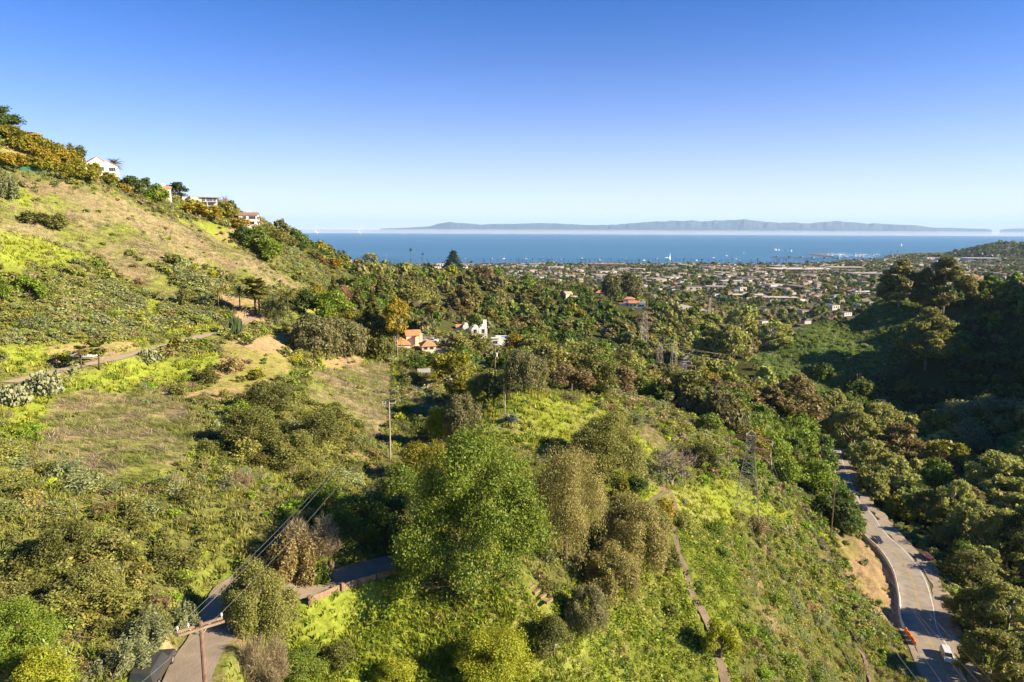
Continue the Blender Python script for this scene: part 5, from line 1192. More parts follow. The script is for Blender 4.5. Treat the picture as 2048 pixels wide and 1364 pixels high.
# ---------------------------------------------------------------- houses one can point at
def house(name, label, P, blocks, wins=(), wall='white', roof='terra', twist=0.0, cat='house', chim=(), extra=None, rz=None, sc_=1.0):
    """blocks: (x, y, L, D, H, roof kind, roof height, base); the front looks along -y, toward the camera at twist 0"""
    rz = (-math.atan2(P[0], P[1]) if rz is None else rz) + twist; t = thing(name, label, cat, P, rz); t.scale = (sc_, sc_, sc_)
    for (x, y, L, D, H, rk, rh, z0) in blocks:
        mb = MB(); mb.box((x, y, z0 + (H - 2.5) / 2), (L, D, H + 2.5))
        if rk == 'gable': mb.add([(x - L / 2, y - D / 2, z0 + H), (x - L / 2, y + D / 2, z0 + H), (x - L / 2, y, z0 + H + rh)], [(0, 1, 2), (2, 1, 0)]); mb.add([(x + L / 2, y - D / 2, z0 + H), (x + L / 2, y + D / 2, z0 + H), (x + L / 2, y, z0 + H + rh)], [(0, 1, 2), (2, 1, 0)])
        if rk == 'front': mb.add([(x - L / 2, y - D / 2, z0 + H), (x + L / 2, y - D / 2, z0 + H), (x, y - D / 2, z0 + H + rh)], [(0, 1, 2)]); mb.add([(x - L / 2, y + D / 2, z0 + H), (x + L / 2, y + D / 2, z0 + H), (x, y + D / 2, z0 + H + rh)], [(2, 1, 0)])
        mb.build('wall', MAT[wall], t); r = MB()
        if rk == 'gable': r.gable((x, y, z0 + H), L, D, rh)
        elif rk == 'front':
            q = MB(); q.gable((0, 0, z0 + H), D, L, rh); r.add([(x - v[1], y + v[0], v[2]) for v in q.v], q.f)
        elif rk == 'hip': r.hip((x, y, z0 + H), L, D, rh)
        elif rk == 'flat': r.box((x, y, z0 + H + .14), (L + 2 * rh, D + 2 * rh, .28))
        elif rk == 'para':
            r.box((x, y, z0 + H + .02), (L - .5, D - .5, .08))
        elif rk == 'vault':
            n = 12; V = []
            for yy in (-D / 2, D / 2):
                for k in range(n + 1): a = math.pi * k / n; V.append((x + math.cos(a) * L / 2, y + yy, z0 + H + math.sin(a) * L / 2))
            r.add(V, [(k, k + 1, n + 2 + k, n + 1 + k) for k in range(n)] + [tuple(range(n, -1, -1)), tuple(range(n + 1, 2 * n + 2))])
        if r.v: r.build('roof', MAT['white'] if rk == 'vault' else MAT['greyroof'] if rk in ('para',) else MAT[roof], t)
    for (x, y, z, w_, h) in wins:
        mb = MB(); mb.box((x, y, z), (w_ + .2, .12, h + .2)); o = mb.build('window', MAT['frame'], t)
        mb = MB(); mb.box((x, y - .07, z), (w_, .06, h)); mb.build('pane', MAT['glass'], o)
    for (x, y, z, w_, h) in chim:
        mb = MB(); mb.box((x, y, z + h / 2), (w_, w_, h)); mb.box((x, y, z + h + .1), (w_ + .25, w_ + .25, .2)); mb.build('chimney', MAT[wall], t)
    if extra: extra(t)
    return t
def pxp(x, y): P = G(x, y); P[2] -= .3; return P
P = pxp(203, 356); s = mpp(P)
house('gabled_house', 'white gabled house with orange tiled eaves high on the hill', P, [(-5 * s, 4, 44 * s, 9, 27 * s, 'front', 15 * s, 0), (7 * s, -2.0, 36 * s, 4, 25 * s, 'front', 9 * s, 0)], [(x * s, -4.06, 18 * s, 3.4 * s, 7 * s) for x in (-4, 0, 12, 16, 20)] + [(-16 * s, -.56, 22 * s, 4 * s, 6 * s)], twist=.2, extra=lambda t: MB().box((28 * s, 4, 10 * s), (10 * s, 6, 26 * s)).build('side_wing', MAT['cream'], t))
KEEP.append((168, 305, 240, 352, 262))
P = pxp(334, 398); house('hillside_house', 'white and red house sliver left of the dark domed tree', P, [(0, 0, 3.4, 6, 4.4, 'gable', 1.0, 0)], [(.5, -3.06, 2.4, .9, 1.1)], chim=[(-1.2, 0, 4.6, .9, 1.8)])
P = pxp(398, 412); s = mpp(P)
def ex(t):
    mb = MB(); mb.box((4.8, -2.6, 2.75), (9.2, 2.6, .22)); mb.build('balcony_deck', MAT['grey'], t)
    mb = MB(); mb.box((4.8, -3.8, 3.75), (9.2, .07, .07))
    for k in range(12): mb.box((.4 + k * .8, -3.8, 3.3), (.06, .06, .95))
    mb.build('balcony_railing', MAT['frame'], t)
    for x in (4.0, 9.1): mb = MB(); mb.box((x, -3.6, 1.2), (.28, .28, 2.9)); mb.build('column', MAT['white'], t)
house('modern_house', 'grey flat roofed modern house with a long balcony', P, [(-6.6, 1, 4.0, 7, 5.2, 'flat', .1, 0), (-2.6, -.6, 4.3, 8.6, 5.4, 'flat', .12, 0), (4.6, 2.2, 10, 7, 5.2, 'flat', 1.5, 0)], [(2.4, -1.36, 4.0, 1.8, 2.0), (5.6, -1.36, 4.1, 3.2, 1.9), (8.3, -1.36, 4.1, 1.4, 1.9)], wall='grey', roof='greyroof', twist=.1, extra=ex, sc_=.78)
KEEP.append((358, 382, 434, 404, 335)); 
P = pxp(499, 450); s = mpp(P)
def ex(t):
    for z in (1.6, 4.2):
        mb = MB(); mb.box((6.0, -1.5, z), (2.2, 5.0, .2)); mb.build('balcony', MAT['browntile'], t)
        mb = MB(); mb.box((7.05, -1.5, z + .55), (.1, 5.0, .9)); mb.box((6.0, -4.0, z + .55), (2.2, .1, .9)); mb.build('balcony_railing', MAT['wood'], t)
house('balconied_house', 'white house with brown balconies and a low red roof on the hill shoulder', P, [(0, 0, 10, 8, 6.4, 'gable', 1.6, -.6)], [(-1.8, -4.06, 4.6, 1.6, 1.3), (2.4, -4.06, 4.6, 3.4, 1.5), (1.8, -4.06, 1.6, 3.0, 1.4)], roof='browntile', chim=[(-.8, 0, 7.0, .7, 1.6), (.8, .4, 6.9, .7, 1.6)], twist=-.15, extra=ex, sc_=.8)
KEEP.append((476, 412, 522, 446, 405))
P = pxp(690, 535); s = mpp(P); house('ridge_house', 'low white house with a grey roof where the hill meets the sea view', P, [(0, 0, 26 * s, 9, 8 * s, 'gable', 8 * s, 0)], [(5, -4.56, 4 * s, 2, 1.6)], roof='greyroof', chim=[(-11 * s, 0, 12 * s, 2.2, 8 * s)])
KEEP.append((672, 512, 706, 535, 480))
P = pxp(806, 548); s = mpp(P); house('flat_roof_house', 'small pale flat roofed house among the ridge trees', P, [(0, 0, 20 * s, 8, 10 * s, 'flat', .8, 0)], [(x, -4.06, 5 * s, 1.8, 1.6) for x in (-2, 1.5)], wall='cream', roof='concrete')
KEEP.append((795, 534, 818, 548, 560))
P = pxp(905, 563); s = mpp(P); house('ridge_house', 'long brown roofed house on the ridge left of the lime tree shade', P, [(-8, 0, 34 * s, 9, 7 * s, 'hip', 5 * s, 0), (12, 2, 26 * s, 9, 6 * s, 'hip', 5 * s, 0)], [(x, -4.56, 3 * s, 1.6, 1.4) for x in (-14, -10, -4)], wall='brownwall', roof='browntile')
P = pxp(1000, 572); s = mpp(P); house('ridge_house', 'tan roofed house right of the brown ridge house', P, [(0, 0, 44 * s, 11, 6 * s, 'hip', 4 * s, 0)], [(x, -5.56, 3 * s, 2, 1.6) for x in (-6, 0, 6)], wall='cream', roof='brownwall')
KEEP += [(884, 546, 948, 562, 600), (978, 560, 1024, 571, 640)]
P = pxp(826, 704); s = mpp(P); P[2] += 1.5
house('orange_roof_house', 'orange tile roofed house beside the parking court', P, [(-4.6, 3, 34 * s, 9.5, 10 * s, 'hip', 12 * s, 0), (1.0, 9, 30 * s, 8, 13 * s, 'gable', 8 * s, 2.0), (5.4, -2, 27 * s, 8, 9 * s, 'hip', 9 * s, 0)], [(4.2, -6.06, 7 * s, 1.2, 1.3), (6.5, -6.06, 7 * s, 1.2, 1.3), (-6.5, -1.81, 8 * s, 1.4, 1.5)], wall='cream', chim=[(3.5, 3, 12 * s, 1.2, 15 * s)], twist=.12)
KEEP.append((796, 660, 892, 712, 330))
P = pxp(930, 667); s = mpp(P)
house('domed_house', 'white house with rounded vaults among the trees', P, [(20 * s, 0, 16 * s, 8, 9 * s, 'vault', 0, 0), (36 * s, 1, 16 * s, 8, 10 * s, 'vault', 0, 0), (41 * s, 6, 7 * s, 3, 26 * s, 'para', 0, 0), (2 * s, 6, 12 * s, 7, 13 * s, 'vault', 0, 0), (-10 * s, 8, 14 * s, 7, 12 * s, 'gable', 4 * s, 0), (-40 * s, 10, 12 * s, 6, 9 * s, 'gable', 4 * s, 0)], [(20 * s, -4.06, 7 * s, 1.6, 2.2), (36 * s, -3.06, 7 * s, 1.6, 2.2)], twist=.05)
KEEP.append((938, 636, 978, 664, 440)); KEEP.append((884, 640, 900, 652, 440)); KEEP.append((916, 638, 930, 654, 440))
P = pxp(996, 688); s = mpp(P)
def ex(t):
    mb = MB(); mb.box((10 * s, 4, 13 * s), (30 * s, 11, .5)); mb.build('terrace', MAT['concrete'], t)
    mb = MB(); mb.box((17 * s, 4, 13 * s + .28), (20 * s, 6, .08)); mb.build('pool_surface', MAT['pool'], t)
house('pool_house', 'white pool house with a blue swimming pool terrace', P, [(-6 * s, -4, 14 * s, 4, 15 * s, 'flat', .3, 0), (10 * s, 4, 30 * s, 11, 12 * s, 'none', 0, 0)], [(-8 * s, -6.06, 8 * s, 1.2, 1.4), (-3 * s, -6.06, 8 * s, 1.2, 1.4)], roof='concrete', extra=ex)
KEEP.append((938, 664, 1026, 688, 405))
P = pxp(1066, 775); s = mpp(P); house('small_house', 'corner of a white tile roofed house behind the knoll', P, [(0, 0, 18 * s, 5, 22 * s, 'gable', 5 * s, 0)], [(1.2, -2.56, 10 * s, .8, 1.0)], roof='terra', twist=.5); KEEP.append((1060, 742, 1074, 772, 150))
P = pxp(902, 772); s = mpp(P); house('garden_shed', 'small white shed at the driveway edge', P, [(0, 0, 19 * s, 2.4, 14 * s, 'flat', .1, 0)], [(.2, -1.26, 7 * s, .6, .8)], roof='concrete', cat='shed', twist=-.5); KEEP.append((890, 756, 918, 772, 185))
P = pxp(848, 748); s = mpp(P); house('garden_shed', 'grey roofed shed below the orange roofed house', P, [(0, 0, 22 * s, 3.5, 8 * s, 'gable', 4 * s, 0)], [(.5, -1.81, 4 * s, .7, .6)], wall='grey', roof='greyroof', cat='shed'); KEEP.append((836, 732, 860, 748, 200))
P = pxp(1140, 606); s = mpp(P); house('cream_house', 'cream house stepping down the wooded slope', P, [(-2 * s, 4, 16 * s, 9, 13 * s, 'gable', 4 * s, 3), (6 * s, -2, 14 * s, 7, 11 * s, 'gable', 4 * s, 0)], [(4 * s, -5.56, 6 * s, 2.4, 1.8), (9 * s, -5.56, 6 * s, 1.6, 1.8)], wall='cream', roof='brownwall', twist=.5); KEEP.append((1124, 584, 1154, 606, 640))
P = pxp(1266, 614); s = mpp(P)
house('red_roof_house', 'white house with bright red tiled roofs on the wooded knoll', P, [(-8 * s, 8, 22 * s, 8, 10 * s, 'hip', 4 * s, 3), (2 * s, 0, 22 * s, 8, 9 * s, 'gable', 4 * s, 0), (17 * s, 0, 14 * s, 8, 11 * s, 'para', 0, 0), (-20 * s, 2, 14 * s, 7, 7 * s, 'flat', .3, 0)], [(x * s, -4.06, 5 * s, 2.2, 2) for x in (-4, 4, 14, 20)], chim=[(20 * s, 2, 10 * s, 2.2, 5 * s)]); KEEP.append((1236, 594, 1296, 614, 780))
P = pxp(1208, 592); s = mpp(P); house('red_roof_house', 'low red roofed house left below the umbrella pines', P, [(0, 0, 34 * s, 9, 7 * s, 'hip', 5 * s, 0)], [(x * s, -4.56, 4 * s, 2, 1.6) for x in (-8, 4)], wall='cream'); KEEP.append((1190, 580, 1228, 592, 880))
P = pxp(1262, 592); s = mpp(P); house('white_house', 'white gabled house right behind the umbrella pines', P, [(0, 0, 20 * s, 9, 9 * s, 'front', 7 * s, 0)], [(0, -4.56, 5 * s, 2, 1.8)], roof='brownwall'); KEEP.append((1250, 576, 1276, 592, 900))
P = pxp(1494, 714); s = mpp(P); house('cottage', 'white cottage with a square chimney at the foot of the shaded hill', P, [(0, 0, 18 * s, 7, 9 * s, 'hip', 4 * s, 0)], [(-2, -3.56, 4 * s, 1.4, 1.4)], chim=[(7 * s, 0, 9 * s, 2.0, 10 * s)], roof='terra'); KEEP.append((1482, 694, 1506, 714, 430))
P = pxp(1527, 762); s = mpp(P); house('shaded_house', 'blue looking shaded house deep in the tree shadow', P, [(0, 0, 26 * s, 8, 13 * s, 'gable', 10 * s, 0)], [(-2, -4.06, 6 * s, 1.5, 1.5)], wall='grey', roof='greyroof', chim=[(9 * s, -2, 10 * s, 1.2, 16 * s)]); KEEP.append((1512, 734, 1542, 762, 320))
P = pxp(1861, 856); s = mpp(P); house('tile_roof_hut', 'hut with a pinkish tiled hip roof in the valley garden', P, [(0, 0, 24 * s, 5.5, 18 * s, 'hip', 9 * s, 0)], [(-1, -2.81, 9 * s, 1.2, 1.4), (1.4, -2.81, 9 * s, 1.2, 1.4)], wall='brownwall', roof='terra', twist=.4); KEEP.append((1842, 824, 1880, 846, 285))
P = pxp(1872, 985); s = mpp(P); house('valley_house', 'white house with brown hip roofs and a chimney beside the canyon trees', P, [(-12 * s, 2, 36 * s, 9, 26 * s, 'hip', 16 * s, 0), (16 * s, -1, 40 * s, 8, 22 * s, 'hip', 14 * s, 0)], [(-16 * s, -2.56, 14 * s, .8, 1.6), (8 * s, -5.06, 12 * s, 1.4, 1.2), (22 * s, -5.06, 12 * s, 1.4, 1.2)], roof='browntile', chim=[(6 * s, 1, 30 * s, 1.0, 20 * s)], twist=-.35); KEEP.append((1834, 926, 1902, 962, 205))
P = pxp(1955, 572); s = mpp(P); house('crest_house', 'white house with orange roofs behind the tallest eucalyptus', P, [(-14 * s, 0, 26 * s, 8, 18 * s, 'gable', 4 * s, 0), (14 * s, 2, 36 * s, 8, 14 * s, 'gable', 4 * s, 0)], [(-16 * s, -4.06, 11 * s, 1.6, 1.4), (8 * s, -2.06, 9 * s, 3, 1.4)], twist=.35); KEEP.append((1924, 544, 1990, 562, 400))
P = pxp(2025, 1036); s = mpp(P); house('dark_roof_house', 'dark roof showing between the trees at the right edge', P, [(0, 0, 44 * s, 7, 12 * s, 'gable', 12 * s, 0)], [(-1, -3.56, 6 * s, 1, 1)], wall='brownwall', roof='greyroof', twist=.3); KEEP.append((2004, 1004, 2044, 1026, 165))
# --- shrubs of the brush slopes
DARKP = [[(440,790),(560,770),(700,830),(730,940),(640,990),(470,930)], [(60,1050),(200,1040),(280,1180),(220,1290),(40,1240)]]
SAGEP = [[(0,565),(200,560),(430,605),(440,648),(280,685),(0,698)], [(300,520),(420,560),(600,600),(540,610),(380,590)], [(560,480),(690,545),(660,600),(600,560)], [(0,880),(300,960),(300,1040),(0,1040)]]
def scrub():
    x, y = sector(420000, 44, 640); z = zh(x, y); zn, px, py = zone_of(x, y, z); r = np.hypot(x, y)
    den = np.where(zn == 0, 1.0, np.where(zn == 3, .07, np.where(zn == 4, .08, np.where(zn == 1, .04, np.where(zn == 2, .10, np.where(zn == 5, .8, np.where(zn == 6, .5, 0)))))))
    den = den * np.clip(.35 + 1.3 * fbm(x / 9, y / 9, 201, 3), .2, 1); den *= np.where(r > 180, .4, 1)
    n_clear = fbm(x / 5, y / 5, 205, 3); den *= sst(.30, .45, n_clear) * .8 + .2
    dk = poly_mask(x, y, z, DARKP); sg = poly_mask(x, y, z, SAGEP); den = np.where(sg & (zn == 0), 1.5, den)
    den = np.where((r > 330) & (zn == 6), 0, den); den = np.where((r > 430) & (zn != 5) & (px > 700), 0, den); m = (rng.uniform(0, 1, len(x)) < den * np.where(r > 120, .62, .45)) & clear(x, y, .5) & seen(x, y, z, 1.0)
    x, y, z, zn, px, py, r, dk, sg = [q[m] for q in (x, y, z, zn, px, py, r, dk, sg)]
    n = len(x); size = rng.lognormal(.20, .42, n) * np.where(dk, 1.5, 1) * np.clip(r / 130, 1, 1.5); size = np.clip(size, .5, 4.2) * np.where(zn == 3, .75, 1)
    h = size * rng.uniform(.40, .75, n)
    c = fbm(x / 8, y / 8, 211, 3) + rng.normal(0, .13, n); keys = np.array([CL['sage'], CL['scrub'], CL['olive'], CL['twig'], CL['darkol'], CL['bright'], CL['green'], CL['yg'], CL['brown'], CL['tan']])
    pr = rng.uniform(0, 1, n); right = px > 1380
    k = np.where(c < .38, 0, np.where(c < .50, 1, np.where(c < .60, 2, 4)))
    k = np.where(pr < .07, 3, k); k = np.where((pr > .13) & (pr < .22), 5, k); k = np.where((pr > .22) & (pr < .25), 7, k); k = np.where((pr > .25) & (pr < .31), 8, k)
    k = np.where(right & (rng.uniform(0, 1, n) < .7), np.where(pr < .35, 2, np.where(pr < .62, 6, np.where(pr < .86, 5, 0))), k)
    k = np.where(dk & (rng.uniform(0, 1, n) < .75), np.where(pr < .6, 4, 2), k); k = np.where(zn == 5, np.where(pr < .5, 6, 0), k)
    k = np.where(sg & (rng.uniform(0, 1, n) < .75), np.where(pr < .55, 0, np.where(pr < .8, 1, 2)), k); h = np.where(sg, h * .8, h)
    tint = keys[k] * 1.25 * rng.uniform(.75, 1.25, (n, 1)) * rng.uniform(.93, 1.07, (n, 3))
    kinds = np.where(k == 3, 2, np.where((k == 0) | (k == 8) | (k == 9), 1, 0))
    return np.stack([x, y, z - .08], 1), size, h, kinds, tint, r, k
SP, SS, SH_, SKIND, ST, SRR, SK = scrub()
print('shrubs', len(SP))
app = SS * SH_ ** .5 / SRR; order = np.argsort(-app); N_IND = 0 if QUICK else 280
ind = np.zeros(len(SP), bool); ind[order[:N_IND]] = True
near_m = ~ind
nq = 320
tp = []
for kd, ls in (('shrub', .085), ('sage', .075), ('twigs', .045)):
    for s in range(3): tp.append(template(kd, s, nq, ls)[0])
for s in range(3): tp.append(template('shrub', s + 5, 170, .12)[0])
tid = SKIND * 3 + rng.integers(0, 3, len(SP)); tid = np.where(SRR > 150, 9 + rng.integers(0, 3, len(SP)), tid)
V, T = batch(SP[near_m], tid[near_m], tp, rng.uniform(0, 6.28, near_m.sum()), np.stack([SS, SS * rng.uniform(.8, 1.2, len(SS)), SH_], 1)[near_m], ST[near_m])
o = link('chaparral', mesh_np('chaparral', V, np.arange(len(V)).reshape(-1, 4), MAT['leafs'], {'tint': T})); tag(o, 'low olive, sage and brown brush covering the slopes', kind='stuff')

# --- grass
def blades(n, seed, wid, lean=.5, tri=True, hmin=.4):
    g = np.random.default_rng(seed); V = []
    for i in range(n):
        th = g.uniform(0, 6.28); p = np.array([g.normal() * .28, g.normal() * .28, 0]); h = g.uniform(hmin, 1); a = g.uniform(0, 6.28); s = np.array([math.cos(a), math.sin(a), 0]) * wid * .5
        tip = p + np.array([math.cos(th) * lean * g.uniform(.2, 1), math.sin(th) * lean * g.uniform(.2, 1), h]); md = (p + tip) / 2 + np.array([0, 0, .12 * h])
        V += [p - s, p + s, md + s * .6 + (tip - md) * .6, tip]
    return np.array(V)
def grass():
    out_v, out_t = [], []
    G1 = [blades(9, k, .20) for k in range(4)]; D1 = [blades(13, 20 + k, .06, 1.1) for k in range(4)]
    for d in D1: d[:, 0] -= d[:, 2] * .9                       # the dry stems lean with the wind
    W1 = [leaves(np.stack([np.random.default_rng(40 + k).normal(0, .36, 26), np.random.default_rng(60 + k).normal(0, .36, 26), np.random.default_rng(80 + k).uniform(.2, 1, 26)], 1), rvec(26, np.random.default_rng(90 + k)), .24, np.random.default_rng(99 + k), asp=1.5, upb=.9) for k in range(4)]
    for (zone, cnt, r0, r1, tpl, hgt, cols, dens) in (
        (1, 60000, 44, 110, G1, (.35, .75), [(.24,.28,.03), (.28,.31,.045), (.16,.22,.028), (.33,.30,.08)], .8), (1, 60000, 110, 260, G1, (.5, 1.0), [(.28,.32,.028), (.36,.36,.045), (.20,.26,.025)], .6),
        (2, 100000, 44, 160, W1, (.35, .8), [(.17,.24,.025), (.25,.31,.03), (.29,.31,.05), (.12,.18,.025)], .6), (1, 30000, 44, 120, W1, (.35, .8), [(.16,.23,.022), (.26,.31,.03)], .34),
        (3, 110000, 60, 330, D1, (.55, 1.15), [(.34,.275,.18), (.29,.23,.15), (.30,.28,.12), (.19,.23,.05), (.24,.27,.06)], .9), (0, 150000, 165, 420, G1, (.5, 1.1), [(.16,.19,.035), (.21,.22,.055), (.14,.16,.05), (.26,.22,.11)], .6), (0, 60000, 44, 200, D1, (.4, .9), [(.36,.28,.15), (.27,.28,.07), (.30,.25,.12)], .35), (0, 70000, 44, 170, G1, (.4, .8), [(.22,.26,.035), (.30,.29,.06), (.17,.19,.05)], .55),
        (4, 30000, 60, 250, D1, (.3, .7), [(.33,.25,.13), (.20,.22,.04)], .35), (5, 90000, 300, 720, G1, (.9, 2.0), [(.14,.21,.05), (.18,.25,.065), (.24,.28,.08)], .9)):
        x, y = sector(cnt, r0, r1); z = zh(x, y); zn, px, py = zone_of(x, y, z)
        m = (zn == zone) & (rng.uniform(0, 1, cnt) < dens) & (px > -30) & (px < 2080) & (py < 1390) & clear(x, y, .1)
        x, y, z = x[m], y[m], z[m]; n = len(x)
        if n == 0: continue
        h = rng.uniform(*hgt, n) * (.6 + .8 * fbm(x / 3, y / 3, 301, 2)); wd = h * rng.uniform(.9, 1.5, n)
        col = np.array(cols); pick = np.clip((fbm(x / 5, y / 5, 307, 3) * 1.6 - .3 + rng.normal(0, .16, n)) * len(cols), 0, len(cols) - 1).astype(int)
        t = col[pick] * rng.uniform(.8, 1.25, (n, 1))
        rot = rng.uniform(-.5, .5, n) if tpl is D1 else rng.uniform(0, 6.28, n)
        V, T = batch(np.stack([x, y, z - .03], 1), rng.integers(0, len(tpl), n), tpl, rot, np.stack([wd, wd, h], 1), t)
        out_v.append(V); out_t.append(T)
    V = np.concatenate(out_v); T = np.concatenate(out_t); print('grass quads', len(V) // 4)
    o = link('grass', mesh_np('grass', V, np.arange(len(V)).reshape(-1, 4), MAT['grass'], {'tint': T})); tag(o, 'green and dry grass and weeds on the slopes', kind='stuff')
grass()
# ---------------------------------------------------------------- canyon forest: single trees and the far mass
NB = np.array(HERO)
LAND = [('the white domed house',930,650),('the white pool house',1000,678),('the red roofed white house',1266,606),('the cream slope house',1140,596),('the pale pylon',1287,660),('the mid canyon pylon',1345,740),('the orange roofed house',828,690),('the brown ridge house',905,556),('the tan roofed ridge house',1000,566),
 ('the tallest crest eucalyptus',1885,570),('the sunlit tree on the shaded hill',1850,680),('the tile roofed hut',1860,840),('the valley house',1872,950),('the white cottage',1494,705),('the large reddish eucalyptus',1588,800),('the umbrella pines',1240,575),('the shaded house',1527,748),('the silver car',1888,1310),('the concrete barrier',1790,1150),('the flat roofed ridge house',806,540),('the yellow leaved tree',795,650),('the pole at the upper road bend',1634,880),('the crest house',1955,556),('the dark roof at the right edge',2025,1020),('the nearest pylon',1492,950)]
SLAND = [('the brown utility pole',401,1290),('the parked dark car',310,1345),('the slim pale pole',780,860),('the boat on the trailer',160,713),('the big prickly pear clump',88,768),('the candelabra cactus',470,645),('the grey leafless shrub',612,1070),('the feathery olive bush tree',528,1195),('the huge leafy green tree',945,1020),('the dark brush patch',560,880),('the bare dirt terrace',470,765),('the bright green corner bush',40,1270),('the dry grass clearing',720,780),('the agave on the knoll',1020,835),('the bare spreading tree',1342,930),('the nearest pylon',1492,950),('the pole above the cut bank',1661,1020),('the concrete barrier',1790,1150),('the orange barriers',1815,1285),('the footpath',1385,1190),('the wooden steps',1070,1180),('the timber edging of the lane',700,1165),('the date palm',550,610),('the large dark bush on the tan slope',100,445),('the balconied house',500,430),('the grey flat roofed house',397,395),('the small agave by the footpath',1411,1040)]
USED = {}
def rel_label(colw, noun, px, py, lands, sz=''):
    best = min(lands, key=lambda l: (l[1] - px) ** 2 + ((l[2] - py) * 1.2) ** 2); dx, dy = px - best[1], py - best[2]
    rel = ('left of' if dx < 0 else 'right of') if abs(dx) > 1.2 * abs(dy) else ('above and beyond' if dy < 0 else 'below')
    far = math.hypot(dx, dy); q = '' if far < 40 else 'a little ' if far < 80 and rel in ('left of', 'right of', 'below') else 'well ' if rel in ('left of', 'right of', 'below') else ''
    lb = f'{sz}{colw} {noun} {q}{rel} {best[0]}'
    USED.setdefault(lb, []).append(1); return lb, f'{noun}s around {best[0]}'
def boxes_block(px, py, wpx, hpx, r):
    blk = np.zeros(px.shape, bool)
    for (x0, y0, x1, y1, d) in KEEP: blk |= (px + wpx / 2 > x0) & (px - wpx / 2 < x1) & (py > y0) & (py - hpx < y1) & (r < d + 3)
    return blk
def forest():
    xs, ys = [], []
    for (r0, r1, sp) in ((185, 420, 6.6), (420, 1060, 9.2)):
        gx, gy = np.meshgrid(np.arange(-r1 * .8, r1 * .8, sp), np.arange(r0 * .6, r1, sp)); x = (gx + rng.uniform(-.45, .45, gx.shape) * sp).ravel(); y = (gy + rng.uniform(-.45, .45, gy.shape) * sp).ravel()
        r = np.hypot(x, y); a = np.abs(np.arctan2(x, y)); m = (r > r0) & (r < r1) & (a < R_(40)); xs.append(x[m]); ys.append(y[m])
    x = np.concatenate(xs); y = np.concatenate(ys); z = zh(x, y); zn, px, py = zone_of(x, y, z); r = np.hypot(x, y)
    den = np.where(zn == 6, .93, np.where(zn == 7, .12, 0)); opn = fbm(x / 26, y / 26, 401, 3); den = den * np.where(opn < .36, .25, 1)
    den = np.where((px > 1880) & (py > 560) & (py < 860), np.maximum(den, .9), den)
    h = np.clip(rng.lognormal(1.98, .30, len(x)), 3.8, 15) * (1 + .35 * (fbm(x / 30, y / 30, 411, 2) - .4)); w_ = np.clip(h * rng.uniform(.8, 1.35, len(x)), 4, 14)
    up_slope = (px > 1380) & (px < 1700) & (py > 860)
    ok = (rng.uniform(0, 1, len(x)) < den) & (pline_d(road_c, x, y) > 8) & (pline_d(far_road_c, x, y) > 6) & seen(x, y, z, 6.0)
    ok &= ~((px > 1740) & (px < 1880) & (py > 1040))                     # the open roadside
    for i in range(0, len(NB), 40):
        b = NB[i:i + 40]; ok &= (((x[:, None] - b[None, :, 0]) ** 2 + (y[:, None] - b[None, :, 1]) ** 2) > (b[None, :, 2] * .9 + 1.0) ** 2).all(1)
    mp = (r * 1.0) / F; ok &= ~boxes_block(px, py, w_ / mp, h / mp, r)
    x, y, z, px, py, r, h, w_, zn = [q[ok] for q in (x, y, z, px, py, r, h, w_, zn)]; n = len(x)
    # kinds and colours: dark oaks on the slopes, pale sycamores along the canyon floor, olive trees between
    c = fbm(x / 34, y / 34, 421, 3) + rng.normal(0, .10, n); floor_ = sst(36, 14, np.abs(px - (1300 + (py - 640) * 1.45)) / np.maximum(mp[ok] * F / r, .2) / 8)
    keys = ['oak', 'green', 'darkol', 'olive', 'citrus', 'grayol', 'syc', 'eucb', 'pale']; ki = np.where(c < .40, 0, np.where(c < .50, 1, np.where(c < .57, 2, np.where(c < .66, 3, 5))))
    pr = rng.uniform(0, 1, n); ki = np.where(pr < .06, 4, ki); ki = np.where((pr > .06) & (pr < .09), 7, ki)
    valley = ((px > 1330) & (px < 1640) & (py > 600) & (py < 800)) | (px > 1700) & (py > 850)
    ki = np.where(valley & (pr > .4), np.where(pr < .62, 6, np.where(pr < .80, 8, 3)), ki)
    ki = np.where((px > 1880) & (py > 560) & (py < 830) & (pr > .2), np.where(pr < .75, 0, 1), ki)
    tint = np.array([CL[k] for k in keys])[ki] * rng.uniform(.8, 1.22, (n, 1)) * rng.uniform(.94, 1.06, (n, 3))
    return x, y, z, px, py, r, h, w_, ki, tint, keys
fx, fy, fz, fpx, fpy, fr, fh, fw, fk, ft, fkeys = forest()
print('forest trees', len(fx))
order = np.argsort(-(fh * fw) ** .5 / fr); n_ind = 0 if QUICK else max(0, 300 - len([o for o in C.objects if o.parent is None and o.get('category') in ('tree', 'fruit tree')]))
CW = {'oak': 'dark green', 'green': 'green', 'darkol': 'dark olive', 'olive': 'olive', 'citrus': 'yellow green', 'grayol': 'grey olive', 'syc': 'pale sandy', 'eucb': 'brownish', 'pale': 'pale yellow green'}
KD = {'syc': ('sycamore', 'sycamore_tree'), 'pale': ('sycamore', 'sycamore_tree'), 'eucb': ('eucalyptus', 'eucalyptus_tree'), 'grayol': ('pepper', 'pepper_tree')}
hm = float(np.median(fh))
for i in order[:n_ind]:
    k = fkeys[fk[i]]; kd, nm = KD.get(k, ('oak', 'oak_tree')); lb, gr = rel_label(CW[k], 'tree', fpx[i], fpy[i], LAND, 'tall ' if fh[i] > hm * 1.12 else 'small ' if fh[i] < hm * .88 else '')
    rr = fr[i]; nl = 2200 if rr < 300 else 1200; put_tree(nm, kd, np.array([fx[i], fy[i], fz[i] - .2]), fw[i], fh[i] * 1.05, tuple(ft[i]), lb, 'tree', gr, int(rng.integers(0, 4)), nl, .045 if rr < 300 else .062)
rest = order[n_ind:]
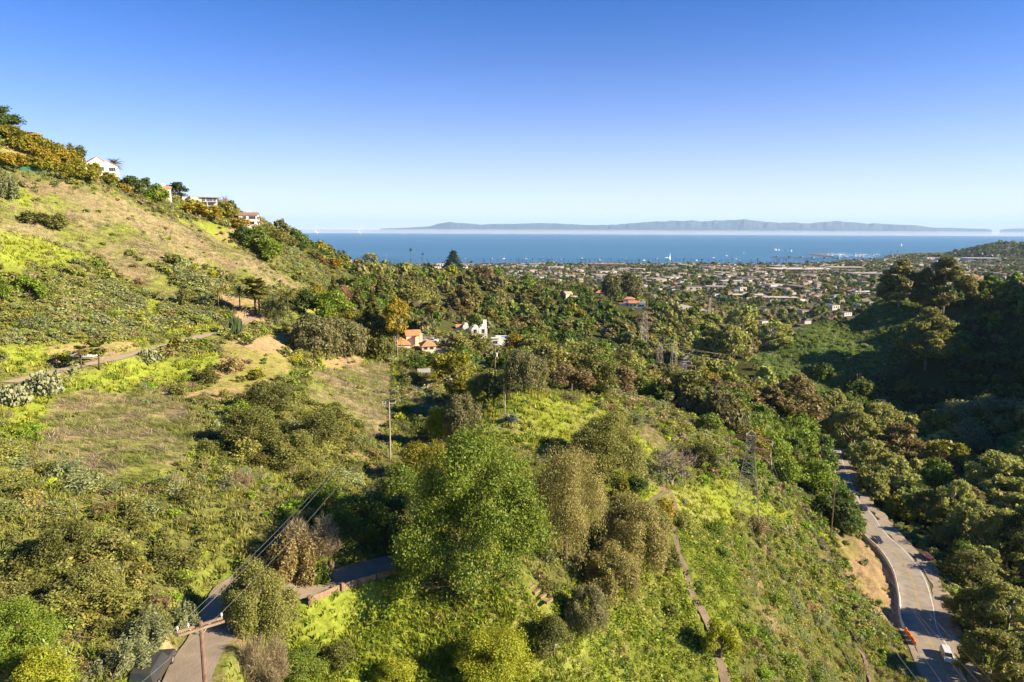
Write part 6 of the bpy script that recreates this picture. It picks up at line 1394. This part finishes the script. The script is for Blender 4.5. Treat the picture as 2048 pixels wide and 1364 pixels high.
tp = [template(k, 30 + s, 420, .105)[0] for k in ('oak', 'sycamore', 'eucalyptus', 'pepper') for s in range(2)] + [template(k, 40 + s, 170, .17)[0] for k in ('oak', 'sycamore') for s in range(3)]
kind4 = np.where(np.isin(fk, (6, 8)), 1, np.where(fk == 7, 2, np.where(fk == 5, 3, 0)))
tid = np.where(fr < 560, kind4 * 2 + rng.integers(0, 2, len(fr)), 8 + (kind4 == 1) * 3 + rng.integers(0, 3, len(fr)))
V, T = batch(np.stack([fx, fy, fz - .3], 1)[rest], tid[rest], tp, rng.uniform(0, 6.28, len(rest)), np.stack([fw, fw, fh * 1.05], 1)[rest], ft[rest])
o = link('woodland', mesh_np('woodland', V, np.arange(len(V)).reshape(-1, 4), MAT['leafs'], {'tint': T})); tag(o, 'dense canyon woodland beyond the single trees', kind='stuff')
if 0: print(len([1 for v in USED.values() if len(v) > 1]))

# individual shrubs of the brush
SCW = ['sage grey', 'olive', 'olive green', 'grey twiggy', 'dark olive', 'bright green', 'green', 'yellow green', 'brownish', 'tan']
sh_tp = {}
for i in np.where(ind)[0]:
    kd = ('shrub', 'sage', 'twigs')[SKIND[i]]; P = SP[i]; px, py, _ = proj(P); lb, gr = rel_label(SCW[SK[i]], 'shrub', float(px), float(py), SLAND, 'big ' if SS[i] > 2.6 else '')
    put_tree('shrub', kd, P, SS[i], SH_[i], tuple(ST[i]), lb, 'shrub', gr, int(rng.integers(0, 3)), 1300, {'shrub': .045, 'sage': .042, 'twigs': .035}[kd])

# ---------------------------------------------------------------- the town on the coastal plain
KEEP_T = []
def town():
    n = 60000; a = rng.uniform(R_(-33), R_(40), n); r = np.sqrt(rng.uniform(820 ** 2, 4700 ** 2, n)); x, y = r * np.sin(a), r * np.cos(a); z = zh(x, y); ok = (r < shore(a) - 40) & ((r > 1020) | (a > float(azel(1290, 600)[0]))) & seen(x, y, z, 5)
    x, y, z, r = x[ok], y[ok], z[ok], r[ok]; px, py, _ = proj(np.stack([x, y, z], 1)); return x, y, z, r, px, py
tx, ty, tz, tr_, tpx, tpy = town(); u = rng.uniform(0, 1, len(tx)); mesa = (tpx > 1800) & (tpy < 517)
clus = fbm(tx / 160, ty / 160, 501, 3)
isb = (u < np.where(mesa, .03, np.where(tr_ < 1500, .09, .13)) * (.4 + 1.3 * sst(.35, .6, clus))) 
bi = np.where(isb)[0]; ti = np.where(~isb & (u > .30))[0]
print('town', len(bi), len(ti))
ksp = ['dark', 'oak', 'darkol', 'olive', 'grayol', 'brown', 'bright', 'pine', 'syc']; tk = rng.choice(9, len(ti), p=[.24, .22, .16, .10, .08, .09, .03, .05, .03]); ftint = np.array([CL[k] for k in ksp])[tk] * rng.uniform(.8, 1.2, (len(ti), 1))
thh = rng.uniform(4, 9.5, len(ti)) * np.where(rng.uniform(0, 1, len(ti)) < .07, 1.7, 1) * np.where(mesa[ti], 1.3, 1); tw_ = thh * rng.uniform(.9, 1.5, len(ti))
tp = [template('oak', 60 + s, 46, .34)[0] for s in range(4)] + [template('conifer', 61, 40, .25)[0]]
V, T = batch(np.stack([tx, ty, tz - .3], 1)[ti], np.where(tk == 7, 4, rng.integers(0, 4, len(ti))), tp, rng.uniform(0, 6.28, len(ti)), np.stack([tw_, tw_, thh], 1), ftint)
o = link('town_trees', mesh_np('town_trees', V, np.arange(len(V)).reshape(-1, 4), MAT['leafs'], {'tint': T})); tag(o, 'trees between the houses of the coastal town', kind='stuff')
m, nt, N, L = nt_of('town_walls_and_roofs'); out = N.new('ShaderNodeOutputMaterial'); b = N.new('ShaderNodeBsdfDiffuse'); a_ = N.new('ShaderNodeAttribute'); a_.attribute_name = 'tint'
tc = N.new('ShaderNodeTexCoord'); nz = N.new('ShaderNodeTexNoise'); nz.inputs['Scale'].default_value = .4; L.new(tc.outputs['Object'], nz.inputs['Vector']); mr = N.new('ShaderNodeMapRange'); mr.inputs['To Min'].default_value = .8; mr.inputs['To Max'].default_value = 1.15; L.new(nz.outputs['Fac'], mr.inputs['Value'])
hs = N.new('ShaderNodeHueSaturation'); L.new(a_.outputs['Color'], hs.inputs['Color']); L.new(mr.outputs['Result'], hs.inputs['Value']); L.new(hs.outputs['Color'], b.inputs['Color']); L.new(b.outputs[0], out.inputs['Surface']); MAT['town'] = m
def bld(kind):
    """unit building: quads and per vertex part (0 wall, 1 roof, 2 window)"""
    V, p = [], []
    def quad(q, k): V.extend(q); p.extend([k] * 4)
    w_ = .5; h = 1.0 if kind == 'flat' else .62
    for (a, b) in (((-w_, -w_), (w_, -w_)), ((w_, -w_), (w_, w_)), ((w_, w_), (-w_, w_)), ((-w_, w_), (-w_, -w_))): quad([(*a, -.3), (*b, -.3), (*b, h), (*a, h)], 0)
    e = .53
    if kind == 'flat': quad([(-e, -e, h), (e, -e, h), (e, e, h), (-e, e, h)], 1)
    else:
        quad([(-e, -e, h * .96), (e, -e, h * .96), (e * .75, 0, 1), (-e * .75, 0, 1)], 1); quad([(e, e, h * .96), (-e, e, h * .96), (-e * .75, 0, 1), (e * .75, 0, 1)], 1)
        quad([(-e, e, h * .96), (-e, -e, h * .96), (-e * .75, 0, 1), (-e * .75, 0, 1)], 1); quad([(e, -e, h * .96), (e, e, h * .96), (e * .75, 0, 1), (e * .75, 0, 1)], 1)
    for k in range(3): x = -.32 + k * .27; quad([(x, -.503, h * .38), (x + .12, -.503, h * .38), (x + .12, -.503, h * .75), (x, -.503, h * .75)], 2)
    return np.array(V, float), np.array(p)
BT = [bld('flat'), bld('hip')]
WALLC = np.array([(.50, .47, .43), (.43, .37, .30), (.62, .59, .55), (.34, .29, .24), (.47, .41, .33)]); ROOFC = np.array([(.16, .13, .115), (.27, .15, .10), (.23, .19, .165), (.20, .175, .16), (.42, .38, .34), (.30, .18, .125)])
nb = len(bi); bt = (rng.uniform(0, 1, nb) < .62).astype(int); bw = rng.uniform(9, 17, nb); bd = rng.uniform(9, 14, nb); bh = rng.uniform(4.5, 8, nb)
big = rng.uniform(0, 1, nb) < np.where(tr_[bi] > 1700, .04, .02); bt = np.where(big, 0, bt); bw = np.where(big, rng.uniform(25, 70, nb), bw); bd = np.where(big, rng.uniform(20, 40, nb), bd); bh = np.where(big, rng.uniform(6, 11, nb), bh)
brz = rng.choice([.3, .3 + math.pi / 2], nb) + rng.normal(0, .12, nb); wc = rng.integers(0, 5, nb); rc = np.where(bt == 0, rng.choice([2, 4, 3], nb), rng.choice(6, nb, p=[.2, .26, .16, .14, .06, .18]))
ordb = np.argsort(-(bw * bh) ** .5 / tr_[bi]); nbi = 0 if QUICK else 290
RW = ['dark brown', 'red tiled', 'brown', 'grey', 'pale', 'reddish']
TL = [('the umbrella pines', 1240, 570), ('the canyon mouth pylon', 1418, 620), ('the pale canyon tree', 1482, 630), ('the crest eucalyptus', 1790, 560), ('the long pier', 1600, 518), ('the ridge houses', 1000, 556), ('the white cottage', 1494, 690), ('the mesa woods', 1950, 515)]
BM = {}
for q in ordb[:nbi]:
    i = bi[q]; key = (bt[q], wc[q], rc[q])
    if key not in BM:
        V0, p0 = BT[bt[q]]; cc = np.where(p0[:, None] == 0, WALLC[wc[q]], np.where(p0[:, None] == 1, ROOFC[rc[q]], np.array([.05, .06, .07]))); BM[key] = mesh_np('town_house', V0, np.arange(len(V0)).reshape(-1, 4), MAT['town'], {'tint': cc})
    o = link('town_house', BM[key], None, (tx[i], ty[i], tz[i])); o.rotation_euler = (0, 0, brz[q]); o.scale = (bw[q], bd[q], bh[q])
    lb, gr = rel_label(RW[rc[q]] + ' roofed', 'town building' if big[q] else 'town house', tpx[i], tpy[i], TL, 'long ' if bw[q] > 24 else ''); tag(o, lb, 'building' if big[q] else 'house', gr)
for (x, y, wp, hp, c_, lb) in [(1604,543,120,7,(.58,.53,.44),'very long cream warehouse nearest the long pier'),(1690,541,64,8,(.60,.52,.38),'long yellowish warehouse left of the crest eucalyptus'),(1735,552,70,7,(.50,.45,.40),'long pale building beside the crest eucalyptus'),(1732,588,52,6,(.66,.65,.63),'long white roofed hall below the crest eucalyptus'),(1462,568,40,8,(.62,.60,.57),'white office block in the middle of the town'),(1495,596,60,8,(.55,.49,.42),'long pale school like building above the pale canyon tree'),(1560,601,64,8,(.52,.46,.39),'long sandy building right of the school like one'),(1430,580,36,9,(.58,.53,.46),'cream block left of the white office block'),(1405,556,50,6,(.60,.56,.50),'long white row of buildings in the middle of the town'),(1260,541,44,5,(.56,.50,.43),'long pale row behind the umbrella pines'),(1960,522,60,7,(.66,.64,.60),'cluster like white block before the mesa woods'),(1895,522,40,7,(.64,.62,.59),'white block left before the mesa woods'),(1060,533,34,6,(.62,.59,.54),'white hotel by the shore left of the palms'),(1215,533,70,6,(.42,.24,.17),'long red roofed hotel along the beach front')]:
    Pq = G(x, y); s = mpp(Pq); V0, p0 = BT[0]; cc = np.where(p0[:, None] == 0, np.array(c_) * .85, np.where(p0[:, None] == 1, np.array(c_), np.array([.05, .06, .07]))); o = link('town_building', mesh_np('town_building', V0, np.arange(len(V0)).reshape(-1, 4), MAT['town'], {'tint': cc}), None, Pq); o.scale = (wp * s, wp * s * .5, hp * s * .9); o.rotation_euler = (0, 0, random.uniform(-.15, .15)); tag(o, lb, 'building'); KEEP_T.append((Pq[0], Pq[1], wp * s * .6))
rb = ordb[nbi:]; Vs, Ts = [], []
for kd in (0, 1):
    m_ = rb[bt[rb] == kd]
    if len(m_) == 0: continue
    V0, p0 = BT[kd]; V, _ = batch(np.stack([tx, ty, tz], 1)[bi[m_]], np.zeros(len(m_), int), [V0], brz[m_], np.stack([bw, bd, bh], 1)[m_], np.zeros((len(m_), 3)))
    cc = np.where(p0[None, :, None] == 0, WALLC[wc[m_]][:, None], np.where(p0[None, :, None] == 1, ROOFC[rc[m_]][:, None], np.array([.05, .06, .07]))); Vs.append(V); Ts.append(cc.reshape(-1, 3))
V = np.concatenate(Vs); T = np.concatenate(Ts); o = link('distant_town', mesh_np('distant_town', V, np.arange(len(V)).reshape(-1, 4), MAT['town'], {'tint': T})); tag(o, 'countless small houses of the town further off', kind='stuff')

# shore palms
g = np.random.default_rng(8); trp, Vp = palm_parts('tall', g); Vp = Vp * np.array([2.2, 2.2, 1]); n4 = []
for f in trp.f:
    if len(f) == 4: n4 += [trp.v[j] for j in f]
n4 = np.array(n4); n4[:, :2] *= 1.6; Vp = np.concatenate([Vp, n4]); pm = mesh_np('palm_tree', Vp, np.arange(len(Vp)).reshape(-1, 4), MAT['leaf'])
for i in range(210):
    px = rng.uniform(1010, 1800) if i > 30 else rng.uniform(690, 1010); a, _ = azel(px, 525); a = float(a); r = float(shore(a)) - rng.choice([25, 45, 90, 130]) * rng.uniform(.6, 1.2); x, y = r * math.sin(a), r * math.cos(a); h = rng.uniform(17, 27)
    o = link('palm_tree', pm, None, (x, y, float(zh(x, y)) - .3)); o.scale = (h, h, h); o.rotation_euler = (0, 0, rng.uniform(0, 6)); o.color = (.05, .055, .03, 1); tag(o, 'tall thin palm in the row along the beach front', 'palm tree', 'palms along the beach front')

# ---------------------------------------------------------------- sea things
def hullmesh(sail, mast=True):
    mb = MB(); V = []; st_ = ((-.5, .11, .06), (-.2, .14, .03), (.15, .12, .02), (.4, .05, .04), (.5, .005, .08))
    for x, w_, k in st_: V += [(x, -w_, .10), (x, -w_ * .7, k - .04), (x, w_ * .7, k - .04), (x, w_, .10)]
    Fs = []
    for k in range(4):
        for j in range(3): Fs.append((k * 4 + j, k * 4 + j + 1, (k + 1) * 4 + j + 1, (k + 1) * 4 + j))
        Fs.append((k * 4 + 3, k * 4, (k + 1) * 4, (k + 1) * 4 + 3))
    Fs.append((0, 1, 2, 3)); mb.add(V, Fs); mb.box((-.05, 0, .14), (.4, .15, .09), taper=.8)
    if mast: mb.tube([(.08, 0, .1), (.08, 0, 1.35)], .014, 5); mb.tube([(.08, 0, .24), (-.4, 0, .24)], .016, 4)
    if sail: mb.add([(.06, .0, 1.3), (.06, .01, .26), (-.42, .06, .26), (.10, 0, 1.15), (.48, .0, .14), (.12, .05, .2), (.05, .012, 1.3), (.05, .02, .26), (-.42, .07, .26)], [(0, 1, 2), (3, 4, 5), (8, 7, 6)])
    return mb
def seaP(px, py): a, te = azel(px, py); a = float(a); r = -HC / float(te); return np.array([r * math.sin(a), r * math.cos(a), 0.0])
bm = {k: hullmesh(k == 'sail', k != 'motor').build('boat_shape', MAT['whitepaint']) for k in ('sail', 'moored', 'motor')}
bmesh_ = {k: o.data for k, o in bm.items()}
for o in bm.values(): bpy.data.objects.remove(o)
def boat(kind, px, py, L, label, group=None, rz=None):
    o = link('sailboat' if kind != 'motor' else 'motorboat', bmesh_[kind], None, seaP(px, py)); o.scale = (L, L, L); o.rotation_euler = (0, 0, random.uniform(0, 6.28) if rz is None else rz); tag(o, label, 'sailboat' if kind != 'motor' else 'motorboat', group)
for (x, y, l) in [(666,517,'small sailboat moored left of the white ridge house'),(676,513,'sailboat with a tall mast moored off the left hill'),(931,518,'motorboat moored nearest the ridge conifer'),(984,518,'sailboat moored left in the bay, beside the lone pair of boats'),(1008,518,'sailboat right of the first lone boat in the bay'),(1051,518,'sailboat moored above the white town roofs'),(1062,521,'motorboat close inshore under the moored sailboats'),(1085,520,'small boat close to the left shore palms'),(1122,520,'white boat with a broad hull moored left in the bay'),(1164,517,'sailboat moored off the left palms'),(1199,520,'white boat off the first row of palms'),(1250,518,'small sailboat left of the large white yacht'),(1288,521,'boat close inshore left of the large white yacht'),(1315,518,'sailboat just left of the large white yacht'),(1385,514,'sailboat right of the tall white sail'),(1393,521,'boat behind the palm row right of the tall sail'),(1427,516,'sailboat in the middle of the right bay'),(1431,513,'sailboat with a tall mast in the right bay'),(1453,512,'small sailboat in the right bay'),(1465,516,'boat in front of the pair in the right bay'),(1472,518,'left boat of the pair in the right bay'),(1478,521,'right boat of the pair in the right bay'),(1487,508,'farther sailboat in the right bay'),(1508,518,'boat near the big shore tree'),(1597,513,'sailboat moored beside the long pier')]:
    boat('motor' if 'motor' in l or l.startswith('boat') else 'moored', x, y, random.uniform(13, 19), l, rz=random.uniform(-.5, .5))
boat('motor', 1333, 516, 24, 'large white yacht anchored left of the tall white sail', rz=.2); boat('sail', 1340, 520, 26, 'tall white sail close to the palm row', rz=1.2); boat('sail', 1355, 495, 18, 'lone sailboat far out in the middle of the bay'); boat('sail', 1803, 492, 22, 'lone sailboat far out beyond the harbour', rz=.3)
for i, (x, y) in enumerate([(1550,500.5),(1553,501),(1558,501),(1563,501.5),(1569,502),(1575,502.5),(1580,503),(1583,503)]): boat('sail', x, y, 12, 'small racing sailboat in the line off the pier', 'racing sailboats off the pier')
for i in range(120):
    x = rng.uniform(1655, 1762); y = rng.uniform(508.5, 514.5) + (x - 1700) * .008; boat('moored', x, y, rng.uniform(9, 15), 'white sailboat moored in the crowded marina', 'sailboats moored in the marina', rz=rng.uniform(-.3, .3))
def pier(label, pts, wid, h, name, mat, kind_piles=True):
    c = catmull([seaP(*p) for p in pts], 12); n = normals2(c); t = thing(name, label, name.replace('_', ' '), c[len(c) // 2]); B = np.array(t.location); mb = MB()
    for i in range(len(c) - 1):
        V = []
        for p, q in ((c[i], n[i]), (c[i + 1], n[i + 1])):
            for s in (-1, 1):
                for z in (h - 1.2, h): V.append((p[0] + q[0] * wid / 2 * s - B[0], p[1] + q[1] * wid / 2 * s - B[1], z))
        mb.add(V, [(0, 4, 5, 1), (2, 3, 7, 6), (1, 5, 7, 3), (0, 2, 6, 4), (0, 1, 3, 2), (4, 6, 7, 5)])
    mb.build('deck', MAT[mat], t)
    if kind_piles:
        mb = MB()
        for i in range(0, len(c), 2):
            for s in (-.45, 0, .45): p = c[i, :2] + n[i] * wid * s - B[:2]; mb.tube([(p[0], p[1], -2), (p[0], p[1], h - 1)], .5, 5)
        mb.build('piles', MAT['polewood'], t)
    return t, c, n, B
t, c, n, B = pier('long dark wooden pier reaching into the bay', [(1546, 516), (1562, 517), (1590, 517.5), (1630, 519), (1680, 520.5), (1720, 522)], 26, 8, 'pier', 'polewood')
for i in range(3, len(c) - 6, 5):
    p = c[i] - B; mb = MB(); mb.box((p[0], p[1], 8 + 2.5), (14, 10, 5), heading(c, i)); mb.gable((0, 0, 0), .1, .1, .01); mb.build('pier_building', MAT['browntile'] if i % 2 else MAT['greyroof'], t)
for pts, lb in (([(1612, 508.5), (1640, 508.8), (1658, 508.2)], 'low rock breakwater at the harbour mouth'), ([(1625, 509.2), (1645, 511.5), (1665, 514.5)], 'sandy rock spit across the harbour mouth')):
    c = catmull([seaP(*p) for p in pts], 20); o = ribbon('breakwater', np.concatenate([c[:, :2], c[:, 2:] + .5], 1), [-22, -10, 0, 10, 22], 0, MAT['rock'], 4); v = o.data.vertices
    for k in range(len(v)): v[k].co.z += [0, 4, 5, 4, 0][k % 5] + random.uniform(-.5, .5)
    tag(o, lb, 'breakwater')
for x, lb in ((631, 'left offshore oil platform on the horizon'), (718, 'right offshore oil platform on the horizon')):
    P = seaP(x, 469.5); s = mpp(P); t = thing('oil_platform', lb, 'oil platform', P); k = 8.5 * s; mb = MB()
    for sx in (-1, 1):
        for sy in (-1, 1): mb.tube([(sx * .42 * k, sy * .25 * k, -5), (sx * .36 * k, sy * .2 * k, .4 * k)], .06 * k, 6)
    mb.build('legs', MAT['grey'], t); mb = MB(); mb.box((0, 0, .48 * k), (1.1 * k, .7 * k, .18 * k)); mb.box((-.2 * k, 0, .65 * k), (.5 * k, .5 * k, .2 * k)); mb.build('deck', MAT['white'], t)
    mb = MB(); mb.box((.1 * k, 0, .95 * k), (.2 * k, .2 * k, .7 * k), taper=.4); mb.build('derrick', MAT['white'], t)
# ---------------------------------------------------------------- tell look-alikes apart in their labels
ORD = ['closest', 'second closest', 'third closest', 'fourth closest', 'fifth closest', 'sixth closest', 'seventh closest']
ORDL = ['leftmost', 'second from the left', 'third from the left', 'fourth from the left', 'fifth from the left', 'sixth from the left', 'seventh from the left', 'rightmost']
def pix(o):
    if o.type == 'MESH' and o.name.startswith('power_cable'):
        q = np.array([v.co[:] for v in list(o.data.vertices)[len(o.data.vertices) // 3:len(o.data.vertices) // 3 + 4]]).mean(0)
    else: q = np.array(o.location)
    a, b, _ = proj(q); return float(a), float(b)
same = {}  # label -> things
for o in C.objects:
    if o.parent is None and o.get('label') and o.get('category'): same.setdefault(o['label'], []).append(o)
spots = {n: (x, y) for n, x, y in LAND + SLAND + TL}
for lb, os_ in same.items():
    if len(os_) < 2 or len(os_) > 8: continue
    if len(lb.split()) > 12:
        lb = lb.replace(' a little ', ' ').replace(' well ', ' ')
    lm = [n for n in spots if lb.endswith(n)]
    if lm and len(os_) <= 7:
        x, y = spots[max(lm, key=len)]; os_.sort(key=lambda o: (pix(o)[0] - x) ** 2 + (pix(o)[1] - y) ** 2)
        for k, o in enumerate(os_): o['label'] = f'{lb}, {ORD[k]} to it' if len(lb.split()) <= 13 else f'{ORD[k]} {lb}'
    else:
        os_.sort(key=lambda o: pix(o)[0])
        for k, o in enumerate(os_): o['label'] = f'{lb}, {"rightmost" if k == len(os_) - 1 else ORDL[k]}' if len(lb.split()) <= 12 else f'{"rightmost" if k == len(os_) - 1 else ORDL[k]} {lb}'
for o in C.objects:
    if o.get('label') and len(o['label'].split()) > 16:
        for w_ in ('tall ', 'small ', 'big ', 'long ', 'a little ', 'well '):
            if len(o['label'].split()) > 16: o['label'] = o['label'].replace(w_, '', 1)
